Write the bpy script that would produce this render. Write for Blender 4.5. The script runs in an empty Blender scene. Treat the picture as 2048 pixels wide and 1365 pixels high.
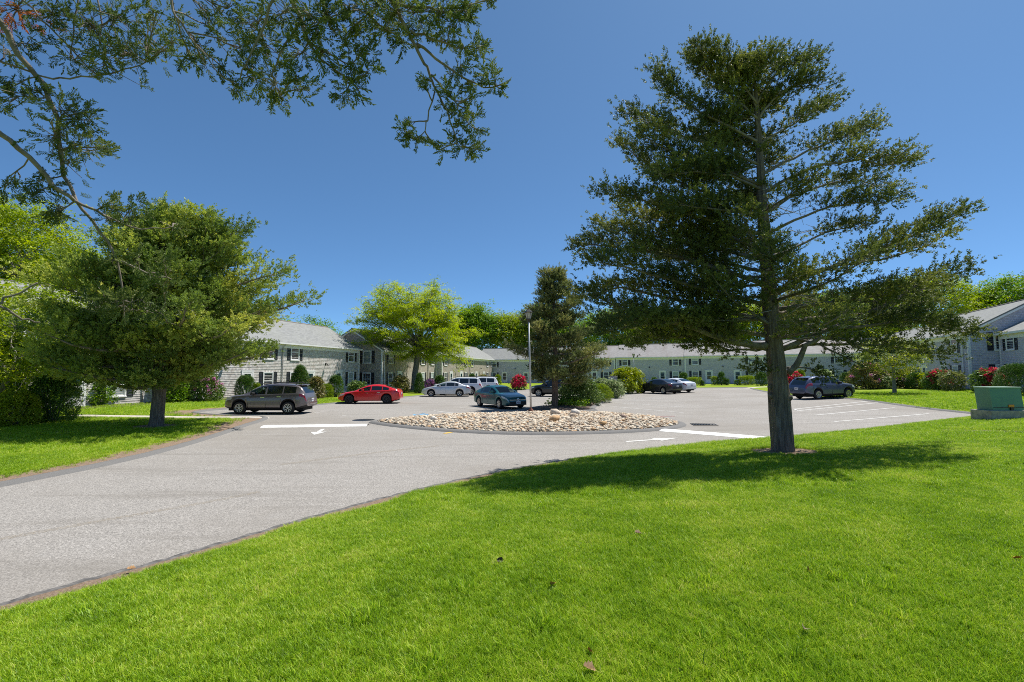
import bpy, math, random
import numpy as np
from mathutils import Vector, Matrix

SC = bpy.context.scene
COL = SC.collection
random.seed(7)
RNG = np.random.default_rng(11)
R = math.radians

# ------------------------------------------------------------------ camera, sky, sun, exposure
F = 930.0                       # focal length in photo pixels (2048 wide)
PITCH = math.atan(62.0 / F)
CAM_Z = 2.35
cam_d = bpy.data.cameras.new('camera')
cam_d.sensor_width = 36.0
cam_d.lens = F / 2048.0 * 36.0
cam_d.clip_start = 0.05
cam_d.clip_end = 3000.0
cam = bpy.data.objects.new('camera', cam_d)
cam.location = (0, 0, CAM_Z)
cam.rotation_euler = (math.pi / 2 + PITCH, 0, 0)
COL.objects.link(cam)
SC.camera = cam

SUN_EL = R(62.5)
SUN_AZ = (0.80, 0.60)
_n = math.hypot(*SUN_AZ)
SUN_DIR = Vector((SUN_AZ[0] / _n * math.cos(SUN_EL), SUN_AZ[1] / _n * math.cos(SUN_EL), math.sin(SUN_EL)))
w = bpy.data.worlds.new("World")
SC.world = w
w.use_nodes = True
wt = w.node_tree
sky = wt.nodes.new('ShaderNodeTexSky')
sky.sky_type = 'NISHITA'
sky.sun_disc = False
sky.sun_elevation = SUN_EL
sky.sun_rotation = math.atan2(SUN_AZ[0], SUN_AZ[1])
sky.altitude = 0.0
sky.air_density = 0.45
sky.dust_density = 0.35
sky.ozone_density = 8.0
bgn = wt.nodes['Background']
tn = wt.nodes.new('ShaderNodeMix'); tn.data_type = 'RGBA'; tn.blend_type = 'MULTIPLY'; tn.inputs[0].default_value = 1.0
tn.inputs[7].default_value = (0.94, 1.04, 0.98, 1)
wt.links.new(sky.outputs['Color'], tn.inputs[6])
gm = wt.nodes.new('ShaderNodeGamma'); gm.inputs['Gamma'].default_value = 0.75      # evens out zenith and horizon as in the photograph
wt.links.new(tn.outputs[2], gm.inputs['Color'])
t2 = wt.nodes.new('ShaderNodeMix'); t2.data_type = 'RGBA'; t2.blend_type = 'MULTIPLY'; t2.inputs[0].default_value = 1.0
t2.inputs[7].default_value = (0.74, 0.975, 1.145, 1)
wt.links.new(gm.outputs[0], t2.inputs[6])
wt.links.new(t2.outputs[2], bgn.inputs['Color'])
bgn.inputs['Strength'].default_value = 0.13

sun_d = bpy.data.lights.new('sun', 'SUN')
sun_d.energy = 4.2
sun_d.angle = R(0.5)
sun_d.color = (1.0, 0.95, 0.87)
sun = bpy.data.objects.new('sun', sun_d)
sun.rotation_euler = SUN_DIR.to_track_quat('Z', 'Y').to_euler()
sun.location = (20, 20, 60)
COL.objects.link(sun)

SC.view_settings.view_transform = 'Standard'
SC.view_settings.look = 'None'
SC.view_settings.gamma = 1.0
SC.view_settings.exposure = 0.76
SC.render.engine = 'CYCLES'
SC.cycles.max_bounces = 6
SC.cycles.diffuse_bounces = 3
SC.cycles.glossy_bounces = 3
SC.cycles.transmission_bounces = 4
SC.cycles.transparent_max_bounces = 6
SC.cycles.caustics_reflective = False
SC.cycles.caustics_refractive = False
SC.cycles.use_denoising = False
SC.cycles.pixel_filter_type = 'BLACKMAN_HARRIS'
SC.cycles.filter_width = 1.0
SC.cycles.use_adaptive_sampling = True
SC.cycles.adaptive_threshold = 0.005

# ------------------------------------------------------------------ terrain functions and view helpers
def ss(a, b, x):
    t = np.clip((np.asarray(x, float) - a) / (b - a), 0, 1)
    return t * t * (3 - 2 * t)

def B(x, y):
    """height of the paved ground: level, rising gently to the right-hand wing and a little to the left"""
    x = np.asarray(x, float); y = np.asarray(y, float)
    up = 0.021 * np.clip(x - 4, 0, 40) * (1 - 0.72 * ss(46, 80, y)) * ss(6, 26, y)
    left = 0.02 * np.clip(-15 - x, 0, 14) * ss(14, 24, y)
    return up + left

def ray(px, py):
    r = (px - 1024.0) / F
    u = (682.5 - py) / F
    return Vector((r, math.cos(PITCH) - u * math.sin(PITCH), math.sin(PITCH) + u * math.cos(PITCH)))

def at(px, py, D):
    d = ray(px, py)
    return Vector((0, 0, CAM_Z)) + d * (D / d.y)

def gp(px, py, h=None):
    h = h or B
    d = ray(px, py)
    s, step = 1.5, 0.5
    while s < 400:
        p = Vector((0, 0, CAM_Z)) + d * s
        if p.z <= float(h(p.x, p.y)):
            lo, hi = s - step, s
            for _ in range(24):
                m = (lo + hi) / 2
                p = Vector((0, 0, CAM_Z)) + d * m
                if p.z <= float(h(p.x, p.y)): hi = m
                else: lo = m
            return Vector((0, 0, CAM_Z)) + d * hi
        s += step
        if s > 40: step = 1.0
    return Vector((0, 0, CAM_Z)) + d * 400

# outlines of the paved court (x, y), built from sight lines onto the base terrain
def gl(pts):
    return [(p.x, p.y) for p in (gp(*q) for q in pts)]

FRONT_EDGE = [(-17.0, -14.0), (-12.0, -6.0), (-8.2, 0.4)] + gl([
    (0, 1212), (150, 1168), (300, 1130), (430, 1092), (600, 1042), (800, 988), (1000, 942), (1200, 910),
    (1400, 886), (1560, 875), (1700, 862), (1850, 844), (1945, 834)])
RIGHT_KERB = gl([(1962, 831), (1930, 827), (1850, 819), (1760, 806), (1700, 798)]) + \
    [(22.5, 36.5), (23.5, 42.0), (25.5, 49.0), (27.5, 54.0)]
BACK_EDGE = [(29.0, 57.5), (19.0, 59.5), (8.0, 62.0), (2.0, 61.5), (-3.0, 60.5)]
LEFT_KERB = [(-6.0, 54.0), (-9.0, 45.8), (-12.0, 38.0), (-13.5, 34.0), (-14.2, 31.4), (-15.6, 30.2), (-17.6, 29.2), (-18.0, 27.0), (-17.6, 26.0),
             (-14.6, 25.0), (-12.6, 24.6)] + \
    gl([(520, 845), (500, 850), (440, 872), (330, 905), (200, 935), (80, 959), (0, 975)]) + \
    [(-11.3, 7.0), (-12.5, 2.0), (-16.0, -5.0), (-21.5, -14.0)]
def chaikin(P, n=2):
    P = [tuple(p) for p in P]
    for _ in range(n):
        Q = [P[0]]
        for a, b in zip(P[:-1], P[1:]):
            Q += [(0.75 * a[0] + 0.25 * b[0], 0.75 * a[1] + 0.25 * b[1]), (0.25 * a[0] + 0.75 * b[0], 0.25 * a[1] + 0.75 * b[1])]
        P = Q + [P[-1]]
    return P

FRONT_EDGE = chaikin(FRONT_EDGE); RIGHT_KERB = chaikin(RIGHT_KERB); LEFT_KERB = chaikin(LEFT_KERB)
PAVED = np.array(FRONT_EDGE + RIGHT_KERB + BACK_EDGE + LEFT_KERB)
FRONT_A = np.array(FRONT_EDGE)
OTHER_A = np.array(RIGHT_KERB + BACK_EDGE + LEFT_KERB)

def _segs(P, closed):
    P = np.asarray(P, float)
    return (P, np.roll(P, -1, 0)) if closed else (P[:-1], P[1:])

def seg_dist(x, y, P, closed):
    x = np.asarray(x, float); y = np.asarray(y, float)
    a, b = _segs(P, closed)
    d = b - a; L2 = (d * d).sum(1) + 1e-12
    out = np.empty(x.size); xf = x.ravel(); yf = y.ravel()
    for i in range(0, x.size, 4000):
        px = xf[i:i + 4000, None] - a[None, :, 0]; py = yf[i:i + 4000, None] - a[None, :, 1]
        t = np.clip((px * d[:, 0] + py * d[:, 1]) / L2, 0, 1)
        out[i:i + 4000] = np.sqrt(((px - t * d[:, 0]) ** 2 + (py - t * d[:, 1]) ** 2).min(1))
    return out.reshape(x.shape)

def inside(x, y, P):
    x = np.asarray(x, float); y = np.asarray(y, float)
    a, b = _segs(P, True)
    dy = b[:, 1] - a[:, 1]; dy = np.where(np.abs(dy) < 1e-12, 1e-12, dy)
    out = np.empty(x.size, bool); xf = x.ravel(); yf = y.ravel()
    for i in range(0, x.size, 4000):
        X = xf[i:i + 4000, None]; Y = yf[i:i + 4000, None]
        c = ((a[:, 1] > Y) != (b[:, 1] > Y)) & (X < (b[:, 0] - a[:, 0]) * (Y - a[:, 1]) / dy + a[:, 0])
        out[i:i + 4000] = c.sum(1) % 2 == 1
    return out.reshape(x.shape)

def sdist(x, y, P):
    d = seg_dist(x, y, P, True)
    return np.where(inside(x, y, P), -d, d)

def front_weight(x, y):
    return ss(-3, 3, seg_dist(x, y, OTHER_A, False) - seg_dist(x, y, FRONT_A, False))

def lawn_rise(x, y, d):
    A = 0.09 + 0.70 * front_weight(x, y)
    up = A * (1 - np.exp(-np.maximum(d, 0) / (A * 7.5)))
    return np.where(d < 0, np.maximum(0.14 * d, -0.07), up)

def H(x, y):
    """height of the open ground (lawns outside the paved court)"""
    x = np.asarray(x, float); y = np.asarray(y, float)
    d = sdist(x, y, PAVED)
    return B(x, y) + lawn_rise(x, y, d)

def hz(x, y):
    return float(H(np.array([x]), np.array([y]))[0])

def gh(px, py):
    return gp(px, py, lambda x, y: hz(x, y))

# ------------------------------------------------------------------ object helpers
def tag(o, label=None, cat=None, group=None, kind=None):
    if label: o['label'] = label
    if cat: o['category'] = cat
    if group: o['group'] = group
    if kind: o['kind'] = kind
    return o

def empty(name, loc=(0, 0, 0), rz=0.0):
    o = bpy.data.objects.new(name, None)
    o.location = loc
    o.rotation_euler = (0, 0, rz)
    o.empty_display_size = 0.2
    COL.objects.link(o)
    return o

def link(name, me, mat=None, parent=None, loc=None, rot=None):
    o = bpy.data.objects.new(name, me)
    COL.objects.link(o)
    if mat is not None and len(me.materials) == 0:
        for m in (mat if isinstance(mat, (list, tuple)) else [mat]): me.materials.append(m)
    if parent is not None: o.parent = parent
    if loc is not None: o.location = loc
    if rot is not None: o.rotation_euler = rot
    return o

def np_mesh(name, V, Q, tint=None, smooth=False):
    """mesh from numpy vertices (N,3) and faces (M,k), all faces with k corners"""
    V = np.ascontiguousarray(V, np.float32); Q = np.ascontiguousarray(Q, np.int32)
    me = bpy.data.meshes.new(name)
    n, k = Q.shape
    me.vertices.add(len(V)); me.vertices.foreach_set('co', V.ravel())
    me.loops.add(n * k); me.loops.foreach_set('vertex_index', Q.ravel())
    me.polygons.add(n)
    me.polygons.foreach_set('loop_start', np.arange(0, n * k, k, dtype=np.int32))
    me.polygons.foreach_set('loop_total', np.full(n, k, np.int32))
    if smooth: me.polygons.foreach_set('use_smooth', np.ones(n, bool))
    me.update(calc_edges=True)
    if tint is not None:
        a = me.attributes.new('tint', 'FLOAT', 'POINT')
        a.data.foreach_set('value', np.ascontiguousarray(tint, np.float32))
    return me

class MB:
    """collects polygons into ONE mesh"""
    def __init__(self):
        self.v = []; self.f = []; self.m = []; self.uv = {}; self.sm = []
    def quad(self, pts, mi=0, uv=None, smooth=False):
        i = len(self.v)
        self.v += [tuple(p) for p in pts]
        if uv is not None: self.uv[len(self.f)] = uv
        self.f.append(list(range(i, i + len(pts)))); self.m.append(mi); self.sm.append(smooth)
        return self
    def box(self, x0, x1, y0, y1, z0, z1, mi=0, M=None):
        i = len(self.v)
        P = [(x0, y0, z0), (x1, y0, z0), (x1, y1, z0), (x0, y1, z0), (x0, y0, z1), (x1, y0, z1), (x1, y1, z1), (x0, y1, z1)]
        if M is not None: P = [tuple(M @ Vector(p)) for p in P]
        self.v += P
        for f in ((0, 3, 2, 1), (4, 5, 6, 7), (0, 1, 5, 4), (1, 2, 6, 5), (2, 3, 7, 6), (3, 0, 4, 7)):
            self.f.append([i + k for k in f]); self.m.append(mi); self.sm.append(False)
        return self
    def tube(self, pts, rad, n=8, mi=0, cap=True):
        pts = [Vector(p) for p in pts]
        if not isinstance(rad, (list, tuple)): rad = [rad] * len(pts)
        base = len(self.v)
        up = None
        for k, p in enumerate(pts):
            d = (pts[min(k + 1, len(pts) - 1)] - pts[max(k - 1, 0)])
            if d.length < 1e-9: d = Vector((0, 0, 1))
            d.normalize()
            if up is None: up = d.orthogonal().normalized()
            else:
                up = (up - d * up.dot(d))
                up = up.normalized() if up.length > 1e-6 else d.orthogonal().normalized()
            s = d.cross(up)
            for j in range(n):
                a = 2 * math.pi * j / n
                self.v.append(tuple(p + (up * math.cos(a) + s * math.sin(a)) * rad[k]))
        for k in range(len(pts) - 1):
            for j in range(n):
                a = base + k * n + j; b = base + k * n + (j + 1) % n
                self.f.append([a, b, b + n, a + n]); self.m.append(mi); self.sm.append(True)
        if cap:
            self.f.append([base + j for j in range(n)][::-1]); self.m.append(mi); self.sm.append(False)
            e = base + (len(pts) - 1) * n
            self.f.append([e + j for j in range(n)]); self.m.append(mi); self.sm.append(False)
        return self
    def lathe(self, prof, n=20, mi=0, M=None, smooth=True):
        """prof: (radius, z) revolved about z"""
        base = len(self.v)
        for (r, z) in prof:
            for j in range(n):
                a = 2 * math.pi * j / n
                p = Vector((r * math.cos(a), r * math.sin(a), z))
                self.v.append(tuple(M @ p if M is not None else p))
        for k in range(len(prof) - 1):
            for j in range(n):
                a = base + k * n + j; b = base + k * n + (j + 1) % n
                self.f.append([a, b, b + n, a + n]); self.m.append(mi); self.sm.append(smooth)
        return self
    def mesh(self, name):
        me = bpy.data.meshes.new(name)
        me.from_pydata(self.v, [], self.f)
        me.polygons.foreach_set('material_index', self.m)
        me.polygons.foreach_set('use_smooth', self.sm)
        if self.uv:
            ul = me.uv_layers.new(name='UVMap')
            for fi, uv in self.uv.items():
                ls = me.polygons[fi].loop_start
                for k, c in enumerate(uv): ul.data[ls + k].uv = c
        me.update()
        return me
    def build(self, name, mat, parent=None, **kw):
        return link(name, self.mesh(name), mat, parent, **kw)

# ------------------------------------------------------------------ materials
def new_mat(name):
    m = bpy.data.materials.new(name)
    m.use_nodes = True
    return m, m.node_tree, m.node_tree.nodes['Principled BSDF']

def simple(name, col, rough=0.6, metal=0.0, spec=0.5, coat=0.0, noise=0.0, nscale=8.0, bump=0.0, bscale=40.0):
    m, t, p = new_mat(name)
    p.inputs['Base Color'].default_value = (*col, 1)
    p.inputs['Roughness'].default_value = rough
    p.inputs['Metallic'].default_value = metal
    p.inputs['Specular IOR Level'].default_value = spec
    if coat:
        p.inputs['Coat Weight'].default_value = coat
        p.inputs['Coat Roughness'].default_value = 0.05
    if noise:
        tc = t.nodes.new('ShaderNodeTexCoord')
        nz = t.nodes.new('ShaderNodeTexNoise'); nz.inputs['Scale'].default_value = nscale; nz.inputs['Detail'].default_value = 6
        t.links.new(tc.outputs['Object'], nz.inputs['Vector'])
        rp = t.nodes.new('ShaderNodeValToRGB')
        rp.color_ramp.elements[0].position = 0.3; rp.color_ramp.elements[1].position = 0.7
        rp.color_ramp.elements[0].color = (*[c * (1 - noise) for c in col], 1)
        rp.color_ramp.elements[1].color = (*[min(1, c * (1 + noise)) for c in col], 1)
        t.links.new(nz.outputs['Fac'], rp.inputs['Fac'])
        t.links.new(rp.outputs['Color'], p.inputs['Base Color'])
    if bump:
        tc = t.nodes.new('ShaderNodeTexCoord')
        nb = t.nodes.new('ShaderNodeTexNoise'); nb.inputs['Scale'].default_value = bscale; nb.inputs['Detail'].default_value = 8
        t.links.new(tc.outputs['Object'], nb.inputs['Vector'])
        bp = t.nodes.new('ShaderNodeBump'); bp.inputs['Strength'].default_value = bump; bp.inputs['Distance'].default_value = 0.02
        t.links.new(nb.outputs['Fac'], bp.inputs['Height'])
        t.links.new(bp.outputs['Normal'], p.inputs['Normal'])
    return m

def ramp(t, fac, stops):
    rp = t.nodes.new('ShaderNodeValToRGB')
    e = rp.color_ramp.elements
    while len(e) < len(stops): e.new(0.5)
    for k, (pos, c) in enumerate(stops):
        e[k].position = pos; e[k].color = (*c, 1)
    t.links.new(fac, rp.inputs['Fac'])
    return rp.outputs['Color']

def noise(t, scale, detail=4, vec=None, rough=0.55, dims=None):
    nz = t.nodes.new('ShaderNodeTexNoise')
    nz.inputs['Scale'].default_value = scale; nz.inputs['Detail'].default_value = detail
    nz.inputs['Roughness'].default_value = rough
    if vec is not None: t.links.new(vec, nz.inputs['Vector'])
    return nz.outputs['Fac']

def mixc(t, fac, a, b, mode='MIX'):
    mx = t.nodes.new('ShaderNodeMix'); mx.data_type = 'RGBA'; mx.blend_type = mode
    if isinstance(fac, float): mx.inputs[0].default_value = fac
    else: t.links.new(fac, mx.inputs[0])
    for v, s in ((a, 6), (b, 7)):
        if isinstance(v, tuple): mx.inputs[s].default_value = (*v, 1)
        else: t.links.new(v, mx.inputs[s])
    return mx.outputs[2]

def math_(t, op, a, b=None):
    n = t.nodes.new('ShaderNodeMath'); n.operation = op
    for k, v in enumerate((a, b)):
        if v is None: continue
        if isinstance(v, (int, float)): n.inputs[k].default_value = v
        else: t.links.new(v, n.inputs[k])
    return n.outputs[0]

def attr(t, name):
    n = t.nodes.new('ShaderNodeAttribute'); n.attribute_name = name
    return n.outputs['Fac']

def bump(t, h, strength, dist, p):
    b = t.nodes.new('ShaderNodeBump'); b.inputs['Strength'].default_value = strength; b.inputs['Distance'].default_value = dist
    t.links.new(h, b.inputs['Height']); t.links.new(b.outputs['Normal'], p.inputs['Normal'])

def leaf_mat(name, stops, trans=0.35, rough=0.55, patch=0.35, pscale=0.6):
    """foliage: each leaf clump carries its own random tint; a slow noise shifts whole patches; leaves let light through"""
    m, t, p = new_mat(name)
    geo = t.nodes.new('ShaderNodeNewGeometry')
    f = attr(t, 'tint')
    if patch:
        nz = noise(t, pscale, 3, geo.outputs['Position'])
        f = math_(t, 'ADD', math_(t, 'MULTIPLY', f, 1 - patch), math_(t, 'MULTIPLY', nz, patch))
    c = ramp(t, f, stops)
    t.links.new(c, p.inputs['Base Color'])
    p.inputs['Roughness'].default_value = rough
    p.inputs['Specular IOR Level'].default_value = 0.35
    tr = t.nodes.new('ShaderNodeBsdfTranslucent')
    hs = t.nodes.new('ShaderNodeHueSaturation'); hs.inputs['Saturation'].default_value = 1.1; hs.inputs['Value'].default_value = 1.25
    t.links.new(c, hs.inputs['Color']); t.links.new(hs.outputs['Color'], tr.inputs['Color'])
    mx = t.nodes.new('ShaderNodeMixShader'); mx.inputs[0].default_value = trans
    t.links.new(p.outputs[0], mx.inputs[1]); t.links.new(tr.outputs[0], mx.inputs[2])
    t.links.new(mx.outputs[0], t.nodes['Material Output'].inputs['Surface'])
    return m

def bark_mat(name, c0, c1, c2, scale=(9, 9, 1.6), bs=0.9, bd=0.04):
    m, t, p = new_mat(name)
    tc = t.nodes.new('ShaderNodeTexCoord')
    mp = t.nodes.new('ShaderNodeMapping'); mp.inputs['Scale'].default_value = scale
    t.links.new(tc.outputs['Object'], mp.inputs['Vector'])
    n1 = noise(t, 1.6, 8, mp.outputs['Vector'], 0.65)
    n2 = noise(t, 1.1, 3, tc.outputs['Object'])
    c = ramp(t, n1, [(0.32, c0), (0.5, c1), (0.7, c2)])
    c = mixc(t, math_(t, 'MULTIPLY', n2, 0.5), c, c2)
    t.links.new(c, p.inputs['Base Color'])
    p.inputs['Roughness'].default_value = 0.9
    p.inputs['Specular IOR Level'].default_value = 0.2
    bump(t, n1, bs, bd, p)
    return m

def shingle_mat(name, dark, mid, light, warm, warm_amt=0.3):
    """weathered cedar shingles: each shingle its own shade, the courses themselves are real steps in the wall"""
    m, t, p = new_mat(name)
    uv = t.nodes.new('ShaderNodeUVMap'); uv.uv_map = 'UVMap'
    br = t.nodes.new('ShaderNodeTexBrick')
    br.offset = 0.5; br.offset_frequency = 2; br.squash = 1.0
    br.inputs['Scale'].default_value = 1.0
    br.inputs['Brick Width'].default_value = 0.17
    br.inputs['Row Height'].default_value = 0.14
    br.inputs['Mortar Size'].default_value = 0.004
    br.inputs['Mortar Smooth'].default_value = 0.2
    br.inputs['Bias'].default_value = 0.0
    br.inputs['Color1'].default_value = (0, 0, 0, 1); br.inputs['Color2'].default_value = (1, 1, 1, 1)
    br.inputs['Mortar'].default_value = (0.0, 0.0, 0.0, 1)
    t.links.new(uv.outputs['UV'], br.inputs['Vector'])
    wn = t.nodes.new('ShaderNodeTexVoronoi'); wn.inputs['Scale'].default_value = 4.2
    t.links.new(uv.outputs['UV'], wn.inputs['Vector'])
    n1 = noise(t, 1.3, 5, uv.outputs['UV'], 0.7)
    n2 = noise(t, 14.0, 4, uv.outputs['UV'], 0.7)
    sep = t.nodes.new('ShaderNodeSeparateColor'); t.links.new(br.outputs['Color'], sep.inputs['Color'])
    f = math_(t, 'ADD', math_(t, 'MULTIPLY', sep.outputs['Red'], 0.45), math_(t, 'MULTIPLY', n2, 0.55))
    c = ramp(t, f, [(0.1, dark), (0.45, mid), (0.8, light)])
    wf = math_(t, 'MULTIPLY', ss_node(t, n1, 0.45, 0.75), warm_amt)
    c = mixc(t, wf, c, warm)
    t.links.new(c, p.inputs['Base Color'])
    p.inputs['Roughness'].default_value = 0.85
    p.inputs['Specular IOR Level'].default_value = 0.25
    bump(t, math_(t, 'ADD', n2, sep.outputs['Red']), 0.35, 0.01, p)
    return m

def ss_node(t, v, a, b):
    mr = t.nodes.new('ShaderNodeMapRange'); mr.interpolation_type = 'SMOOTHSTEP'
    mr.inputs['From Min'].default_value = a; mr.inputs['From Max'].default_value = b
    t.links.new(v, mr.inputs['Value'])
    return mr.outputs['Result']

def roof_mat(name, a, b, stain):
    m, t, p = new_mat(name)
    uv = t.nodes.new('ShaderNodeUVMap'); uv.uv_map = 'UVMap'
    br = t.nodes.new('ShaderNodeTexBrick'); br.inputs['Scale'].default_value = 1.0
    br.inputs['Brick Width'].default_value = 0.3; br.inputs['Row Height'].default_value = 0.15; br.inputs['Mortar Size'].default_value = 0.006
    br.inputs['Color1'].default_value = (0, 0, 0, 1); br.inputs['Color2'].default_value = (1, 1, 1, 1); br.inputs['Mortar'].default_value = (0, 0, 0, 1)
    t.links.new(uv.outputs['UV'], br.inputs['Vector'])
    sep = t.nodes.new('ShaderNodeSeparateColor'); t.links.new(br.outputs['Color'], sep.inputs['Color'])
    mp = t.nodes.new('ShaderNodeMapping'); mp.inputs['Scale'].default_value = (0.5, 0.14, 1)
    t.links.new(uv.outputs['UV'], mp.inputs['Vector'])
    n1 = noise(t, 1.2, 5, mp.outputs['Vector'], 0.6)
    n2 = noise(t, 30, 3, uv.outputs['UV'], 0.7)
    f = math_(t, 'ADD', math_(t, 'MULTIPLY', sep.outputs['Red'], 0.5), math_(t, 'MULTIPLY', n2, 0.5))
    c = ramp(t, f, [(0.15, a), (0.85, b)])
    c = mixc(t, math_(t, 'MULTIPLY', ss_node(t, n1, 0.45, 0.72), 0.6), c, stain)
    t.links.new(c, p.inputs['Base Color'])
    p.inputs['Roughness'].default_value = 0.8
    p.inputs['Specular IOR Level'].default_value = 0.3
    bump(t, f, 0.3, 0.01, p)
    return m

# ------------------------------------------------------------------ materials of the setting
M = {}
M['white_trim'] = simple('white_trim', (0.80, 0.79, 0.79), 0.5, noise=0.05, nscale=3)
M['shutter'] = simple('shutter_paint', (0.012, 0.013, 0.018), 0.5, noise=0.3, nscale=6)
M['pane'] = simple('window_glass', (0.012, 0.017, 0.02), 0.04, spec=0.9)
M['pane_curtain'] = simple('curtained_glass', (0.26, 0.31, 0.31), 0.15, spec=0.9, noise=0.35, nscale=5)
M['door_glass'] = simple('door_glass', (0.006, 0.03, 0.035), 0.05, spec=0.8)
M['black_metal'] = simple('black_metal', (0.012, 0.012, 0.013), 0.4, spec=0.5)
M['concrete'] = simple('concrete', (0.44, 0.40, 0.35), 0.85, noise=0.18, nscale=5, bump=0.3, bscale=60)
M['galv'] = simple('weathered_galvanised_pole', (0.42, 0.43, 0.43), 0.5, metal=0.2, noise=0.12, nscale=4)
M['shingle_sun'] = shingle_mat('weathered_shingles', (0.28, 0.25, 0.235), (0.51, 0.48, 0.455), (0.73, 0.70, 0.67), (0.38, 0.285, 0.215), 0.4)
M['shingle_brown'] = shingle_mat('brownish_shingles', (0.22, 0.19, 0.155), (0.38, 0.335, 0.285), (0.53, 0.48, 0.42), (0.33, 0.245, 0.175), 0.6)
M['shingle_shade_grey'] = shingle_mat('shade_grey_shingles', (0.40, 0.38, 0.44), (0.52, 0.495, 0.56), (0.62, 0.595, 0.66), (0.47, 0.43, 0.43), 0.3)  # extra fill light put into the grey for shaded walls, lilac against green bounce
M['roof'] = roof_mat('grey_roof_shingles', (0.17, 0.175, 0.17), (0.27, 0.275, 0.265), (0.23, 0.24, 0.205))
M['roof_old'] = roof_mat('stained_roof_shingles', (0.21, 0.20, 0.195), (0.32, 0.31, 0.30), (0.17, 0.14, 0.125))

def asphalt():
    m, t, p = new_mat('worn_asphalt')
    geo = t.nodes.new('ShaderNodeNewGeometry'); P = geo.outputs['Position']
    vor = t.nodes.new('ShaderNodeTexVoronoi'); vor.inputs['Scale'].default_value = 75
    t.links.new(P, vor.inputs['Vector'])
    sp = noise(t, 160, 3, P, 0.8)
    sep = t.nodes.new('ShaderNodeSeparateColor'); t.links.new(vor.outputs['Color'], sep.inputs['Color'])
    f = math_(t, 'ADD', math_(t, 'MULTIPLY', sep.outputs['Red'], 0.62), math_(t, 'MULTIPLY', sp, 0.38))
    c = ramp(t, f, [(0.12, (0.12, 0.114, 0.106)), (0.45, (0.255, 0.240, 0.220)), (0.72, (0.348, 0.328, 0.302)), (0.93, (0.53, 0.50, 0.46))])
    big = noise(t, 0.16, 5, P, 0.6)
    c = mixc(t, math_(t, 'MULTIPLY', ss_node(t, big, 0.42, 0.66), 0.6), c, (0.22, 0.20, 0.175))
    mid = noise(t, 1.1, 6, P, 0.7)
    c = mixc(t, math_(t, 'MULTIPLY', ss_node(t, mid, 0.55, 0.8), 0.35), c, (0.32, 0.31, 0.295))
    # long worn streaks along the drive
    mp = t.nodes.new('ShaderNodeMapping'); mp.inputs['Rotation'].default_value = (0, 0, R(-52)); mp.inputs['Scale'].default_value = (0.16, 1.7, 1)
    t.links.new(P, mp.inputs['Vector'])
    st = noise(t, 1.0, 6, mp.outputs['Vector'], 0.65)
    c = mixc(t, math_(t, 'MULTIPLY', ss_node(t, st, 0.5, 0.68), 0.42), c, (0.17, 0.155, 0.135))
    t.links.new(c, p.inputs['Base Color'])
    p.inputs['Roughness'].default_value = 0.9
    p.inputs['Specular IOR Level'].default_value = 0.25
    bump(t, f, 0.6, 0.008, p)
    return m
M['asphalt'] = asphalt()

def kerb_mat():
    m, t, p = new_mat('dark_asphalt_kerb')
    geo = t.nodes.new('ShaderNodeNewGeometry'); P = geo.outputs['Position']
    n1 = noise(t, 60, 5, P, 0.8); n2 = noise(t, 1.2, 4, P)
    c = ramp(t, n1, [(0.3, (0.075, 0.075, 0.075)), (0.6, (0.18, 0.175, 0.17)), (0.8, (0.32, 0.31, 0.30))])
    c = mixc(t, math_(t, 'MULTIPLY', n2, 0.5), c, (0.17, 0.165, 0.155))
    t.links.new(c, p.inputs['Base Color']); p.inputs['Roughness'].default_value = 0.9
    bump(t, n1, 0.8, 0.02, p)
    return m
M['kerb'] = kerb_mat()
M['kerb_edge'] = simple('crumbled_asphalt_edge', (0.11, 0.105, 0.10), 0.95, noise=0.6, nscale=12)

def paint_mat(name, col, wear=0.5, scale=9):
    m, t, p = new_mat(name)
    geo = t.nodes.new('ShaderNodeNewGeometry'); P = geo.outputs['Position']
    n1 = noise(t, scale, 6, P, 0.75); n2 = noise(t, 90, 2, P, 0.7)
    c = ramp(t, n2, [(0.3, tuple(k * 0.85 for k in col)), (0.7, col)])
    c = mixc(t, math_(t, 'MULTIPLY', ss_node(t, n1, 0.5, 0.62), wear), c, (0.25, 0.24, 0.23))
    t.links.new(c, p.inputs['Base Color']); p.inputs['Roughness'].default_value = 0.75
    bump(t, n2, 0.4, 0.005, p)
    return m
M['line'] = paint_mat('white_line_paint', (0.58, 0.57, 0.54), 0.18, 14)
M['hump'] = paint_mat('white_hump_paint', (0.74, 0.74, 0.71), 0.45, 7)
M['blue_paint'] = paint_mat('blue_paint', (0.12, 0.36, 0.60), 0.6, 6)
M['yellow_paint'] = paint_mat('yellow_paint', (0.62, 0.40, 0.05), 0.6, 8)
M['red_paint'] = paint_mat('red_paint', (0.40, 0.10, 0.10), 0.7, 8)

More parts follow.
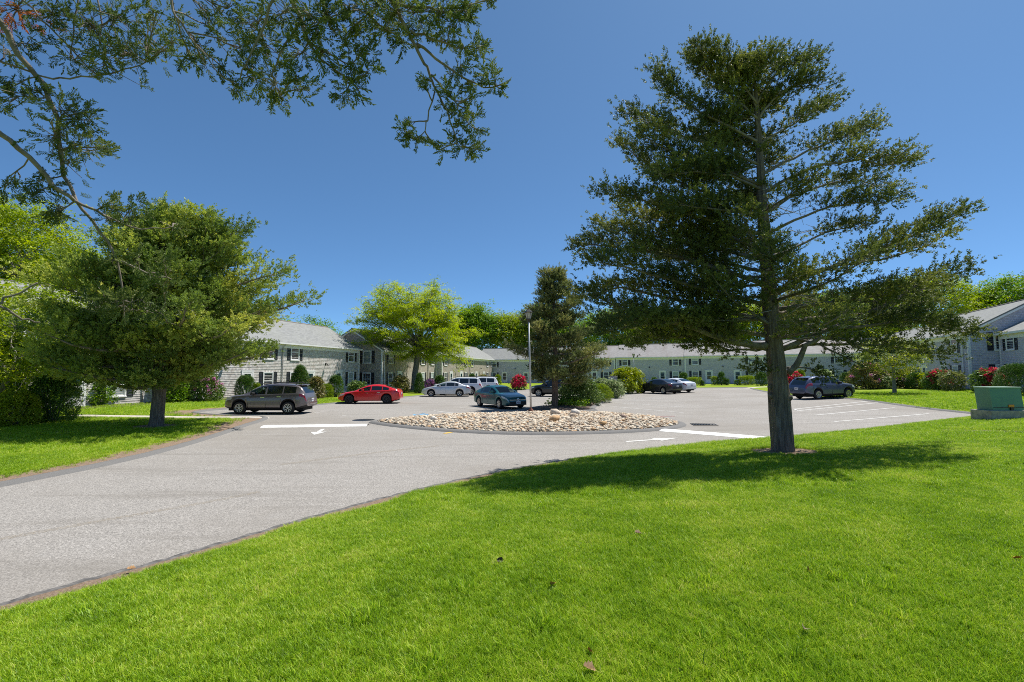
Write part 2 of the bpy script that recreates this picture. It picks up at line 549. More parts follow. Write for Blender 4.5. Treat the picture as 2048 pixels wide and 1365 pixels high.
def ground_mat():
    m, t, p = new_mat('lawn_ground')
    geo = t.nodes.new('ShaderNodeNewGeometry'); P = geo.outputs['Position']
    n1 = noise(t, 34, 6, P, 0.75); n2 = noise(t, 0.55, 5, P, 0.6); n3 = noise(t, 5, 5, P, 0.7)
    g = ramp(t, n1, [(0.25, (0.07, 0.105, 0.006)), (0.5, (0.18, 0.26, 0.012)), (0.75, (0.27, 0.36, 0.022))])
    g = mixc(t, math_(t, 'MULTIPLY', ss_node(t, n2, 0.4, 0.7), 0.5), g, (0.24, 0.26, 0.03))
    d = ramp(t, n1, [(0.25, (0.10, 0.065, 0.042)), (0.5, (0.23, 0.165, 0.115)), (0.8, (0.42, 0.34, 0.27))])
    d = mixc(t, math_(t, 'MULTIPLY', ss_node(t, n3, 0.5, 0.75), 0.5), d, (0.14, 0.085, 0.05))
    b = math_(t, 'ADD', attr(t, 'bare'), math_(t, 'MULTIPLY', math_(t, 'SUBTRACT', n3, 0.5), 0.9))
    c = mixc(t, ss_node(t, b, 0.35, 0.6), g, d)
    t.links.new(c, p.inputs['Base Color']); p.inputs['Roughness'].default_value = 0.95
    p.inputs['Specular IOR Level'].default_value = 0.15
    bump(t, n1, 0.8, 0.03, p)
    return m
M['ground'] = ground_mat()
M['mulch'] = None
def mulch_mat():
    m, t, p = new_mat('bark_mulch')
    geo = t.nodes.new('ShaderNodeNewGeometry'); P = geo.outputs['Position']
    n1 = noise(t, 26, 6, P, 0.8)
    c = ramp(t, n1, [(0.3, (0.03, 0.02, 0.014)), (0.55, (0.10, 0.07, 0.05)), (0.8, (0.24, 0.17, 0.12))])
    t.links.new(c, p.inputs['Base Color']); p.inputs['Roughness'].default_value = 0.95
    bump(t, n1, 1.0, 0.05, p)
    return m
M['mulch'] = mulch_mat()

# ------------------------------------------------------------------ key positions
CEDAR_R = gh(1566, 903)                 # big cedar on the front lawn
CEDAR_L = gh(312, 853)                  # cedar on the left lawn
TREE_RINGS = [(CEDAR_R.x, CEDAR_R.y, 0.85), (CEDAR_L.x, CEDAR_L.y, 0.9)]
DL = Vector((0.2516, 0.968, 0)).normalized()          # left wing, near to far
DR = Vector((-0.40, -0.916, 0)).normalized()          # right wing, far to near
DB = Vector((0.968, -0.25, 0)).normalized()           # rear wing, left part
DBR = Vector((0.916, -0.40, 0)).normalized()          # rear wing, right part

# ------------------------------------------------------------------ ground, paving
def axis(parts):
    out = []
    for a, b, st in parts: out += list(np.arange(a, b, st))
    return np.array(out + [parts[-1][1]])
gx = axis([(-700, -200, 100), (-200, -60, 14), (-60, -22, 2.0), (-22, 30, 0.3), (30, 62, 0.8), (62, 200, 14), (200, 700, 100)])
gy = axis([(-300, -60, 40), (-60, -8, 4), (-8, 0, 0.8), (0, 36, 0.3), (36, 66, 0.6), (66, 112, 1.5), (112, 220, 12), (220, 1100, 110)])
GX, GY = np.meshgrid(gx, gy)
SD = sdist(GX, GY, PAVED)
GZ = B(GX, GY) + lawn_rise(GX, GY, SD)
wl = np.where((GX < -5) & (GY < 30) & (GY > 3), 1.5, np.where((GX < 1.5) & (GY < 14), 0.55, 0.22))
wl = np.where((GX < -9.5) & (GY > 19) & (GY < 27), 2.2, wl)
bare = np.clip(1 - SD / wl, 0, 1) ** 0.8
for (x, y, r) in TREE_RINGS:
    bare = np.maximum(bare, 1 - ss(r * 0.7, r * 1.25, np.hypot(GX - x, (GY - y))))
nx = len(gx); ny = len(gy)
ii = (np.arange(ny - 1)[:, None] * nx + np.arange(nx - 1)[None, :]).ravel()
gme = np_mesh('ground', np.stack([GX.ravel(), GY.ravel(), GZ.ravel()], 1), np.stack([ii, ii + 1, ii + 1 + nx, ii + nx], 1), smooth=True)
a_ = gme.attributes.new('bare', 'FLOAT', 'POINT'); a_.data.foreach_set('value', bare.ravel().astype(np.float32))
tag(link('ground', gme, M['ground']), kind='structure')

px_ = np.arange(-24, 36, 0.75); py_ = np.arange(-15, 66, 0.75)
PX, PY = np.meshgrid(px_, py_)
PZ = B(PX, PY)
nx = len(px_); ny = len(py_)
ii = (np.arange(ny - 1)[:, None] * nx + np.arange(nx - 1)[None, :])
cx = PX[:-1, :-1] + 0.375; cy = PY[:-1, :-1] + 0.375
keep = sdist(cx, cy, PAVED) < 0.95
ii = ii[keep]
tag(link('parking_court', np_mesh('parking_court', np.stack([PX.ravel(), PY.ravel(), PZ.ravel()], 1), np.stack([ii, ii + 1, ii + 1 + nx, ii + nx], 1), smooth=True), M['asphalt']), kind='structure')

def resample(pts, step):
    pts = [Vector((p[0], p[1], 0)) for p in pts]
    out = [pts[0]]
    for a, b in zip(pts[:-1], pts[1:]):
        n = max(1, int(math.ceil((b - a).length / step)))
        for k in range(1, n + 1): out.append(a.lerp(b, k / n))
    return out

def sweep(name, pts, prof, hf, mat, step=0.5, jitter=0.0, closed=False, **kw):
    """profile (offset to the right of travel, height) swept along a ground line"""
    P = resample(list(pts) + ([pts[0]] if closed else []), step)
    V = []
    for k, p in enumerate(P):
        a = P[max(0, k - 1)]; b = P[min(len(P) - 1, k + 1)]
        if closed and k in (0, len(P) - 1): a, b = P[-2], P[1]
        d = (b - a); d.z = 0; d.normalize()
        n = Vector((d.y, -d.x, 0))
        j = math.sin(k * 1.7) * jitter + random.uniform(-jitter, jitter)
        for (o, z) in prof:
            q = p + n * (o + (j if o > 0.1 else j * 0.4))
            V.append((q.x, q.y, float(hf(p.x, p.y)) + z))
    m = len(prof)
    Q = [[k * m + i, k * m + i + 1, (k + 1) * m + i + 1, (k + 1) * m + i] for k in range(len(P) - 1) for i in range(m - 1)]
    return link(name, np_mesh(name, np.array(V), np.array(Q), smooth=True), mat, **kw)

KP = [(-0.05, -0.01), (0.03, 0.055), (0.10, 0.08), (0.18, 0.08), (0.25, 0.045), (0.30, -0.05)]
for pts in (RIGHT_KERB, BACK_EDGE, LEFT_KERB):
    tag(sweep('kerb', pts, KP, B, M['kerb'], 0.4, 0.012), kind='structure')
# crumbled dark edge where the drive meets the front lawn
tag(sweep('kerb', FRONT_EDGE, [(-0.07, 0.004), (-0.02, 0.008), (0.02, 0.009), (0.06, -0.02)], B, M['kerb_edge'], 0.15, 0.05), kind='structure')

def stripe(name, pts, width, mat, z=0.006, hf=B, label=None, cat=None, group=None, kind=None, step=0.5):
    o = sweep(name, pts, [(-width / 2, z), (width / 2, z)], hf, mat, step)
    return tag(o, label, cat, group, kind)

# parking bay lines
BL_ = [
    ([(867, 822), (957, 833)], 'white bay line between the blue symbol and the teal sedan'),
    ([(919, 816), (990, 821)], 'white bay line beside the near wheels of the teal sedan'),
    ([(1052, 836), (1100, 836)], None),
    ([(1172, 809), (1366, 826)], 'white bay line nearest the river stones in the right-hand court'),
    ([(1200, 804), (1368, 815)], 'second white bay line from the stones in the right-hand court'),
    ([(1228, 800), (1370, 806)], 'third white bay line from the stones in the right-hand court'),
    ([(1255, 796), (1370, 800)], 'fourth white bay line from the stones, behind the dark sedan'),
    ([(1588, 819), (1735, 803)], 'white bay line with a hooked end just behind the blue grey SUV'),
    ([(1597, 822), (1757, 806)], 'white bay line running out of the hooked end towards the kerb'),
    ([(1630, 831), (1790, 816)], 'middle white bay line of the right-hand court'),
    ([(1668, 844), (1858, 828)], 'white bay line nearest the big cedar and the green utility cabinet'),
]
for pts, lab in BL_:
    if lab: stripe('bay_line', gl(pts), 0.11, M['line'], label=lab, cat='road marking', group='white parking bay lines')
stripe('bay_line', gl([(1588, 819), (1597, 822)]), 0.11, M['line'], z=0.010, label='short white bay line joining two long lines in a hook', cat='road marking', group='white parking bay lines')
for pts, lab in (([(628, 826), (648, 824.5)], 'short worn white dash behind the brown SUV'), ([(684, 832), (692, 831.6)], 'tiny white paint fleck between the manhole and the red car'), ([(800, 797), (842, 796)], 'faint white bay line between the red car and the silver sedan')):
    stripe('bay_line', gl(pts), 0.12, M['line'], label=lab, cat='road marking', group='white parking bay lines')

def flat_poly(name, pts, mat, z, label, cat, group=None):
    mb = MB(); mb.quad([(x, y, float(B(x, y)) + z) for x, y in pts])
    return tag(mb.build(name, mat), label, cat, group)

def arrow(tail, tip, shaft_w, head_w, head_l, label, name='direction_arrow'):
    a = gp(*tail); b = gp(*tip)
    d = Vector((b.x - a.x, b.y - a.y, 0)); L = d.length; d.normalize(); n = Vector((d.y, -d.x, 0))
    def q(s, o): return (a + d * s + n * o)
    P = [q(0, -shaft_w / 2), q(L - head_l, -shaft_w / 2), q(L - head_l, -head_w / 2), q(L, 0), q(L - head_l, head_w / 2), q(L - head_l, shaft_w / 2), q(0, shaft_w / 2)]
    return flat_poly(name, [(p.x, p.y) for p in P], M['line'], 0.007, label, 'road marking', 'painted direction arrows')
arrow((646, 859), (628, 870.5), 0.16, 0.62, 0.9, 'white arrow pointing at the viewer below the left speed hump')
arrow((1252, 884), (1357, 876.5), 0.17, 0.62, 0.95, 'white arrow pointing right beside the right speed hump')
yb = gp(901, 865.5)
flat_poly('yellow_mark', [(yb.x - 0.26, yb.y - 0.3), (yb.x - 0.1, yb.y - 0.38), (yb.x + 0.12, yb.y + 0.05), (yb.x + 0.3, yb.y + 0.3), (yb.x + 0.12, yb.y + 0.34), (yb.x - 0.12, yb.y + 0.02)], M['yellow_paint'], 0.007, 'worn yellow paint mark on the drive below the river stones', 'road marking')
rb_ = gp(1329, 833)
flat_poly('red_mark', [(rb_.x - 0.5, rb_.y - 0.06), (rb_.x + 0.5, rb_.y - 0.16), (rb_.x + 0.5, rb_.y - 0.02), (rb_.x - 0.5, rb_.y + 0.1)], M['red_paint'], 0.007, 'faint red paint line behind the right tip of the river stones', 'road marking')
# worn blue accessible-bay emblem: ring and figure
bb = gp(842, 830)
def blue_emblem():
    mb = MB()
    z = 0.007
    for k in range(20):
        a0 = 2 * math.pi * k / 24 + 0.3; a1 = 2 * math.pi * (k + 1) / 24 + 0.3
        P = []
        for (r, a) in ((0.50, a0), (0.50, a1), (0.36, a1), (0.36, a0)): P.append((bb.x + r * math.cos(a) * 0.9, bb.y + r * math.sin(a), z))
        mb.quad(P)
    for (x0, x1, y0, y1) in ((-0.09, 0.09, -0.1, 0.5), (-0.1, 0.1, 0.58, 0.78), (0.11, 0.4, -0.12, 0.04), (0.3, 0.42, -0.5, -0.12)):
        mb.quad([(bb.x + x0, bb.y + y0, z), (bb.x + x1, bb.y + y0, z), (bb.x + x1, bb.y + y1, z), (bb.x + x0, bb.y + y1, z)])
    return mb.build('accessible_bay_symbol', M['blue_paint'])
tag(blue_emblem(), 'worn blue accessible parking symbol on the asphalt before the stones', 'road marking')

# tan sandy seam along the drive
seam = gl([(-60, 1090), (60, 1068), (226, 1038), (420, 1004), (520, 984)])
def seam_mat():
    m, t, p = new_mat('sandy_seam')
    geo = t.nodes.new('ShaderNodeNewGeometry')
    n1 = noise(t, 22, 5, geo.outputs['Position'], 0.8)
    t.links.new(ramp(t, n1, [(0.3, (0.27, 0.24, 0.20)), (0.6, (0.36, 0.305, 0.225))]), p.inputs['Base Color'])
    p.inputs['Roughness'].default_value = 0.95
    tr = t.nodes.new('ShaderNodeBsdfTransparent'); mx = t.nodes.new('ShaderNodeMixShader')
    t.links.new(math_(t, 'MULTIPLY', ss_node(t, n1, 0.44, 0.62), 0.55), mx.inputs[0]); t.links.new(tr.outputs[0], mx.inputs[1]); t.links.new(p.outputs[0], mx.inputs[2])
    t.links.new(mx.outputs[0], t.nodes['Material Output'].inputs['Surface'])
    return m
M['seam'] = seam_mat()
stripe('pavement_seam', seam, 0.16, M['seam'], z=0.004, kind='structure')
stripe('pavement_seam', gl([(560, 930), (700, 912), (800, 900), (880, 892)]), 0.22, M['seam'], z=0.004, kind='structure')

# speed humps: low rounded bars with worn white paint
def hump(pa, pb, wdt, label):
    a = gp(*pa); b = gp(*pb)
    prof = [(-wdt / 2, 0.002), (-wdt * 0.38, 0.035), (-wdt * 0.15, 0.055), (wdt * 0.15, 0.055), (wdt * 0.38, 0.035), (wdt / 2, 0.002)]
    o = sweep('speed_hump', [(a.x, a.y), (b.x, b.y)], prof, B, M['hump'], 0.3, 0.02)
    return tag(o, label, 'speed hump', 'white speed humps across the drive')
hump((527, 854), (736, 851), 0.75, 'low white speed hump across the left drive beside the stones')
hump((1326, 861), (1560, 880), 0.75, 'low white speed hump running under the big cedar on the right')

# drain grate and manhole
dg = gp(1408, 850)
mb = MB()
for k in range(9):
    x = -0.48 + k * 0.12
    mb.box(x - 0.02, x + 0.02, -0.28, 0.28, 0.0, 0.02)
for y in (-0.28, 0.26): mb.box(-0.52, 0.52, y, y + 0.025, 0.001, 0.021)
dr = mb.build('storm_drain', M['black_metal'], loc=(dg.x, dg.y, float(B(dg.x, dg.y)) + 0.004), rot=(0, 0, R(-8)))
tag(dr, 'black storm drain grate in the asphalt right of the stones', 'drain')
mb = MB(); mb.quad([(-0.5, -0.28, -0.012), (0.5, -0.28, -0.012), (0.5, 0.28, -0.012), (-0.5, 0.28, -0.012)])
mb.v = [(x, y, 0.001) for x, y, z in mb.v]
mb.build('drain_shade_sheet', simple('pit_shade_black', (0.004, 0.004, 0.004), 0.9), dr)  # flat black sheet painting the shade below the grate
mg = gp(727, 840.5)
mb = MB(); mb.lathe([(0.0, 0.012), (0.40, 0.012), (0.42, 0.006), (0.52, 0.006), (0.54, 0.0)], 28)
mh = tag(mb.build('manhole_cover', M['black_metal'], loc=(mg.x, mg.y, 0.0)), 'dark manhole cover in the asphalt above the left speed hump', 'manhole')

# footpaths
def path(name, pts, width, mat=None, z=0.015):
    tag(sweep(name, pts, [(-width / 2, -0.02), (-width / 2, z), (width / 2, z), (width / 2, -0.02)], lambda x, y: hz(x, y), mat or M['concrete'], 0.6), kind='structure')
lp = gh(136, 832); lq = gh(366, 835.5); lr = gh(470, 835.5)
path('footpath', [(lp.x, lp.y), (lq.x, lq.y), (lr.x, lr.y), (-12.3, 24.3)], 1.0)
rp_ = [gh(1480, 779), gh(1545, 774), gh(1600, 772)]
path('footpath', [(p.x, p.y) for p in rp_], 1.3)
rq = [gh(1660, 774), gh(1740, 776), gh(1850, 777), gh(1900, 779)]
path('footpath', [(p.x, p.y) for p in rq], 1.1)
rr = [gh(1884, 861), gh(1960, 862.5), gh(2060, 865), gh(2200, 869)]
path('footpath', [(p.x, p.y) for p in rr], 0.42, M['mulch'], 0.012)

PATHS = [(np.array([(lp.x, lp.y), (lq.x, lq.y), (lr.x, lr.y), (-12.3, 24.3)]), 0.52), (np.array([(p.x, p.y) for p in rq]), 0.6), (np.array([(p.x, p.y) for p in rr]), 0.22), (np.array([(p.x, p.y) for p in rp_]), 0.7)]

# ------------------------------------------------------------------ beds: river stones and planting
ROCK_PX = [(750, 846), (775, 841), (850, 835), (930, 831), (1000, 829.5), (1060, 827), (1130, 826), (1200, 827.5), (1262, 831), (1320, 838), (1366, 849),
           (1345, 857), (1295, 862), (1220, 866), (1100, 869), (1000, 868), (900, 863), (820, 856), (770, 850)]
ROCK = chaikin(gl(ROCK_PX) + gl(ROCK_PX[:1]), 2)[:-1]
ROCK_A = np.array(ROCK)
def bed_h(x, y, P, rise, tau):
    d = -sdist(x, y, P)
    return B(x, y) + np.where(d > 0, 0.05 + rise * (1 - np.exp(-np.maximum(d, 0) / tau)), -0.05 + 0 * d)
def bed_mesh(name, P, rise, tau, mat, st=0.3):
    P = np.asarray(P)
    xs = np.arange(P[:, 0].min() - 0.3, P[:, 0].max() + 0.3, st); ys = np.arange(P[:, 1].min() - 0.3, P[:, 1].max() + 0.3, st)
    X, Y = np.meshgrid(xs, ys); Z = bed_h(X, Y, P, rise, tau)
    n = len(xs); ii = (np.arange(len(ys) - 1)[:, None] * n + np.arange(n - 1)[None, :])
    keep = inside(X[:-1, :-1] + st / 2, Y[:-1, :-1] + st / 2, P)
    ii = ii[keep]
    return link(name, np_mesh(name, np.stack([X.ravel(), Y.ravel(), Z.ravel()], 1), np.stack([ii, ii + 1, ii + 1 + n, ii + n], 1), smooth=True), mat)
M['stone_soil'] = simple('stone_bed_soil', (0.16, 0.12, 0.09), 0.95, noise=0.4, nscale=9)
tag(bed_mesh('stone_bed_soil', ROCK_A, 0.18, 1.6, M['stone_soil']), kind='structure')
def is_ccw(P):
    return sum((P[i][0] * P[(i + 1) % len(P)][1] - P[(i + 1) % len(P)][0] * P[i][1]) for i in range(len(P))) > 0
rk = ROCK if is_ccw(ROCK) else ROCK[::-1]
KI = [(0.30, -0.01), (0.24, 0.05), (0.14, 0.085), (0.0, 0.09), (-0.08, 0.05), (-0.12, 0.0)]
tag(sweep('kerb', rk, KI, B, M['kerb'], 0.35, 0.01, closed=True), kind='structure')

PLANT = [(0.4, 27.6), (4.9, 27.6), (5.0, 30.6), (8.3, 39.5), (11.6, 47.5), (14.4, 53.5), (14.0, 57.0), (11.6, 56.5), (9.4, 51), (6.9, 43), (4.0, 34.5), (1.6, 31.0)]
PLANT = chaikin(PLANT + PLANT[:1], 1)[:-1]
PLANT_A = np.array(PLANT)
tag(bed_mesh('planting_bed', PLANT_A, 0.14, 1.0, M['mulch']), kind='structure')
pk = PLANT if is_ccw(PLANT) else PLANT[::-1]
tag(sweep('kerb', pk, KI, B, M['kerb'], 0.4, 0.01, closed=True), kind='structure')
def bed_z(x, y):
    x_ = np.array([x]); y_ = np.array([y])
    if inside(x_, y_, PLANT_A)[0]: return float(bed_h(x_, y_, PLANT_A, 0.14, 1.0)[0])
    if inside(x_, y_, ROCK_A)[0]: return float(bed_h(x_, y_, ROCK_A, 0.18, 1.6)[0])
    return hz(x, y)

# stones
def stone_template(seed, n=5):
    r = random.Random(seed)
    import bmesh
    bm = bmesh.new(); bmesh.ops.create_icosphere(bm, subdivisions=1, radius=1.0)
    ax = [Vector((r.gauss(0, 1), r.gauss(0, 1), r.gauss(0, 1))).normalized() for _ in range(n)]
    for v in bm.verts:
        k = 1.0
        for a in ax:
            q = v.co.normalized().dot(a)
            if q > 0.6: k *= 1 - 0.55 * (q - 0.6)
        v.co *= k * r.uniform(0.97, 1.03)
        v.co.z *= 0.62; v.co.x *= 1.2
    bm.verts.ensure_lookup_table()
    V = np.array([v.co[:] for v in bm.verts]); T = np.array([[v.index for v in f.verts] for f in bm.faces])
    bm.free()
    return V, T
ST = [stone_template(k) for k in range(5)]
def stone_mat():
    m, t, p = new_mat('river_stone')
    f = attr(t, 'tint')
    geo = t.nodes.new('ShaderNodeNewGeometry')
    n1 = noise(t, 24, 5, geo.outputs['Position'], 0.7)
    c = ramp(t, f, [(0.0, (0.307, 0.227, 0.146)), (0.2, (0.574, 0.485, 0.356)), (0.4, (0.676, 0.588, 0.447)), (0.6, (0.461, 0.413, 0.328)), (0.75, (0.512, 0.299, 0.128)), (0.84, (0.205, 0.165, 0.128)), (0.9, (0.656, 0.619, 0.502)), (1.0, (0.369, 0.320, 0.246))])
    c = mixc(t, math_(t, 'MULTIPLY', n1, 0.5), c, (0.42, 0.33, 0.25))
    t.links.new(c, p.inputs['Base Color']); p.inputs['Roughness'].default_value = 0.8
    bump(t, n1, 0.5, 0.02, p)
    return m
M['stone'] = stone_mat()
def stones():
    V = []; Q = []; T = []
    off = 0
    xs = RNG.uniform(ROCK_A[:, 0].min(), ROCK_A[:, 0].max(), 56000); ys = RNG.uniform(ROCK_A[:, 1].min(), ROCK_A[:, 1].max(), 56000)
    d = -sdist(xs, ys, ROCK_A)
    k = d > 0.06
    xs = xs[k][:19000]; ys = ys[k][:19000]
    zs = bed_h(xs, ys, ROCK_A, 0.18, 1.6)
    for x, y, z in zip(xs, ys, zs):
        tv, tf = ST[random.randrange(5)]
        s = random.choice((0.024, 0.032, 0.038, 0.042, 0.05, 0.065, 0.09)) * random.uniform(0.85, 1.2)
        rot = np.array(Matrix.Rotation(random.uniform(0, 6.28), 3, 'Z') @ Matrix.Rotation(random.uniform(-0.5, 0.5), 3, 'X'))
        V.append(tv @ rot.T * s + np.array([x, y, z + s * random.uniform(0.1, 0.5)]))
        Q.append(tf + off); off += len(tv); T.append(np.full(len(tv), random.random()))
    return np_mesh('river_stones', np.concatenate(V), np.concatenate(Q), np.concatenate(T), smooth=True)
tag(link('river_stones', stones(), M['stone']), kind='stuff')
BOULDERS = [((1112, 829), 0.42, 0.38, 'largest pale boulder at the back of the stone bed below the cedar trunk', (0.56, 0.46, 0.36)),
            ((1150, 829), 0.40, 0.36, 'rounded cream boulder at the back of the stones right of the cedar trunk', (0.60, 0.55, 0.48)),
            ((1144, 833), 0.26, 0.3, 'tan boulder tucked before the cream boulder on the stones', (0.48, 0.38, 0.28)),
            ((1109, 842), 0.36, 0.42, 'orange brown boulder in the middle of the stone bed', (0.46, 0.29, 0.15)),
            ((1207, 849), 0.22, 0.3, 'small ochre boulder in the right half of the stone bed', (0.45, 0.28, 0.13)),
            ((1246, 836), 0.24, 0.3, 'dull red brown boulder near the right end of the stones', (0.27, 0.19, 0.15)),
            ((867, 841), 0.26, 0.3, 'white boulder near the left end of the stones', (0.62, 0.57, 0.50)),
            ((918, 840), 0.22, 0.3, 'orange boulder in the left half of the stone bed', (0.55, 0.36, 0.20)),
            ((971, 837), 0.22, 0.32, 'grey brown boulder at the back of the stones below the teal sedan', (0.30, 0.24, 0.19))]
for k, (p_, s, hk, lab, c) in enumerate(BOULDERS):
    g = gp(*p_, lambda x, y: bed_z(x, y) + 0.04)
    tv, tf = stone_template(50 + k, 7)
    V = tv * s * 0.8; V[:, 2] *= 1.15
    o = link('boulder', np_mesh('boulder', V, tf, smooth=True), simple('boulder_stone', c, 0.85, noise=0.35, nscale=7, bump=0.6, bscale=14), loc=(g.x, g.y, bed_z(g.x, g.y) + s * 0.35), rot=(0.1, 0.15, k * 1.3))
    tag(o, lab, 'boulder', 'boulders on the river stones')

# ------------------------------------------------------------------ row houses
def window_mesh(wd=1.0, ht=1.42, muntin='top'):
    """white casing, sashes and glazing bars; faces -y, sill bottom at z=0"""
    mb = MB()
    c = 0.09
    mb.box(-wd / 2 - c, -wd / 2, -0.055, 0.0, -0.02, ht + c)
    mb.box(wd / 2, wd / 2 + c, -0.055, 0.0, -0.02, ht + c)
    mb.box(-wd / 2, wd / 2, -0.055, 0.0, ht, ht + c)
    mb.box(-wd / 2 - c - 0.03, wd / 2 + c + 0.03, -0.085, 0.0, -0.09, -0.02)
    s = 0.045
    mb.box(-wd / 2, -wd / 2 + s, -0.035, -0.004, -0.02, ht); mb.box(wd / 2 - s, wd / 2, -0.035, -0.004, -0.02, ht)
    mb.box(-wd / 2 + s, wd / 2 - s, -0.035, -0.004, -0.02, 0.05); mb.box(-wd / 2 + s, wd / 2 - s, -0.035, -0.004, ht - s, ht)
    mb.box(-wd / 2 + s, wd / 2 - s, -0.042, -0.004, ht * 0.5 - 0.03, ht * 0.5 + 0.03)
    def bars(z0, z1):
        for k in (1, 2):
            x = -wd / 2 + wd * k / 3
            mb.box(x - 0.011, x + 0.011, -0.027, -0.006, z0, z1)
        zm = (z0 + z1) / 2
        mb.box(-wd / 2 + s, wd / 2 - s, -0.028, -0.007, zm - 0.011, zm + 0.011)
    if muntin in ('top', 'both'): bars(ht * 0.5 + 0.03, ht - s)
    if muntin == 'both': bars(0.05, ht * 0.5 - 0.03)
    return mb.mesh('window')
def pane_mesh(wd=1.0, ht=1.42):
    mb = MB(); mb.box(-wd / 2 + 0.04, wd / 2 - 0.04, -0.020, -0.002, 0.03, ht - 0.03)
    return mb.mesh('pane')
def blind_mesh(wd=1.0, ht=1.42):
    mb = MB(); mb.box(-wd / 2 + 0.04, wd / 2 - 0.04, -0.024, -0.021, ht * 0.5, ht - 0.04)
    return mb.mesh('blind')
def shutter_mesh(ht=1.5):
    mb = MB()
    mb.box(-0.20, -0.155, -0.045, 0, -0.06, ht); mb.box(0.155, 0.20, -0.045, 0, -0.06, ht)
    mb.box(-0.155, 0.155, -0.045, 0, -0.06, 0.02); mb.box(-0.155, 0.155, -0.045, 0, ht - 0.08, ht); mb.box(-0.155, 0.155, -0.045, 0, ht / 2 - 0.05, ht / 2 + 0.05)
    n = 18
    for k in range(n):
        z = 0.02 + (ht - 0.1) * k / n
        mb.quad([(-0.155, -0.036, z), (0.155, -0.036, z), (0.155, -0.012, z + 0.085), (-0.155, -0.012, z + 0.085)])
    return mb.mesh('shutter')
def door_mesh():
    mb = MB()
    mb.box(-0.62, -0.48, -0.06, 0, 0, 2.2); mb.box(0.48, 0.62, -0.06, 0, 0, 2.2); mb.box(-0.48, 0.48, -0.06, 0, 2.07, 2.22)
    mb.box(-0.66, 0.66, -0.075, 0, 2.22, 2.30)
    mb.box(-0.48, -0.34, -0.045, 0, 0.02, 2.07); mb.box(0.34, 0.48, -0.045, 0, 0.02, 2.07)
    mb.box(-0.34, 0.34, -0.045, 0, 0.02, 0.62); mb.box(-0.34, 0.34, -0.045, 0, 1.95, 2.07); mb.box(-0.34, 0.34, -0.042, 0, 1.22, 1.28)
    mb.box(-0.8, 0.8, -0.9, 0.0, -0.2, -0.02)
    return mb.mesh('door')
def door_pane_mesh():
    mb = MB(); mb.box(-0.35, 0.35, -0.025, -0.002, 0.6, 1.97); return mb.mesh('pane')
def door_handle_mesh():
    mb = MB(); mb.box(0.37, 0.40, -0.085, -0.045, 0.95, 1.15); mb.box(0.365, 0.41, -0.055, -0.045, 0.9, 1.2); return mb.mesh('handle')
def lamp_mesh():
    mb = MB()
    mb.tube([(0, 0, 0), (0, -0.12, 0.06), (0, -0.28, 0.02)], 0.02, 6)
    mb.lathe([(0.03, 0.03), (0.05, -0.02), (0.14, -0.10), (0.15, -0.13), (0.0, -0.10)], 12, M=Matrix.Translation((0, -0.3, 0)))
    mb.box(-0.07, 0.07, -0.03, 0, -0.1, 0.1)
    return mb.mesh('wall_lamp')
def ac_mesh():
    mb = MB(); mb.box(-0.36, 0.36, -0.38, -0.03, 0.0, 0.42)
    for k in range(7): mb.box(-0.32, 0.32, -0.39, -0.38, 0.05 + k * 0.05, 0.07 + k * 0.05)
    return mb.mesh('air_conditioner')
WM = {k: window_mesh(muntin=k) for k in ('none', 'top', 'both')}
WM3 = {k: v.copy() for k, v in WM.items()}
PM = pane_mesh(); PMC = pane_mesh(); BLM = blind_mesh(); SHM = shutter_mesh(); DM = door_mesh(); DPM = door_pane_mesh(); DHM = door_handle_mesh(); LM = lamp_mesh(); ACM = ac_mesh()
NM = window_mesh(0.62, 1.42, 'top'); NPM = pane_mesh(0.62, 1.42)
M['blind'] = simple('blind_fabric', (0.42, 0.47, 0.46), 0.8)
for k, v in WM.items(): v.materials.append(M['white_trim'])
NM.materials.append(M['white_trim']); PM.materials.append(M['pane']); NPM.materials.append(M['pane']); PMC.materials.append(M['pane_curtain'])
BLM.materials.append(M['blind']); SHM.materials.append(M['shutter']); DM.materials.append(M['white_trim']); DPM.materials.append(M['door_glass'])
DHM.materials.append(M['black_metal']); LM.materials.append(M['black_metal']); ACM.materials.append(M['white_trim'])

def put(name, me, parent, x, y, z, rz=0.0):
    o = bpy.data.objects.new(name, me); COL.objects.link(o); o.parent = parent
    o.location = (x, y, z); o.rotation_euler = (0, 0, rz)
    return o

def add_window(root, x, z, y=0.0, rz=0.0, kind=None, shutters=True, narrow=False, blind=None):
    kind = kind or random.choice(('none', 'none', 'top', 'both'))
    wo = put('window', NM if narrow else WM[kind], root, x, y, z, rz)
    curtain = random.random() < 0.22
    put('pane', NPM if narrow else (PMC if curtain else PM), wo, 0, 0, 0)
    if not narrow and (blind if blind is not None else random.random() < 0.4): put('blind', BLM, wo, 0, 0, 0)
    if shutters:
        c, s = math.cos(rz), math.sin(rz)
        for k in (-1, 1):
            o = 0.83 if not narrow else 0.64
            put('shutter', SHM, root, x + k * o * c, y + k * o * s, z, rz)
    return wo

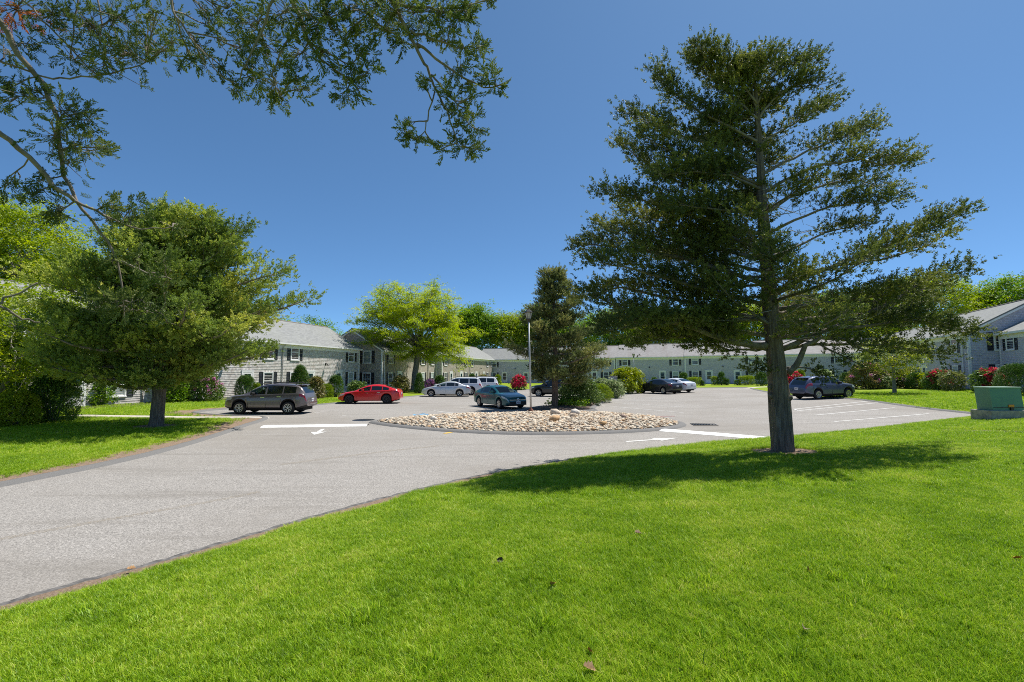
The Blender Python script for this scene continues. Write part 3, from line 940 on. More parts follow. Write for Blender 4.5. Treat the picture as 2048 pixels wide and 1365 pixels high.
FACADES = []
def course_wall(mb, profile, z0, z1, y_at, course=0.14, u0=0.0):
    """stepped shingle courses; profile(z) -> (x0, x1); y_at(x, out) maps to a local point"""
    n = int(round((z1 - z0) / course))
    for k in range(n):
        za = z0 + (z1 - z0) * k / n; zb = z0 + (z1 - z0) * (k + 1) / n
        a0, a1 = profile(za); b0, b1 = profile(zb)
        if a1 - a0 < 0.02: continue
        if b1 - b0 < 0: b0 = b1 = (b0 + b1) / 2
        ob, ot = 0.024, 0.004
        mb.quad([y_at(a0, ob, za), y_at(a1, ob, za), y_at(b1, ot, zb), y_at(b0, ot, zb)], 0,
                [(a0 + u0, za), (a1 + u0, za), (b1 + u0, zb), (b0 + u0, zb)])
        mb.quad([y_at(a0, 0.0, za), y_at(a1, 0.0, za), y_at(a1, ob, za), y_at(a0, ob, za)], 0,
                [(a0 + u0, za - 0.01), (a1 + u0, za - 0.01), (a1 + u0, za), (a0 + u0, za)])

def block(label, p0, dv, L, z0, units, mats, roofm, depth=9.0, eave=5.0, rise=2.5, windows=None, gables=(True, True), gable_windows=(), drop=0.0, back=False, kinds=None, extras=None, uo=0.0, oh=0.28):
    """local x runs along the facade, the facade faces -y, the house stands on +y"""
    FACADES.append((p0.copy(), dv.copy(), L))
    root = empty('row_house', (p0.x, p0.y, z0), math.atan2(dv.y, dv.x))
    tag(root, label, 'row house', 'shingled row houses round the court')
    zb = -0.6
    wall, gmat0, gmat1 = mats
    ridge = eave + rise
    mb = MB(); course_wall(mb, lambda z: (0.0, L), zb, eave, lambda x, o, z: (x, -o, z), u0=uo)
    mb.quad([(0, depth, zb), (0, depth, eave), (L, depth, eave), (L, depth, zb)], 0, [(0, 0), (0, 5), (L, 5), (L, 0)])
    mb.build('wall', wall, root)
    def gprof(z):
        if z <= eave: return (0.0, depth)
        t = (z - eave) / rise
        return (depth / 2 * t, depth - depth / 2 * t)
    for side, x, gm in ((0, 0.0, gmat0), (1, L, gmat1)):
        mb = MB()
        if side == 0: course_wall(mb, gprof, zb, ridge, lambda q, o, z: (x - o, depth - q, z))
        else: course_wall(mb, gprof, zb, ridge, lambda q, o, z: (x + o, q, z))
        mb.build('gable_wall', gm, root)
    # roof: two slabs with real thickness
    vg = 0.16; th = 0.13
    sl = rise / (depth / 2)
    mb = MB()
    for s in (0, 1):
        ye = -oh if s == 0 else depth + oh; ze = eave - oh * sl
        yr = depth / 2
        tl = math.hypot(yr - ye, ridge - ze)
        x0, x1 = -vg, L + vg
        A = [(x0, ye, ze + th), (x1, ye, ze + th), (x1, yr, ridge + th), (x0, yr, ridge + th)]
        uv = [(x0 + uo, 0), (x1 + uo, 0), (x1 + uo, tl), (x0 + uo, tl)]
        Bq = [(p[0], p[1], p[2] - th) for p in A]
        if s == 1: mb.quad(A[::-1], 0, uv[::-1]); mb.quad(Bq, 0, uv)
        else: mb.quad(A, 0, uv); mb.quad(Bq[::-1], 0, uv[::-1])
        for i in range(4):
            j = (i + 1) % 4
            if i == 2: continue
            mb.quad([Bq[i], Bq[j], A[j], A[i]], 0, [(0, 0), (1, 0), (1, 0.1), (0, 0.1)])
    rf = mb.build('roof', roofm, root)
    mb = MB(); mb.tube([(-vg, depth / 2, ridge + th + 0.005), (L + vg, depth / 2, ridge + th + 0.005)], 0.07, 6)
    mb.build('ridge_cap', simple('ridge_cap', (0.20, 0.17, 0.15), 0.8), rf)
    # trim: fascia with gutter, soffit, rake boards, corner boards
    ze = eave - oh * sl
    mb = MB()
    mb.box(-vg - 0.01, L + vg + 0.01, -oh - 0.11, -oh - 0.005, ze - 0.05, ze + 0.10)
    mb.box(-vg, L + vg, -oh - 0.004, -0.03, ze - 0.03, ze - 0.005)
    mb.box(0, L, -0.05, -0.026, eave - 0.55, eave - 0.14)
    mb.build('gutter', M['white_trim'], root)
    for x in (0.0, L):
        sgn = -1 if x == 0 else 1
        mb = MB()
        mb.box(min(x - sgn * 0.14, x + sgn * 0.035), max(x - sgn * 0.14, x + sgn * 0.035), -0.045, -0.002, zb, eave - 0.1)
        mb.box(min(x + sgn * 0.001, x + sgn * 0.037), max(x + sgn * 0.001, x + sgn * 0.037), -0.0449, 0.14, zb, eave + 0.0)
        mb.build('corner_board', M['white_trim'], root)
        for (ya, za, yb, zb_) in ((-oh, ze, depth / 2, ridge), (depth + oh, ze, depth / 2, ridge)):
            mb = MB()
            xo = x + sgn * 0.02
            xi = x + sgn * (vg - 0.01)
            P = [(ya, za - 0.16), (ya, za - 0.002), (yb, zb_ - 0.002), (yb, zb_ - 0.2)]
            mb.quad([(xi, p[0], p[1]) for p in P]); mb.quad([(xo, p[0], p[1]) for p in P][::-1])
            mb.quad([(xo, P[0][0], P[0][1]), (xi, P[0][0], P[0][1]), (xi, P[3][0], P[3][1]), (xo, P[3][0], P[3][1])])
            mb.quad([(xo, P[0][0], P[0][1]), (xi, P[0][0], P[0][1]), (xi, P[1][0], P[1][1]), (xo, P[1][0], P[1][1])])
            mb.build('rake_board', M['white_trim'], root)
    # units along the facade: (x of unit start, width): windows 1.6 in from each side, doors and lamp between
    for u in units:
        x0, wd = u[0], u[1]
        xa, xb = x0 + 1.65, x0 + wd - 1.65
        for k, x in enumerate((xa, xb)):
            if not (0.9 < x < L - 0.9): continue
            add_window(root, x, 3.40)
            add_window(root, x, 0.74)
        for x in (x0 + wd * 0.5 - 2.3, x0 + wd * 0.5 + 2.3):
            if not (0.8 < x < L - 0.8): continue
            d = put('door', DM, root, x, 0, 0.12)
            put('pane', DPM, d, 0, 0, 0); put('handle', DHM, d, 0, 0, 0)
        if 0.3 < x0 + wd / 2 < L - 0.3: put('wall_lamp', LM, root, x0 + wd / 2, -0.02, 3.05)
        for x in (x0, x0 + wd):
            if 0.25 < x < L - 0.25 or (x in (x0,) and 0.05 < x < L):
                mb = MB()
                mb.tube([(x, -oh - 0.06, ze + 0.0), (x, -oh - 0.04, ze - 0.1), (x, -0.09, ze - 0.38), (x, -0.09, 0.25), (x, -0.2, 0.12)], 0.045, 8)
                mb.build('downpipe', M['white_trim'], root)
    for (side, q, z, shut) in gable_windows:
        if side == 0: add_window(root, 0.0 - 0.0, z, q, -math.pi / 2, shutters=shut)
        else: add_window(root, L, z, q, math.pi / 2, shutters=shut)
    return root

sun_m = (M['shingle_sun'], M['shingle_brown'], M['shingle_brown'])
brn_m = (M['shingle_brown'], M['shingle_brown'], M['shingle_brown'])
gry_m = (M['shingle_shade_grey'], M['shingle_shade_grey'], M['shingle_shade_grey'])
UW = 12.5
def xy(px, D):
    p = at(px, 745, D); return Vector((p.x, p.y, 0))

# left wing: far corner of the first block seen at pixel 718
c1 = xy(718, 55.0)
L1 = 31.5
block('sunlit silvery shingle house with grey roof behind the brown SUV and the left cedar', c1 - DL * L1, DL, L1, 0.12,
      [(L1 - 0.0 - UW, UW), (L1 - 2 * UW, UW), (L1 - 3 * UW, UW)], (M['shingle_sun'], M['shingle_sun'], M['shingle_brown']), M['roof'])
c0 = c1 - DL * (L1 + 0.0)
block('shingle house at the far left edge with higher roof, mostly hidden by leaves', c0 - DL * 14 + Vector((0.6, -0.15, 0)), DL, 13.8, 0.55,
      [(1.0, UW)], sun_m, M['roof'])
c2 = xy(764, 56.2)
L2 = 16.2
block('brown gabled shingle house behind the red car and the yellow green tree', c2, DL, L2, 0.05,
      [(0.4, UW), (12.9, UW)], brn_m, M['roof'], depth=8.4, rise=2.55, gable_windows=((0, 2.05, 3.40, True), (0, 2.05, 0.74, True)))
c3 = c2 + DL * (L2 + 0.15) + Vector((0.75, -0.2, 0))
L3 = 28.5
block('brown shingle house behind the silver sedan and the two white SUVs', c3, DL, L3, 0.02,
      [(-0.2, UW), (UW - 0.2, UW), (2 * UW - 0.2, UW)], (M['shingle_brown'], M['shingle_shade_grey'], M['shingle_brown']), M['roof'], depth=8.4, rise=2.45)  # shade of the near gable put into its colour by the grey shingles
c4 = c3 + DL * (L3 - 1.2) - DB * 3.5
# rear wing
L4 = 24.0
block('grey shingle house in shade at the far end behind the dark cedar', c4, DB, L4, 0.0,
      [(2.0, UW), (UW + 2.0, UW)], gry_m, M['roof'], rise=2.4)
pB = xy(1440, 83.0)
L5a = 6.2
s5 = pB - DBR * 25.2
zB5 = 0.22
block('narrow grey shingle house end behind the yellow green bush', s5 - DBR * 4.0, DBR, 10.6, zB5 - 0.05,
      [(-2.0, UW)], gry_m, M['roof_old'], rise=2.4)
L6 = 14.0
h6 = block('grey shingle house with stained roof behind the far lamp post and the dark sedan', s5 + DBR * 6.8, DBR, 12.6, zB5,
      [(0.05, UW)], gry_m, M['roof_old'], rise=2.5)
h7 = block('grey shingle house with a window air conditioner behind the clipped hedges', s5 + DBR * 19.4 + Vector((-0.1, -0.25, 0)), DBR, 12.6, zB5 + 0.1,
      [(0.05, UW)], gry_m, M['roof_old'], rise=2.5)
put('air_conditioner', ACM, h7, 0.05 + UW - 1.65, 0, 3.42)
block('grey shingle house in shade behind the big cedar trunk and the blue grey SUV', s5 + DBR * 32.0, DBR, 19.0, zB5 + 0.2,
      [(0.05, UW)], gry_m, M['roof_old'], rise=2.5)
# right wing
cR = xy(1940, 40.0)
zR = 0.72
LRa = 14.6
block('pale shingle house with tall gable at right behind the pink rhododendrons', cR - DR * LRa, DR, LRa, zR,
      [(LRa - UW - 0.9, UW)], gry_m, M['roof'], eave=5.1, rise=2.6, gable_windows=((1, 2.25, 3.50, True), (1, 2.25, 0.78, True)))
LRb = 24.0
block('pale shingle house behind the low branches on the right, one step lower', cR - DR * (LRa + LRb + 0.1), DR, LRb, zR - 0.45,
      [(LRb - UW, UW), (LRb - 2 * UW, UW)], gry_m, M['roof'], eave=5.1, rise=2.6)
cF = cR + DBR * 1.95 + DR * 0.2
block('shingle house at the right edge beside the largest clipped yew', cF, DR, 15.0, zR + 0.05,
      [(-0.1, UW)], (M['shingle_shade_grey'], M['shingle_shade_grey'], M['shingle_shade_grey']), M['roof'], eave=4.85, rise=2.5)

# mulch strips along the foot of the houses
for (p0, dv, L) in FACADES:
    n = Vector((dv.y, -dv.x, 0)).normalized()
    a, b_ = p0 + n * 0.75, p0 + dv * L + n * 0.75
    path('mulch_strip', [(a.x, a.y), (b_.x, b_.y)], 1.35, M['mulch'], 0.03)

# ------------------------------------------------------------------ cars
def lerp_pts(pts, s):
    return float(np.interp(s, [p[0] for p in pts], [p[1] for p in pts]))
def paint(name, col, metal=0.35, rough=0.32):
    m = simple(name, col, rough, metal=metal, spec=0.5, coat=0.8)
    return m
M['car_glass'] = simple('car_glass', (0.008, 0.011, 0.012), 0.03, spec=0.9)
def tinted_glass(name, tint):
    m, t, p = new_mat(name)
    p.inputs['Base Color'].default_value = (0.004, 0.006, 0.006, 1); p.inputs['Roughness'].default_value = 0.02; p.inputs['Specular IOR Level'].default_value = 0.9
    tr = t.nodes.new('ShaderNodeBsdfTransparent'); tr.inputs['Color'].default_value = (*tint, 1)
    mx = t.nodes.new('ShaderNodeMixShader'); mx.inputs[0].default_value = 0.45
    t.links.new(tr.outputs[0], mx.inputs[1]); t.links.new(p.outputs[0], mx.inputs[2])
    t.links.new(mx.outputs[0], t.nodes['Material Output'].inputs['Surface'])
    return m
M['car_glass_light'] = tinted_glass('clear_car_glass', (0.62, 0.74, 0.72))
M['seat'] = simple('seat_fabric', (0.035, 0.034, 0.035), 0.8)
M['tyre'] = simple('tyre_rubber', (0.012, 0.012, 0.013), 0.8)
M['rim'] = simple('silver_rim', (0.50, 0.50, 0.48), 0.3, metal=0.8)
M['rim_dark'] = simple('dark_rim', (0.05, 0.05, 0.055), 0.35, metal=0.6)
M['cladding'] = simple('black_plastic', (0.014, 0.014, 0.015), 0.6)
M['lamp_clear'] = simple('headlight_glass', (0.55, 0.57, 0.58), 0.08, spec=1.0)
M['lamp_red'] = simple('taillight_red', (0.30, 0.006, 0.008), 0.12, spec=0.9)
M['chrome'] = simple('chrome', (0.62, 0.62, 0.62), 0.15, metal=1.0)
M['plate'] = simple('licence_plate_white', (0.6, 0.62, 0.66), 0.5)
M['plate_text'] = simple('plate_ink', (0.1, 0.02, 0.04), 0.6)
M['underbody'] = simple('underbody_black', (0.004, 0.004, 0.004), 0.9)

def wheel_meshes(r, spokes, style):
    tw = 0.21
    mb = MB()
    Mx = Matrix.Rotation(R(90), 4, 'X')       # axis along y
    mb.lathe([(r * 0.62, -tw / 2), (r * 0.93, -tw / 2), (r, -tw / 2 + 0.04), (r, tw / 2 - 0.04), (r * 0.93, tw / 2), (r * 0.62, tw / 2)], 28, M=Mx)
    tyre = mb.mesh('tyre'); tyre.materials.append(M['tyre'])
    mb = MB()
    ro = r * 0.66
    y = -tw / 2 - 0.004                       # outer face at -y
    Mo = Mx
    def yv(ang, rad, yy): return (rad * math.cos(ang), yy, rad * math.sin(ang))
    n = 36
    for k in range(n):
        a0 = 2 * math.pi * k / n; a1 = 2 * math.pi * (k + 1) / n
        mb.quad([yv(a0, ro, y), yv(a1, ro, y), yv(a1, ro * 0.87, y + 0.012), yv(a0, ro * 0.87, y + 0.012)], 0)
        mb.quad([yv(a0, ro * 0.87, y + 0.012), yv(a1, ro * 0.87, y + 0.012), yv(a1, ro * 0.86, y + 0.09), yv(a0, ro * 0.86, y + 0.09)], 0)
        mb.quad([yv(a0, ro * 0.86, y + 0.06), yv(a1, ro * 0.86, y + 0.06), yv(a1, 0.0, y + 0.06)], 1)
        mb.quad([yv(a0, ro * 0.2, y + 0.004), yv(a1, ro * 0.2, y + 0.004), yv(a1, 0, y + 0.002)], 0)
    for k in range(spokes):
        a = 2 * math.pi * k / spokes + 0.3
        if style == 'split':
            for s in (-1, 1):
                b = a + s * 0.30
                P = [yv(a - 0.16, ro * 0.17, y + 0.006), yv(a + 0.16, ro * 0.17, y + 0.006), yv(b + 0.12, ro * 0.89, y + 0.004), yv(b - 0.12, ro * 0.89, y + 0.004)]
                mb.quad(P, 0)
        else:
            wv = 0.2 if style == 'plain' else 0.3
            P = [yv(a - 0.4, ro * 0.17, y + 0.006), yv(a + 0.4, ro * 0.17, y + 0.006), yv(a + wv, ro * 0.89, y + 0.004), yv(a - wv, ro * 0.89, y + 0.004)]
            mb.quad(P, 0)
    rim = mb.mesh('rim')
    return tyre, rim

def make_car(S, paint_m):
    L, W, wr = S['L'], S['W'], S['wr']
    sf = S['fo']; sr = sf + S['wb']
    base = S.get('base', 0.24)
    keys = [0, 0.04, 0.1, 0.2, 0.32, 0.5, L - 0.5, L - 0.3, L - 0.18, L - 0.08, L - 0.03, L]
    Ra = wr + 0.065
    for c in (sf, sr): keys += [c + Ra * math.cos(a) for a in np.linspace(0, math.pi, 13)] + [c - Ra - 0.015, c + Ra + 0.015]
    for a, b in S['side_windows']: keys += [a, b]
    for k in ('windscreen', 'rear_glass'): keys += list(S[k])
    keys += list(S.get('head', ())) + list(S.get('tail', ()))
    keys += list(np.linspace(0.6, L - 0.6, 22))
    keys = sorted(set(round(k, 3) for k in keys if 0 <= k <= L))
    st = [keys[0]]
    for k in keys[1:]:
        if k - st[-1] > 0.012: st.append(k)
    roof_z = max(p[1] for p in S['top'])
    rw = S['roof_w'] / 2
    grid = []
    for s in st:
        zt = lerp_pts(S['top'], s)
        e = min(s, L - s)
        w_ = W / 2 * (0.70 + 0.30 * (1 - (1 - min(1, e / 0.85)) ** 2.6)) if s < L / 2 else W / 2 * (0.80 + 0.20 * (1 - (1 - min(1, e / 0.6)) ** 2.6))
        be = min(lerp_pts(S['belt'], s), zt - 0.035)
        zb = base + (0.10 * (1 - min(1, s / 0.35)) if s < L / 2 else 0.14 * (1 - min(1, e / 0.5)))
        for c in (sf, sr):
            if abs(s - c) < Ra: zb = max(zb, wr + math.sqrt(max(0, Ra * Ra - (s - c) ** 2)))
        k = np.clip((zt - be) / (roof_z - lerp_pts(S['belt'], L * 0.5)), 0, 1)
        zm = max(0.60 * be, zb + 0.10); zm = min(zm, be - 0.06)
        zs = be - 0.35 * (be - zm)
        y7 = (1 - k) * w_ * 0.90 + k * rw
        yb = w_ * 0.965
        zr_ = zt - 0.015 - 0.065 * k
        def side(z): # tumblehome between belt and roof edge
            t = (z - be) / max(1e-4, zr_ - be); t = min(1, max(0, t))
            return yb * 0.985 + (y7 - yb * 0.985) * (t ** 1.15)
        z5 = be + 0.03 * k + 0.004; z6 = be + (zr_ - be) * (0.90 if k > 0.15 else 0.5)
        rows = [(0, zb), (w_ * 0.88, zb), (w_ * 0.985, zb + (0.09 if S.get('suv') else 0.05)), (w_, zm), (w_ * 0.99, zs), (yb, be),
                (side(z5), z5), (side(z6), max(z6, z5 + 0.001)), (y7, zr_), (y7 * 0.84, zt - 0.012 * k - 0.004), (y7 * 0.45, zt), (0, zt + 0.012 * (0.4 + k))]
        grid.append([(L / 2 - s, y, z) for (y, z) in rows])
    NR = len(grid[0])
    G = {k: MB() for k in ('body', 'cladding', 'windscreen', 'rear_window', 'headlightL', 'headlightR', 'taillightL', 'taillightR')}
    win = {}
    for i in range(len(st) - 1):
        sa, sb = st[i], st[i + 1]; sm = (sa + sb) / 2
        for r in range(NR - 1):
            a, b, c, d = grid[i][r], grid[i][r + 1], grid[i + 1][r + 1], grid[i + 1][r]
            for sg in (1, -1):
                key = 'body'
                if S.get('suv') and r in (0, 1): key = 'cladding'
                if r == 0: key = 'cladding'
                if r == 6:
                    for j, (wa, wb_) in enumerate(S['side_windows']):
                        if wa <= sm <= wb_: key = ('win', j, sg)
                if r in (9, 10):
                    if S['windscreen'][0] <= sm <= S['windscreen'][1]: key = 'windscreen'
                    if S['rear_glass'][0] <= sm <= S['rear_glass'][1]: key = 'rear_window'
                if S.get('head') and S['head'][0] <= sm <= S['head'][1] and r == 4: key = 'headlightL' if sg > 0 else 'headlightR'
                if S.get('tail') and S['tail'][0] <= sm <= S['tail'][1] and r in S.get('tail_rows', (4,)): key = 'taillightL' if sg > 0 else 'taillightR'
                P = [(p[0], p[1] * sg, p[2]) for p in (a, b, c, d)]
                if sg > 0: P = P[::-1]
                if isinstance(key, tuple):
                    mbx = win.setdefault(key, MB())
                else: mbx = G[key]
                mbx.quad(P, 0, smooth=(key not in ('cladding',)))
    for idx in (0, -1):
        col_ = grid[idx]
        P = [(p[0], p[1], p[2]) for p in col_] + [(p[0], -p[1], p[2]) for p in col_[::-1]]
        G['body' if not S.get('suv') or idx == -1 else 'body'].quad(P if idx == 0 else P[::-1])
    root = empty('parked_car')
    mats = dict(body=paint_m, cladding=M['cladding'], windscreen=M['car_glass_light'], rear_window=M['car_glass'])
    import bmesh
    def weld(o):
        bm = bmesh.new(); bm.from_mesh(o.data)
        bmesh.ops.remove_doubles(bm, verts=bm.verts, dist=0.0008)
        bm.to_mesh(o.data); bm.free()
        try: o.data.set_sharp_from_angle(angle=R(38))
        except Exception: pass
    for k, v in mats.items():
        if G[k].f: weld(G[k].build(k, v, root))
    for key, mbx in sorted(win.items()):
        weld(mbx.build('side_window', M['car_glass_light'] if key[1] == 0 and S.get('clear_front', True) else M['car_glass'], root))
    for k in ('headlightL', 'headlightR'):
        if G[k].f: weld(G[k].build('headlight', M['lamp_clear'], root))
    for k in ('taillightL', 'taillightR'):
        if G[k].f: weld(G[k].build('taillight', M['lamp_red'], root))
    mb = MB(); mb.box(-L / 2 + 0.25, L / 2 - 0.25, -W / 2 + 0.26, W / 2 - 0.26, 0.20, 0.74)
    mb.build('underbody', M['underbody'], root)
    sw0 = S['windscreen'][1]; fz = lerp_pts(S['belt'], L / 2)
    def soft(name, x0_, x1_, y0_, y1_, z0_, z1_, lean):
        q = MB(); q.box(x0_, x1_, y0_, y1_, z0_, z1_)
        q.v = [(x - lean * (z - z0_), y, z) for x, y, z in q.v]
        o_ = q.build(name, M['seat'], root); bv_ = o_.modifiers.new('bevel', 'BEVEL'); bv_.width = 0.05; bv_.segments = 2
    for sg in (1, -1):
        soft('seat', L / 2 - sw0 - 0.62, L / 2 - sw0 - 0.45, sg * 0.38 - 0.24, sg * 0.38 + 0.24, 0.74, fz + 0.12, 0.25)
        soft('headrest', L / 2 - sw0 - 0.75, L / 2 - sw0 - 0.66, sg * 0.38 - 0.13, sg * 0.38 + 0.13, fz + 0.14, fz + 0.30, 0.2)
    soft('rear_seat', L / 2 - sw0 - 1.55, L / 2 - sw0 - 1.38, -0.6, 0.6, 0.74, fz + 0.10, 0.25)
    soft('dashboard', L / 2 - S['windscreen'][0] - 0.62, L / 2 - S['windscreen'][0] - 0.15, -W / 2 + 0.2, W / 2 - 0.2, 0.74, fz - 0.03, 0.0)
    mbx = MB(); mbx.lathe([(0.165, -0.014), (0.185, 0.0), (0.165, 0.014), (0.15, 0.0), (0.165, -0.014)], 18, M=Matrix.Translation((L / 2 - S['windscreen'][0] - 0.75, 0.38, fz - 0.02)) @ Matrix.Rotation(R(-65), 4, 'Y'))
    mbx.build('steering_wheel', M['seat'], root)
    # wheels
    ty, rim = wheel_meshes(wr, S.get('spokes', 5), S.get('style', 'split'))
    rim.materials.append(S.get('rim_mat', M['rim'])); rim.materials.append(M['underbody'])
    for s in (sf, sr):
        for sg in (1, -1):
            wo = put('wheel', ty, root, L / 2 - s, sg * (W / 2 - 0.125), wr, math.pi if sg > 0 else 0.0)
            put('rim', rim, wo, 0, 0, 0)
    # mirrors, handles, plates, trim
    mx = L / 2 - (S['windscreen'][0] + 0.62 * (S['windscreen'][1] - S['windscreen'][0]))
    bz = lerp_pts(S['belt'], L / 2 - mx)
    for sg in (1, -1):
        mb = MB()
        mb.box(-0.10, 0.08, -0.02 if sg > 0 else -0.20, 0.20 if sg > 0 else 0.02, 0.0, 0.15)
        mb.v = [(x * (0.7 if abs(y) > 0.1 else 1.0), y, z) for x, y, z in mb.v]
        o = mb.build('mirror', S.get('mirror_mat', paint_m), root, loc=(mx, sg * (W / 2 * 0.95), bz + 0.03))
        bv = o.modifiers.new('bevel', 'BEVEL'); bv.width = 0.03; bv.segments = 2
        for s in S['handles']:
            mb = MB(); mb.box(-0.11, 0.11, -0.02, 0.02, -0.018, 0.018)
            mb.build('door_handle', S.get('handle_mat', M['chrome']), root, loc=(L / 2 - s, sg * (W / 2 * 0.985 + 0.004), lerp_pts(S['belt'], s) - 0.13))
    # door shut lines as thin dark grooves standing 2 mm proud
    for sg in (1, -1):
        for s in S['door_lines']:
            mb = MB(); zt_ = lerp_pts(S['belt'], s)
            mb.box(-0.006, 0.006, -0.004, 0.004, 0.36, zt_ * 0.62); 
            mb.build('door_gap', M['underbody'], root, loc=(L / 2 - s, sg * (W / 2 * 0.997), 0))
    if S.get('rails'):
        for sg in (1, -1):
            mb = MB(); z = roof_z
            mb.tube([(L / 2 - S['rails'][0], sg * rw * 0.93, z - 0.05), (L / 2 - S['rails'][0] - 0.12, sg * rw * 0.93, z + 0.045), (L / 2 - S['rails'][1] + 0.12, sg * rw * 0.93, z + 0.03), (L / 2 - S['rails'][1], sg * rw * 0.93, z - 0.06)], 0.022, 6)
            mb.build('roof_rail', S.get('rail_mat', M['cladding']), root)
    if S.get('spoiler'):
        mb = MB(); sx = L / 2 - S['spoiler']; z = lerp_pts(S['top'], S['spoiler'])
        mb.box(sx - 0.26, sx + 0.05, -rw * 0.86, rw * 0.86, z - 0.02, z + 0.03)
        o = mb.build('spoiler', paint_m, root); bv = o.modifiers.new('bevel', 'BEVEL'); bv.width = 0.02; bv.segments = 2
    # rear plate
    def plate(x, z, flip, tilt=0.0):
        mb = MB(); mb.box(-0.012, 0.012, -0.155, 0.155, -0.08, 0.08)
        o = mb.build('licence_plate', M['plate'], root, loc=(x, 0, z), rot=(0, tilt, 0))
        mb = MB()
        for k in range(6):
            mb.box(-0.0135, 0.0135, -0.11 + k * 0.04, -0.085 + k * 0.04, -0.03, 0.03)
        mb.build('lettering', M['plate_text'], o)
    plate(-L / 2 - 0.008, S.get('plate_r', 0.78), 1)
    if S.get('front'):
        mb = MB()
        mb.box(L / 2 - 0.10, L / 2 + 0.018, -0.62, 0.62, 0.26, 0.50)
        for k in range(4): mb.box(L / 2 + 0.018, L / 2 + 0.026, -0.55, 0.55, 0.29 + k * 0.05, 0.305 + k * 0.05)
        o = mb.build('grille', M['cladding'], root); bv = o.modifiers.new('bevel', 'BEVEL'); bv.width = 0.03; bv.segments = 2
        mb = MB(); mb.lathe([(0.07, 0.0), (0.085, 0.006), (0.075, 0.012), (0.055, 0.006)], 16, M=Matrix.Translation((L / 2 - 0.005, 0, 0.62)) @ Matrix.Rotation(R(80), 4, 'Y'))
        mb.box(L / 2 - 0.02, L / 2 + 0.008, -0.62, 0.62, 0.585, 0.60)
        mb.build('badge', M['chrome'], root)
        plate(L / 2 + 0.032, 0.44, 0)
    return root

SUV = dict(suv=True, L=4.62, W=1.82, wr=0.355, wb=2.67, fo=0.95, base=0.30, roof_w=1.30,
           top=[(0, 0.62), (0.03, 0.78), (0.08, 0.88), (0.16, 0.95), (0.45, 1.02), (1.05, 1.10), (1.18, 1.13), (1.62, 1.42), (1.95, 1.58), (2.3, 1.655), (2.8, 1.69), (3.4, 1.68), (3.9, 1.63), (4.1, 1.58), (4.28, 1.46), (4.45, 1.20), (4.53, 1.02), (4.58, 0.86), (4.62, 0.66)],
           belt=[(0, 0.60), (0.16, 0.88), (0.6, 0.99), (1.1, 1.04), (2.4, 1.08), (3.9, 1.13), (4.3, 1.15), (4.5, 1.05), (4.62, 0.62)],
           side_windows=[(1.50, 2.35), (2.43, 3.28), (3.34, 4.02)], windscreen=(1.20, 1.98), rear_glass=(4.14, 4.47), head=(0.08, 0.52), tail=(4.22, 4.58), tail_rows=(4,), handles=(2.22, 3.12), door_lines=(1.42, 2.39, 3.20), rails=(2.05, 3.95), spoiler=3.98,
           spokes=5, style='split', mirror_mat=M['cladding'], handle_mat=M['chrome'])
SEDAN = dict(L=4.65, W=1.78, wr=0.325, wb=2.70, fo=0.93, base=0.22, roof_w=1.18,
             top=[(0, 0.50), (0.03, 0.62), (0.08, 0.70), (0.2, 0.78), (0.55, 0.89), (1.05, 0.98), (1.2, 1.0), (1.6, 1.20), (2.0, 1.36), (2.35, 1.435), (2.8, 1.455), (3.2, 1.42), (3.55, 1.33), (3.9, 1.18), (4.15, 1.08), (4.4, 1.05), (4.55, 1.02), (4.60, 0.92), (4.63, 0.75), (4.65, 0.58)],
             belt=[(0, 0.48), (0.2, 0.72), (0.6, 0.84), (1.15, 0.93), (2.4, 0.96), (3.4, 0.98), (4.0, 1.0), (4.4, 0.98), (4.6, 0.86), (4.65, 0.54)],
             side_windows=[(1.45, 2.30), (2.37, 3.16), (3.20, 3.52)], windscreen=(1.22, 2.06), rear_glass=(3.34, 4.04), head=(0.06, 0.62), tail=(4.28, 4.62), tail_rows=(4,), handles=(2.15, 3.02), door_lines=(1.40, 2.33, 3.1), spokes=5, style='plain', clear_front=True, plate_r=0.74)
HATCH = dict(SEDAN, L=4.55, W=1.80, wb=2.735, fo=0.86, wr=0.34, base=0.21, roof_w=1.16,
             top=[(0, 0.50), (0.03, 0.62), (0.08, 0.68), (0.2, 0.74), (0.55, 0.84), (1.1, 0.93), (1.3, 0.98), (1.75, 1.20), (2.15, 1.35), (2.5, 1.405), (2.85, 1.415), (3.3, 1.37), (3.75, 1.25), (4.1, 1.13), (4.35, 1.05), (4.45, 1.0), (4.5, 0.88), (4.53, 0.72), (4.55, 0.55)],
             belt=[(0, 0.48), (0.2, 0.68), (0.6, 0.78), (1.2, 0.90), (2.4, 0.93), (3.4, 0.96), (4.0, 0.99), (4.35, 0.98), (4.5, 0.82), (4.55, 0.52)],
             side_windows=[(1.55, 2.40), (2.47, 3.25), (3.29, 3.75)], windscreen=(1.30, 2.2), rear_glass=(3.45, 4.25), head=(0.06, 0.55), tail=(4.15, 4.5), rim_mat=M['rim_dark'], handle_mat=M['chrome'], spokes=5, style='split')
SUV2 = dict(SUV, L=4.60, wb=2.66, fo=0.93, spokes=6, style='plain',
            top=[(0, 0.66), (0.03, 0.80), (0.08, 0.90), (0.16, 0.97), (0.45, 1.05), (1.05, 1.12), (1.18, 1.15), (1.62, 1.42), (2.0, 1.60), (2.4, 1.67), (2.9, 1.685), (3.4, 1.66), (3.8, 1.60), (4.05, 1.52), (4.22, 1.42), (4.42, 1.15), (4.5, 1.0), (4.56, 0.86), (4.60, 0.66)],
            tail=(4.05, 4.54), tail_rows=(4, 5), rails=None, spoiler=3.95, mirror_mat=None, handle_mat=M['chrome'])
SUV2['mirror_mat'] = M['cladding']
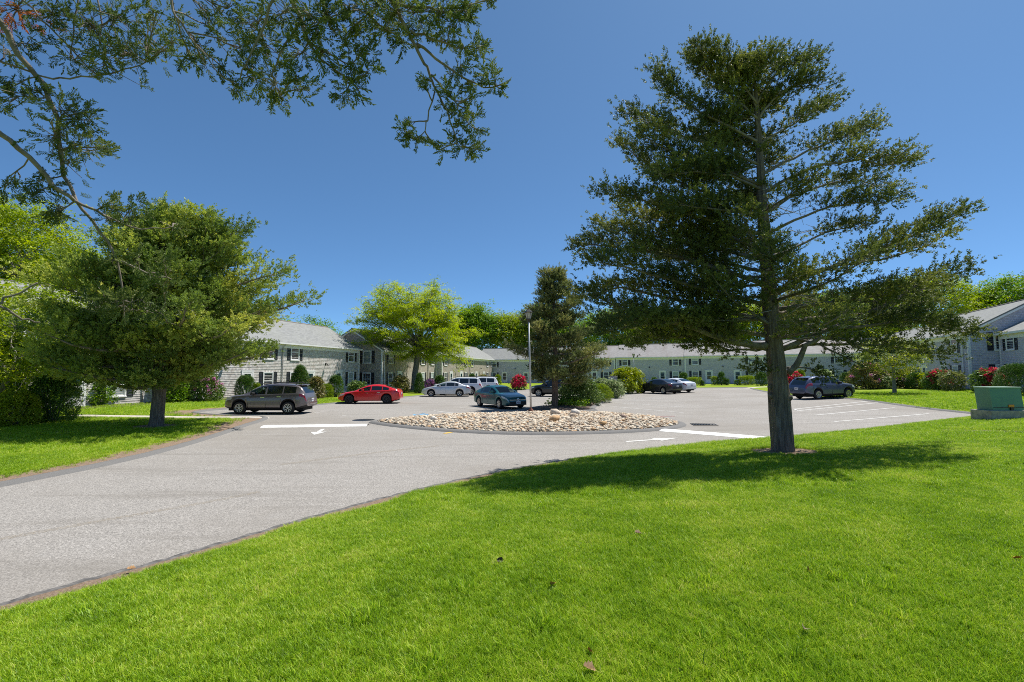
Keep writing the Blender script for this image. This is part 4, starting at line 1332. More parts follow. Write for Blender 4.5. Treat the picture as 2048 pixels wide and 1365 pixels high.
BIG = dict(SUV, L=4.95, W=1.92, wr=0.39, wb=2.85, fo=0.95, base=0.36, roof_w=1.46,
           top=[(0, 0.80), (0.03, 0.98), (0.1, 1.08), (0.5, 1.15), (1.2, 1.2), (1.35, 1.24), (1.75, 1.55), (2.05, 1.74), (2.4, 1.80), (3.2, 1.81), (4.2, 1.78), (4.55, 1.73), (4.75, 1.45), (4.86, 1.12), (4.91, 0.95), (4.95, 0.7)],
           belt=[(0, 0.76), (0.16, 1.0), (0.6, 1.08), (1.3, 1.14), (2.4, 1.16), (4.4, 1.19), (4.75, 1.15), (4.95, 0.66)],
           side_windows=[(1.65, 2.55), (2.64, 3.55), (3.63, 4.42)], windscreen=(1.36, 2.08), rear_glass=(4.58, 4.84), head=(0.08, 0.5), tail=(4.6, 4.9), handles=(2.4, 3.4), door_lines=(1.6, 2.6, 3.5), rails=(2.2, 4.4), spoiler=4.5, clear_front=False, style='plain', spokes=6)

def place_car(root, S, P, heading, side, which, label):
    """P = ground point under a near wheel; side 'L'/'R' = side of the car facing the viewer; which = 'f' or 'r' wheel"""
    h = Vector((heading[0], heading[1], 0)).normalized()
    left = Vector((-h.y, h.x, 0))
    s = S['fo'] if which == 'f' else S['fo'] + S['wb']
    off = h * (S['L'] / 2 - s) + left * ((S['W'] / 2 - 0.06) * (1 if side == 'L' else -1))
    c = Vector((P.x, P.y, 0)) - off
    zf = float(B(c.x + h.x * 1.3, c.y + h.y * 1.3)); zr_ = float(B(c.x - h.x * 1.3, c.y - h.y * 1.3))
    zl = float(B(c.x + left.x * 0.8, c.y + left.y * 0.8)); zq = float(B(c.x - left.x * 0.8, c.y - left.y * 0.8))
    root.location = (c.x, c.y, (zf + zr_) / 2 + 0.004)
    X = Vector((h.x, h.y, (zf - zr_) / 2.6)).normalized(); Y = Vector((left.x, left.y, (zl - zq) / 1.6)); Y = (Y - X * Y.dot(X)).normalized(); Z = X.cross(Y)
    root.rotation_euler = Matrix((X, Y, Z)).transposed().to_euler()
    tag(root, label, 'car', 'cars parked round the court')

def wheels_heading(pf, pr):
    a, b = gp(*pf), gp(*pr)
    return a, (a.x - b.x, a.y - b.y)

CARS = []
a_, h_ = wheels_heading((463.5, 828.6), (575.5, 829.4))
place_car(make_car(SUV, paint('brown_grey_paint', (0.17, 0.145, 0.145), 0.45)), SUV, gp(575.5, 829.4), (-1.0, -0.02), 'L', 'r', 'brown grey SUV with roof rails parked nose to the left lawn')
place_car(make_car(HATCH, paint('red_paint_car', (0.60, 0.010, 0.012), 0.0, 0.25)), HATCH, gp(772.6, 808.0), (-1.0, -0.05), 'L', 'r', 'bright red low hatchback with black wheels in front of the left houses')
place_car(make_car(SEDAN, paint('silver_paint', (0.52, 0.54, 0.57), 0.5)), SEDAN, gp(919, 793.9), (-1.0, -0.05), 'L', 'r', 'silver sedan parked nose to the lawn before the white SUVs')
S_ = dict(BIG, tail_rows=(4, 5), rim_mat=M['rim'])
place_car(make_car(S_, paint('pearl_white', (0.66, 0.67, 0.69), 0.1)), S_, gp(942, 791.2), (-1.0, -0.05), 'L', 'r', 'white SUV with dark windows between the silver sedan and a second white SUV')
place_car(make_car(BIG, paint('plain_white', (0.72, 0.73, 0.74), 0.0)), BIG, gp(977, 787.6), (-1.0, -0.05), 'L', 'r', 'farthest white SUV with roof rails just above the teal sedan')
TEAL = dict(SEDAN, front=True, spokes=8, style='plain', clear_front=True, handle_mat=None)
tp = paint('teal_paint', (0.006, 0.10, 0.11), 0.35); TEAL['handle_mat'] = tp
place_car(make_car(TEAL, tp), TEAL, gp(998.5, 818.5), (math.cos(R(58)), -math.sin(R(58))), 'R', 'f', 'dark teal sedan with front plate facing the stones')
BLK = dict(SUV2, rim_mat=M['rim'], spokes=5, style='split', clear_front=False)
place_car(make_car(BLK, paint('black_paint', (0.010, 0.010, 0.012), 0.2)), BLK, gp(1077, 793.6), (-0.93, 0.30), 'L', 'f', 'black SUV half hidden behind the dark cedar trunk')
DS = dict(SEDAN, spokes=8, style='plain'); dp = paint('dark_grey_paint', (0.018, 0.020, 0.028), 0.4); DS['handle_mat'] = dp
place_car(make_car(DS, dp), DS, gp(1327, 788.6), (-0.52, 0.855), 'L', 'r', 'dark grey sedan seen from its rear corner in the right-hand court')
WS = dict(SEDAN, tail_rows=(4,), rim_mat=M['rim_dark'])
place_car(make_car(WS, paint('white_sedan_paint', (0.66, 0.68, 0.72), 0.1)), WS, gp(1378, 784.6), (-0.52, 0.855), 'R', 'r', 'white sedan peeping out behind the dark grey sedan')
CR = dict(SUV2, rim_mat=M['rim'], spokes=6, style='split')
crp = gp(1637, 799.6)
place_car(make_car(CR, paint('blue_grey_paint', (0.07, 0.08, 0.14), 0.4)), CR, crp, (0.97, 0.23), 'R', 'r', 'blue grey SUV seen from behind the big cedar trunk')

# ------------------------------------------------------------------ foliage tools
def rand_unit(n):
    v = RNG.normal(size=(n, 3)); return v / np.linalg.norm(v, axis=1, keepdims=True)

def frames(d, roll=None):
    """rotation matrices whose x axis is d (N,3)"""
    d = d / np.linalg.norm(d, axis=1, keepdims=True)
    a = np.where(np.abs(d[:, 2:3]) < 0.95, np.array([[0, 0, 1.0]]), np.array([[1.0, 0, 0]]))
    s = np.cross(a, d); s /= np.linalg.norm(s, axis=1, keepdims=True)
    u = np.cross(d, s)
    r = RNG.uniform(-1, 1, len(d)) * (np.pi if roll is None else roll)
    c, k = np.cos(r)[:, None], np.sin(r)[:, None]
    s2 = s * c + u * k; u2 = u * c - s * k
    return np.stack([d, s2, u2], 2)

def diamonds(items):
    """items: list of (base, dir, normal, length, width) -> verts, quads"""
    V = []; Q = []
    for (p, d, n, l, w) in items:
        p = np.array(p, float); d = np.array(d, float); d /= np.linalg.norm(d); n = np.array(n, float)
        s = np.cross(d, n); s /= (np.linalg.norm(s) + 1e-9)
        i = len(V)
        V += [p, p + d * l * 0.5 + s * w / 2, p + d * l, p + d * l * 0.5 - s * w / 2]
        Q.append([i, i + 1, i + 2, i + 3])
    return np.array(V), np.array(Q)

def spray_fine(seed):
    """a juniper twig tip about 1 unit long: forking, with finger-like scale shoots"""
    r = random.Random(seed); it = []
    def shoot(p, d, l, w):
        n = np.cross(d, [r.gauss(0, 1) for _ in range(3)])
        it.append((p, d, n, l, w)); it.append((p, d, np.cross(d, n), l, w))
    nax = 8
    for k in range(nax):
        x = 0.12 + 0.72 * k / (nax - 1)
        for sgn in (1, -1):
            if r.random() < 0.12: continue
            d = np.array([0.75, sgn * r.uniform(0.5, 1.0), r.uniform(-0.35, 0.45)]); d /= np.linalg.norm(d)
            l = r.uniform(0.16, 0.30) * (1.15 - 0.5 * abs(x - 0.45))
            p = np.array([x, 0, 0.05 * math.sin(x * 3)])
            shoot(p, d, l, 0.062)
            for j in range(2):
                t = r.uniform(0.4, 0.8)
                d2 = d + np.array([r.uniform(0, 0.6), r.uniform(-0.7, 0.7), r.uniform(-0.5, 0.5)])
                shoot(p + d * l * t, d2 / np.linalg.norm(d2), l * r.uniform(0.45, 0.7), 0.055)
    for k in range(3):
        d = np.array([1, r.uniform(-0.4, 0.4), r.uniform(-0.3, 0.3)])
        shoot(np.array([0.78, 0, 0.02]), d / np.linalg.norm(d), 0.24, 0.065)
    shoot(np.array([0, 0, 0]), np.array([1.0, 0, 0]), 0.85, 0.025)
    return diamonds(it)

def spray_mid(seed, n=18, lw=0.32, wd=0.125, spread=0.95):
    """coarser feathery spray for trees further away, 1 unit long"""
    r = random.Random(seed); it = []
    for k in range(n):
        x = r.uniform(0.0, 0.75)
        d = np.array([r.uniform(0.35, 1.0), r.uniform(-1, 1) * spread, r.uniform(-0.45, 0.6)])
        d /= np.linalg.norm(d)
        it.append(((x, r.uniform(-0.08, 0.08), r.uniform(-0.08, 0.08)), d, [r.gauss(0, 1), r.gauss(0, 1), r.gauss(0, 1) + 1.0], lw * r.uniform(0.6, 1.25), wd * r.uniform(0.7, 1.3)))
    return diamonds(it)

def leaf_cluster(seed, n=9, l=0.5, wd=0.3, flat=0.6):
    """a handful of broad leaves in a ball of about 1 unit"""
    r = random.Random(seed); it = []
    for k in range(n):
        p = np.array([r.gauss(0, 0.32), r.gauss(0, 0.32), r.gauss(0, 0.32 * flat)])
        d = np.array([r.gauss(0, 1), r.gauss(0, 1), r.gauss(-0.15, 0.5)])
        it.append((p, d, [r.gauss(0, 0.55), r.gauss(0, 0.55), 1.0], l * r.uniform(0.6, 1.2), wd * r.uniform(0.7, 1.2)))
    return diamonds(it)

def scatter(name, temps, pos, rot, scale, tint, mat, parent=None, **kw):
    Vs = []; Qs = []; Ts = []; off = 0
    pick = RNG.integers(0, len(temps), len(pos))
    for k, (tv, tq) in enumerate(temps):
        m = pick == k
        if not m.any(): continue
        P = np.einsum('nij,vj->nvi', rot[m], tv) * scale[m][:, None, None] + pos[m][:, None, :]
        n, v = P.shape[:2]
        Vs.append(P.reshape(-1, 3))
        Qs.append((tq[None] + (np.arange(n) * v)[:, None, None] + off).reshape(-1, 4))
        Ts.append(np.repeat(tint[m], v)); off += n * v
    return link(name, np_mesh(name, np.concatenate(Vs), np.concatenate(Qs), np.concatenate(Ts)), mat, parent, **kw)

FINE = [spray_fine(k) for k in range(5)]
MID = [spray_mid(k + 20) for k in range(6)]
LEAFC = [leaf_cluster(k + 40) for k in range(6)]
LEAFS = [leaf_cluster(k + 60, 8, 0.62, 0.28, 0.5) for k in range(6)]

# ------------------------------------------------------------------ foliage colours
F_ = {}
F_['cedar'] = leaf_mat('cedar_needles', [(0.0, (0.040, 0.058, 0.019)), (0.4, (0.103, 0.131, 0.034)), (0.7, (0.211, 0.229, 0.052)), (1.0, (0.374, 0.347, 0.079))], 0.32)
F_['cedar_l'] = leaf_mat('cedar_needles_light', [(0.0, (0.075, 0.119, 0.027)), (0.4, (0.206, 0.281, 0.053)), (0.7, (0.375, 0.431, 0.081)), (1.0, (0.625, 0.562, 0.125))], 0.36)
F_['cedar_near'] = leaf_mat('cedar_twigs_near', [(0.0, (0.053, 0.092, 0.031)), (0.5, (0.150, 0.203, 0.057)), (1.0, (0.351, 0.378, 0.123))], 0.3)
F_['cedar_dull'] = leaf_mat('cedar_needles_brownish', [(0.0, (0.053, 0.081, 0.031)), (0.4, (0.135, 0.167, 0.055)), (0.7, (0.278, 0.284, 0.093)), (1.0, (0.443, 0.390, 0.141))], 0.3, patch=0.5, pscale=0.5)
F_['dead'] = leaf_mat('dead_needles', [(0.0, (0.34, 0.12, 0.05)), (1.0, (0.60, 0.25, 0.11))], 0.35)
F_['locust'] = leaf_mat('locust_leaves', [(0.0, (0.164, 0.259, 0.008)), (0.45, (0.328, 0.424, 0.013)), (1.0, (0.580, 0.617, 0.021))], 0.5)
F_['wood'] = leaf_mat('woodland_leaves', [(0.0, (0.063, 0.135, 0.015)), (0.5, (0.163, 0.289, 0.023)), (1.0, (0.339, 0.467, 0.042))], 0.4)
F_['wood_y'] = leaf_mat('yellowish_leaves', [(0.0, (0.115, 0.201, 0.015)), (0.5, (0.272, 0.358, 0.023)), (1.0, (0.488, 0.531, 0.043))], 0.4)
F_['yew'] = leaf_mat('yew_needles', [(0.0, (0.031, 0.071, 0.015)), (0.5, (0.076, 0.158, 0.025)), (1.0, (0.218, 0.306, 0.041))], 0.15)
F_['box'] = leaf_mat('box_leaves', [(0.0, (0.072, 0.132, 0.010)), (0.5, (0.192, 0.276, 0.014)), (1.0, (0.408, 0.456, 0.036))], 0.3)
F_['rhodo'] = leaf_mat('rhododendron_leaves', [(0.0, (0.049, 0.096, 0.025)), (0.5, (0.131, 0.211, 0.046)), (1.0, (0.334, 0.386, 0.124))], 0.25)
F_['rhodo_y'] = leaf_mat('yellow_green_leaves', [(0.0, (0.10, 0.15, 0.008)), (0.5, (0.27, 0.33, 0.015)), (1.0, (0.52, 0.50, 0.05))], 0.35)
F_['pale'] = leaf_mat('variegated_leaves', [(0.0, (0.10, 0.16, 0.05)), (0.5, (0.27, 0.34, 0.14)), (1.0, (0.60, 0.62, 0.38))], 0.3)
F_['bronze'] = leaf_mat('budding_leaves', [(0.0, (0.06, 0.09, 0.02)), (0.5, (0.20, 0.19, 0.06)), (1.0, (0.42, 0.25, 0.14))], 0.3)
F_['pink'] = leaf_mat('pink_blossom', [(0.0, (0.52, 0.16, 0.40)), (1.0, (0.80, 0.42, 0.66))], 0.3, patch=0)
F_['red'] = leaf_mat('red_blossom', [(0.0, (0.42, 0.02, 0.05)), (0.6, (0.66, 0.05, 0.12)), (1.0, (0.80, 0.16, 0.18))], 0.3, patch=0)
F_['cover'] = leaf_mat('groundcover_leaves', [(0.0, (0.05, 0.11, 0.008)), (0.5, (0.14, 0.25, 0.012)), (1.0, (0.34, 0.42, 0.03))], 0.35)
M['bark_cedar'] = bark_mat('cedar_bark', (0.032, 0.022, 0.015), (0.135, 0.102, 0.076), (0.32, 0.265, 0.215), (13, 13, 1.3), 1.0, 0.08)
M['bark_grey'] = bark_mat('grey_bark', (0.07, 0.065, 0.055), (0.17, 0.16, 0.14), (0.28, 0.27, 0.24))
M['bark_limb'] = bark_mat('limb_bark', (0.05, 0.04, 0.03), (0.15, 0.122, 0.10), (0.29, 0.255, 0.215), (5, 5, 5), 0.6, 0.02)
M['bark_red'] = bark_mat('reddish_bark', (0.045, 0.028, 0.02), (0.14, 0.085, 0.06), (0.26, 0.18, 0.13))
M['dead_twig'] = simple('dead_twig', (0.34, 0.30, 0.27), 0.9, noise=0.3, nscale=12)

def bend(a, b, sag, n=7, wob=0.05):
    """a curved limb from a to b; sag > 0 hangs below the chord near the middle"""
    a = Vector(a); b = Vector(b); L = (b - a).length
    out = []
    o1 = Vector((random.uniform(-1, 1), random.uniform(-1, 1), random.uniform(-1, 1)))
    for k in range(n):
        t = k / (n - 1)
        p = a.lerp(b, t) + Vector((0, 0, -sag * L * 4 * t * (1 - t)))
        p += o1 * wob * L * math.sin(t * math.pi * 2) * 0.5
        if 0 < k < n - 1: p += Vector((random.gauss(0, 1), random.gauss(0, 1), random.gauss(0, 1))) * wob * L * 0.16
        out.append(p)
    return out

def trunk_mesh(mb, pts, rad, n=18, flute=0.10, seed=0):
    """tapered trunk with fluted, knobbly sides and flared foot"""
    r = random.Random(seed)
    ph = [r.uniform(0, 6.28) for _ in range(4)]
    P = []
    for a, b, ra, rb in zip(pts[:-1], pts[1:], rad[:-1], rad[1:]):
        a = Vector(a); b = Vector(b); m = max(2, int((b - a).length / 0.14))
        for k in range(m): P.append((a.lerp(b, k / m), ra + (rb - ra) * k / m))
    P.append((Vector(pts[-1]), rad[-1]))
    base = len(mb.v)
    for k, (p, ra) in enumerate(P):
        for j in range(n):
            a = 2 * math.pi * j / n
            f = 1 + flute * (0.5 * math.sin(3 * a + ph[0] + p.z * 0.5) + 0.4 * math.sin(5 * a + ph[1] - p.z * 0.8) + 0.35 * math.sin(8 * a + ph[2] + p.z * 0.3)) + r.uniform(-0.025, 0.025)
            f *= 1 + 0.05 * math.sin(p.z * 2.3 + ph[3] + a) + 0.035 * math.sin(13 * a + ph[0] + math.sin(p.z * 1.7) * 1.5)
            mb.v.append((p.x + ra * f * math.cos(a), p.y + ra * f * math.sin(a), p.z))
    for k in range(len(P) - 1):
        for j in range(n):
            a = base + k * n + j; b = base + k * n + (j + 1) % n
            mb.f.append([a, b, b + n, a + n]); mb.m.append(0); mb.sm.append(True)

class Crown:
    """collects sprays (position, direction, size, tint)"""
    def __init__(self): self.p = []; self.d = []; self.s = []; self.t = []
    def add(self, p, d, s, t): self.p.append(tuple(p)); self.d.append(tuple(d)); self.s.append(s); self.t.append(t)
    def build(self, name, temps, mat, parent, roll=None):
        pos = np.array(self.p); d = np.array(self.d)
        return scatter(name, temps, pos, frames(d, roll), np.array(self.s), np.array(self.t), mat, parent)

def foliate(cr, pts, mb, size, tw_len, n_tw, per, t0=0.3, up=0.25, clump=0.26, rad=0.012, tint=(0.1, 0.75), droop=0.0, keep=1.0):
    """side twigs with clumps of sprays along one limb"""
    pts = [Vector(p) for p in pts]
    seg = [(b - a).length for a, b in zip(pts[:-1], pts[1:])]; L = sum(seg)
    def at_t(t):
        s = t * L
        for k, l in enumerate(seg):
            if s <= l or k == len(seg) - 1: return pts[k].lerp(pts[k + 1], min(1, s / max(l, 1e-6))), (pts[k + 1] - pts[k]).normalized()
            s -= l
    for k in range(n_tw):
        if random.random() > keep: continue
        t = t0 + (1 - t0) * ((k + random.random() * 0.8) / n_tw)
        t = min(t, 1.0)
        p, d = at_t(t)
        side = d.cross(Vector((0, 0, 1)))
        if side.length < 0.05: side = Vector((random.uniform(-1, 1), random.uniform(-1, 1), 0))
        side.normalize()
        sg = 1 if k % 2 else -1
        dv = (d * random.uniform(0.35, 1.0) + side * sg * random.uniform(0.35, 1.0) + Vector((0, 0, random.uniform(-0.15, 0.5) + up - droop))).normalized()
        if t > 0.93: dv = (d + Vector((0, 0, up)) + Vector((random.gauss(0, .2), random.gauss(0, .2), random.gauss(0, .2)))).normalized()
        l = tw_len * random.uniform(0.55, 1.15) * (1.15 - 0.55 * t)
        e = p + dv * l
        m = p.lerp(e, 0.5) + Vector((0, 0, -0.06 * l))
        mb.tube([p, m, e], [rad, rad * 0.75, rad * 0.4], 4, cap=False)
        ct = random.uniform(*tint)
        nn = max(3, int(per * random.uniform(0.7, 1.3)))
        for j in range(nn):
            u = random.uniform(0.25, 1.05)
            c = p.lerp(e, u) + Vector((random.gauss(0, 1), random.gauss(0, 1), random.gauss(0, 0.75))) * clump * (0.55 + 0.4 * u)
            q = (dv * 0.6 + (c - p.lerp(e, 0.4)).normalized() * 0.7 + Vector((random.gauss(0, .25), random.gauss(0, .25), 0.28 + random.gauss(0, .25)))).normalized()
            cr.add(c, q, size * random.uniform(0.7, 1.3), min(1, max(0, ct + random.gauss(0, 0.09))))

# ------------------------------------------------------------------ big cedar on the front lawn
def big_cedar():
    base = CEDAR_R; D0 = base.y
    root = empty('cedar_tree', (base.x, base.y, hz(base.x, base.y)))
    tag(root, 'tall dark cedar with bare knobbly trunk on the front lawn at right', 'tree', 'cedar trees')
    O = Vector(root.location)
    k = D0 / F
    ax = [(1566, 906), (1566, 890), (1563, 850), (1558, 800), (1553, 750), (1549, 700), (1543, 640), (1538, 580), (1533, 520), (1528, 450), (1523, 380), (1519, 310), (1516, 240), (1512, 190), (1507, 152)]
    rp = [28, 24.5, 23, 22.5, 21, 19.5, 18, 16.5, 14.5, 12.5, 10, 8, 6, 4, 2]
    tp_ = [at(x, y, D0 + 0.02) for x, y in ax]
    tp_[0].z -= 0.25
    mb = MB()
    trunk_mesh(mb, [p - O for p in tp_], [r * k * 0.80 for r in rp], 44, 0.13, 3)
    # burrs on the lower trunk
    for (bx, by, br) in ((1545, 792, 8), (1578, 796, 7), (1541, 774, 6)):
        c = at(bx, by, D0 - 0.02) - O
        mb.lathe([(0.0, -1.0), (0.6, -0.75), (0.95, -0.25), (0.95, 0.3), (0.6, 0.8), (0, 1.0)], 10, M=Matrix.Translation(c) @ Matrix.Scale(br * k, 4))
    cr = Crown(); lb = MB(); dead = MB()
    def trunk_at(py):
        ys = [a[1] for a in ax][::-1]; xs = [a[0] for a in ax][::-1]
        return at(float(np.interp(py, ys, xs)), py, D0)
    def limb(px, dD, r0, n_tw=9, t0=0.35, per=15, size=0.22, tw=0.8, keep=1.0, up=0.25, droop=0.0, tint=(0.0, 0.85), clump=0.25):
        if px[-1][0] > 1600: t0 = min(0.58, t0 * 1.1)
        n = len(px)
        pts = []
        for j, (x, y) in enumerate(px):
            pts.append(at(x, y, D0 + dD * (j / (n - 1)) ** 1.2) - O)
        rad = [r0 * (1 - 0.8 * j / (n - 1)) for j in range(n)]
        fine = []; fr = []
        for a, b, ra, rb in zip(pts[:-1], pts[1:], rad[:-1], rad[1:]):
            for q in range(3):
                fine.append(a.lerp(b, q / 3) + Vector((random.gauss(0, .012), random.gauss(0, .012), random.gauss(0, .012)))); fr.append(ra + (rb - ra) * q / 3)
        fine.append(pts[-1]); fr.append(rad[-1])
        lb.tube(fine, fr, 7)
        foliate(cr, pts, lb, size * 0.78, tw, int(n_tw * (1.75 if px[-1][0] < 1500 else 1.4)), int(per * (2.5 if px[-1][0] < 1500 else 2.2)), t0 * 0.85, up, clump * 0.62, 0.008, tint, droop, keep)
    # limbs read off the silhouette: left side
    limb([(1538, 692), (1490, 690), (1440, 676), (1385, 656), (1330, 640), (1270, 626), (1205, 600)], -0.9, 0.10, 14, 0.22, 18, tw=0.9, droop=0.1)
    limb([(1538, 640), (1480, 630), (1400, 612), (1310, 590), (1240, 575), (1180, 590)], 0.8, 0.07, 15, 0.2, 18, tw=1.0)
    limb([(1536, 610), (1450, 590), (1360, 565), (1270, 540), (1200, 525)], -1.2, 0.06, 15, 0.2, 18, tw=1.0)
    limb([(1534, 570), (1460, 545), (1360, 515), (1260, 500), (1172, 488)], 0.2, 0.065, 16, 0.2, 18, tw=0.95)
    limb([(1530, 520), (1450, 500), (1370, 485), (1280, 470), (1215, 455)], 1.0, 0.055, 14, 0.2, 18, tw=0.9)
    limb([(1527, 470), (1460, 450), (1380, 430), (1300, 405), (1226, 390)], -0.3, 0.055, 14, 0.25, 16, tw=0.8)
    limb([(1525, 420), (1450, 395), (1380, 375), (1310, 345), (1247, 290)], 0.5, 0.05, 14, 0.25, 15, tw=0.75)
    limb([(1522, 370), (1460, 345), (1400, 325), (1340, 300), (1290, 275)], -0.7, 0.045, 12, 0.25, 15, tw=0.7)
    limb([(1520, 330), (1450, 300), (1390, 280), (1330, 260), (1262, 234)], 0.2, 0.042, 12, 0.3, 14, tw=0.65)
    limb([(1518, 285), (1460, 255), (1400, 225), (1350, 195), (1318, 150)], -0.1, 0.04, 12, 0.3, 14, tw=0.6)
    limb([(1516, 240), (1470, 200), (1430, 160), (1398, 140), (1388, 118)], 0.3, 0.036, 11, 0.3, 15, tw=0.55, up=0.3)
    limb([(1514, 210), (1480, 160), (1440, 120), (1412, 115), (1397, 96)], -0.3, 0.03, 9, 0.4, 14, tw=0.45, up=0.3)
    limb([(1514, 220), (1500, 170), (1496, 150), (1491, 124)], 0.2, 0.03, 9, 0.3, 14, tw=0.5, up=0.3)
    # right side
    limb([(1514, 210), (1540, 160), (1575, 130), (1602, 130), (1625, 120)], 0.1, 0.03, 11, 0.35, 14, tw=0.5, up=0.25)
    limb([(1516, 240), (1545, 200), (1580, 175), (1612, 165), (1640, 172)], -0.4, 0.032, 10, 0.3, 14, tw=0.5)
    limb([(1518, 290), (1560, 265), (1600, 240), (1635, 220), (1658, 212)], 0.4, 0.036, 11, 0.3, 13, tw=0.55)
    limb([(1522, 350), (1570, 325), (1620, 300), (1690, 275), (1742, 262)], 0.6, 0.045, 12, 0.45, 15, tw=0.7, tint=(0.2, 0.85))
    limb([(1525, 385), (1570, 360), (1640, 330), (1720, 320), (1765, 332), (1818, 322)], -0.4, 0.05, 13, 0.5, 15, tw=0.7, tint=(0.2, 0.85))
    limb([(1527, 430), (1580, 395), (1650, 370), (1720, 360), (1785, 390)], 0.9, 0.045, 10, 0.5, 13, tw=0.65, tint=(0.15, 0.8))
    limb([(1530, 470), (1590, 440), (1660, 415), (1720, 405), (1770, 408)], -0.9, 0.042, 10, 0.55, 11, tw=0.6)
    limb([(1534, 520), (1590, 495), (1650, 465), (1700, 455), (1742, 450)], 0.5, 0.04, 9, 0.5, 11, tw=0.6)
    limb([(1555, 585), (1620, 550), (1690, 524), (1760, 500), (1850, 462), (1922, 430)], -0.5, 0.07, 14, 0.45, 15, tw=0.75)
    limb([(1550, 560), (1610, 545), (1680, 530), (1760, 520), (1840, 500), (1890, 470)], 0.8, 0.05, 12, 0.4, 14, tw=0.75)
    limb([(1565, 698), (1640, 664), (1720, 636), (1790, 600), (1850, 562), (1925, 545)], -0.6, 0.075, 12, 0.55, 12, tw=0.75, keep=0.9)
    limb([(1560, 655), (1620, 653), (1690, 656), (1770, 648), (1840, 640), (1925, 665)], -0.9, 0.06, 13, 0.5, 16, tw=0.8, droop=0.3)
    limb([(1555, 620), (1630, 610), (1710, 605), (1790, 600), (1870, 605)], 1.0, 0.055, 12, 0.35, 15, tw=0.85)
    limb([(1575, 748), (1598, 725), (1612, 690), (1640, 676), (1690, 680), (1740, 705)], -0.7, 0.085, 6, 0.5, 9, tw=0.5, droop=0.35)
    limb([(1566, 700), (1610, 690), (1680, 690), (1760, 690), (1830, 700), (1872, 715)], 0.3, 0.05, 10, 0.45, 12, tw=0.7, droop=0.2)
    limb([(1560, 670), (1640, 690), (1700, 720), (1730, 735)], -1.0, 0.035, 4, 0.6, 8, tw=0.4, droop=0.3)
    limb([(1575, 735), (1610, 735), (1640, 745), (1650, 758)], -0.4, 0.03, 4, 0.55, 8, tw=0.3, droop=0.3)
    limb([(1538, 700), (1500, 700), (1460, 700), (1420, 690), (1385, 692)], 0.5, 0.04, 7, 0.3, 10, tw=0.5, droop=0.3)
    limb([(1542, 745), (1530, 740), (1515, 738), (1505, 735)], -0.4, 0.02, 3, 0.4, 8, tw=0.25, droop=0.2)
    limb([(1540, 670), (1465, 662), (1385, 655), (1300, 648), (1222, 645)], 1.7, 0.06, 13, 0.2, 18, tw=1.0, droop=0.1)
    limb([(1532, 545), (1455, 530), (1380, 520), (1300, 515)], 1.8, 0.05, 11, 0.2, 17, tw=0.95)
    limb([(1560, 645), (1650, 635), (1740, 628), (1830, 640), (1896, 662)], 1.6, 0.06, 14, 0.25, 17, tw=0.9, droop=0.15)
    limb([(1528, 430), (1440, 420), (1360, 410)], -1.4, 0.045, 9, 0.25, 15, tw=0.8)
    limb([(1536, 640), (1450, 640), (1360, 645), (1280, 650), (1215, 662)], -1.8, 0.055, 14, 0.25, 18, tw=0.9, droop=0.1)
    limb([(1542, 696), (1470, 682), (1400, 672), (1340, 676), (1288, 684)], 1.0, 0.055, 12, 0.25, 17, tw=0.8, droop=0.1)
    limb([(1532, 500), (1450, 470), (1370, 455), (1300, 440), (1250, 425)], 1.5, 0.05, 12, 0.25, 17, tw=0.9)
    limb([(1524, 380), (1460, 350), (1390, 345), (1330, 350)], -1.2, 0.042, 10, 0.25, 16, tw=0.7)
    limb([(1560, 620), (1660, 605), (1760, 592), (1850, 580)], -1.6, 0.055, 12, 0.35, 16, tw=0.85)
    # limbs running towards and away from the viewer
    for j in range(36):
        f = (j + 0.5) / 36
        py = 680 - 540 * f + random.uniform(-12, 12)
        p0 = trunk_at(py) - O
        reach = (2.9 - 2.1 * f) * random.uniform(0.8, 1.1)
        az = random.choice((1, 1, -1)) * R(random.uniform(45, 155))
        e = p0 + Vector((math.cos(az) * reach, math.sin(az) * reach * 0.9, reach * random.uniform(0.05, 0.35)))
        pts = bend(p0, e, 0.05, 6, 0.05)
        lb.tube(pts, [0.045 * (1.15 - f) * (1 - 0.15 * q) for q in range(6)], 6)
        foliate(cr, pts, lb, 0.17, 0.75 * (1.1 - 0.5 * f), 12, 26, 0.25, 0.25, 0.18, 0.012, (0.0, 0.85))
    for p in tp_[-6:]:
        for j in range(16):
            d = Vector((random.gauss(0, 1), random.gauss(0, 1), 0.9)).normalized()
            cr.add((p - O) + d * random.uniform(0.05, 0.3), d, 0.22, random.uniform(0.2, 0.8))
    # bare dead twigs on the lower right
    for (a, b) in (((1555, 640), (1690, 560)), ((1560, 600), (1720, 600)), ((1560, 690), (1790, 610)), ((1550, 560), (1640, 600)), ((1545, 540), (1470, 570)), ((1550, 600), (1660, 510)), ((1560, 660), (1820, 650)), ((1540, 505), (1500, 520)), ((1530, 440), (1640, 400)), ((1535, 470), (1660, 450)), ((1528, 400), (1610, 430)), ((1545, 560), (1720, 540)), ((1550, 590), (1780, 560)), ((1560, 640), (1740, 690)), ((1530, 450), (1440, 470)), ((1540, 520), (1430, 540)), ((1550, 620), (1420, 640)), ((1525, 380), (1600, 350)), ((1560, 650), (1850, 600))):
        A = at(*a, D0 - 0.1) - O; E = at(*b, D0 + random.uniform(-1, 1)) - O
        pts = bend(A, E, 0.04, 7, 0.07)
        dead.tube(pts, [0.014 * (1 - 0.12 * q) for q in range(7)], 5)
        for q in range(9):
            s = pts[2 + q % 5]; dv = Vector((random.gauss(0, 1), random.gauss(0, .6), random.gauss(0.2, .8))).normalized() * random.uniform(0.15, 0.45)
            dead.tube([s, s + dv * 0.5 + Vector((0, 0, 0.02)), s + dv], [0.006, 0.005, 0.003], 4)
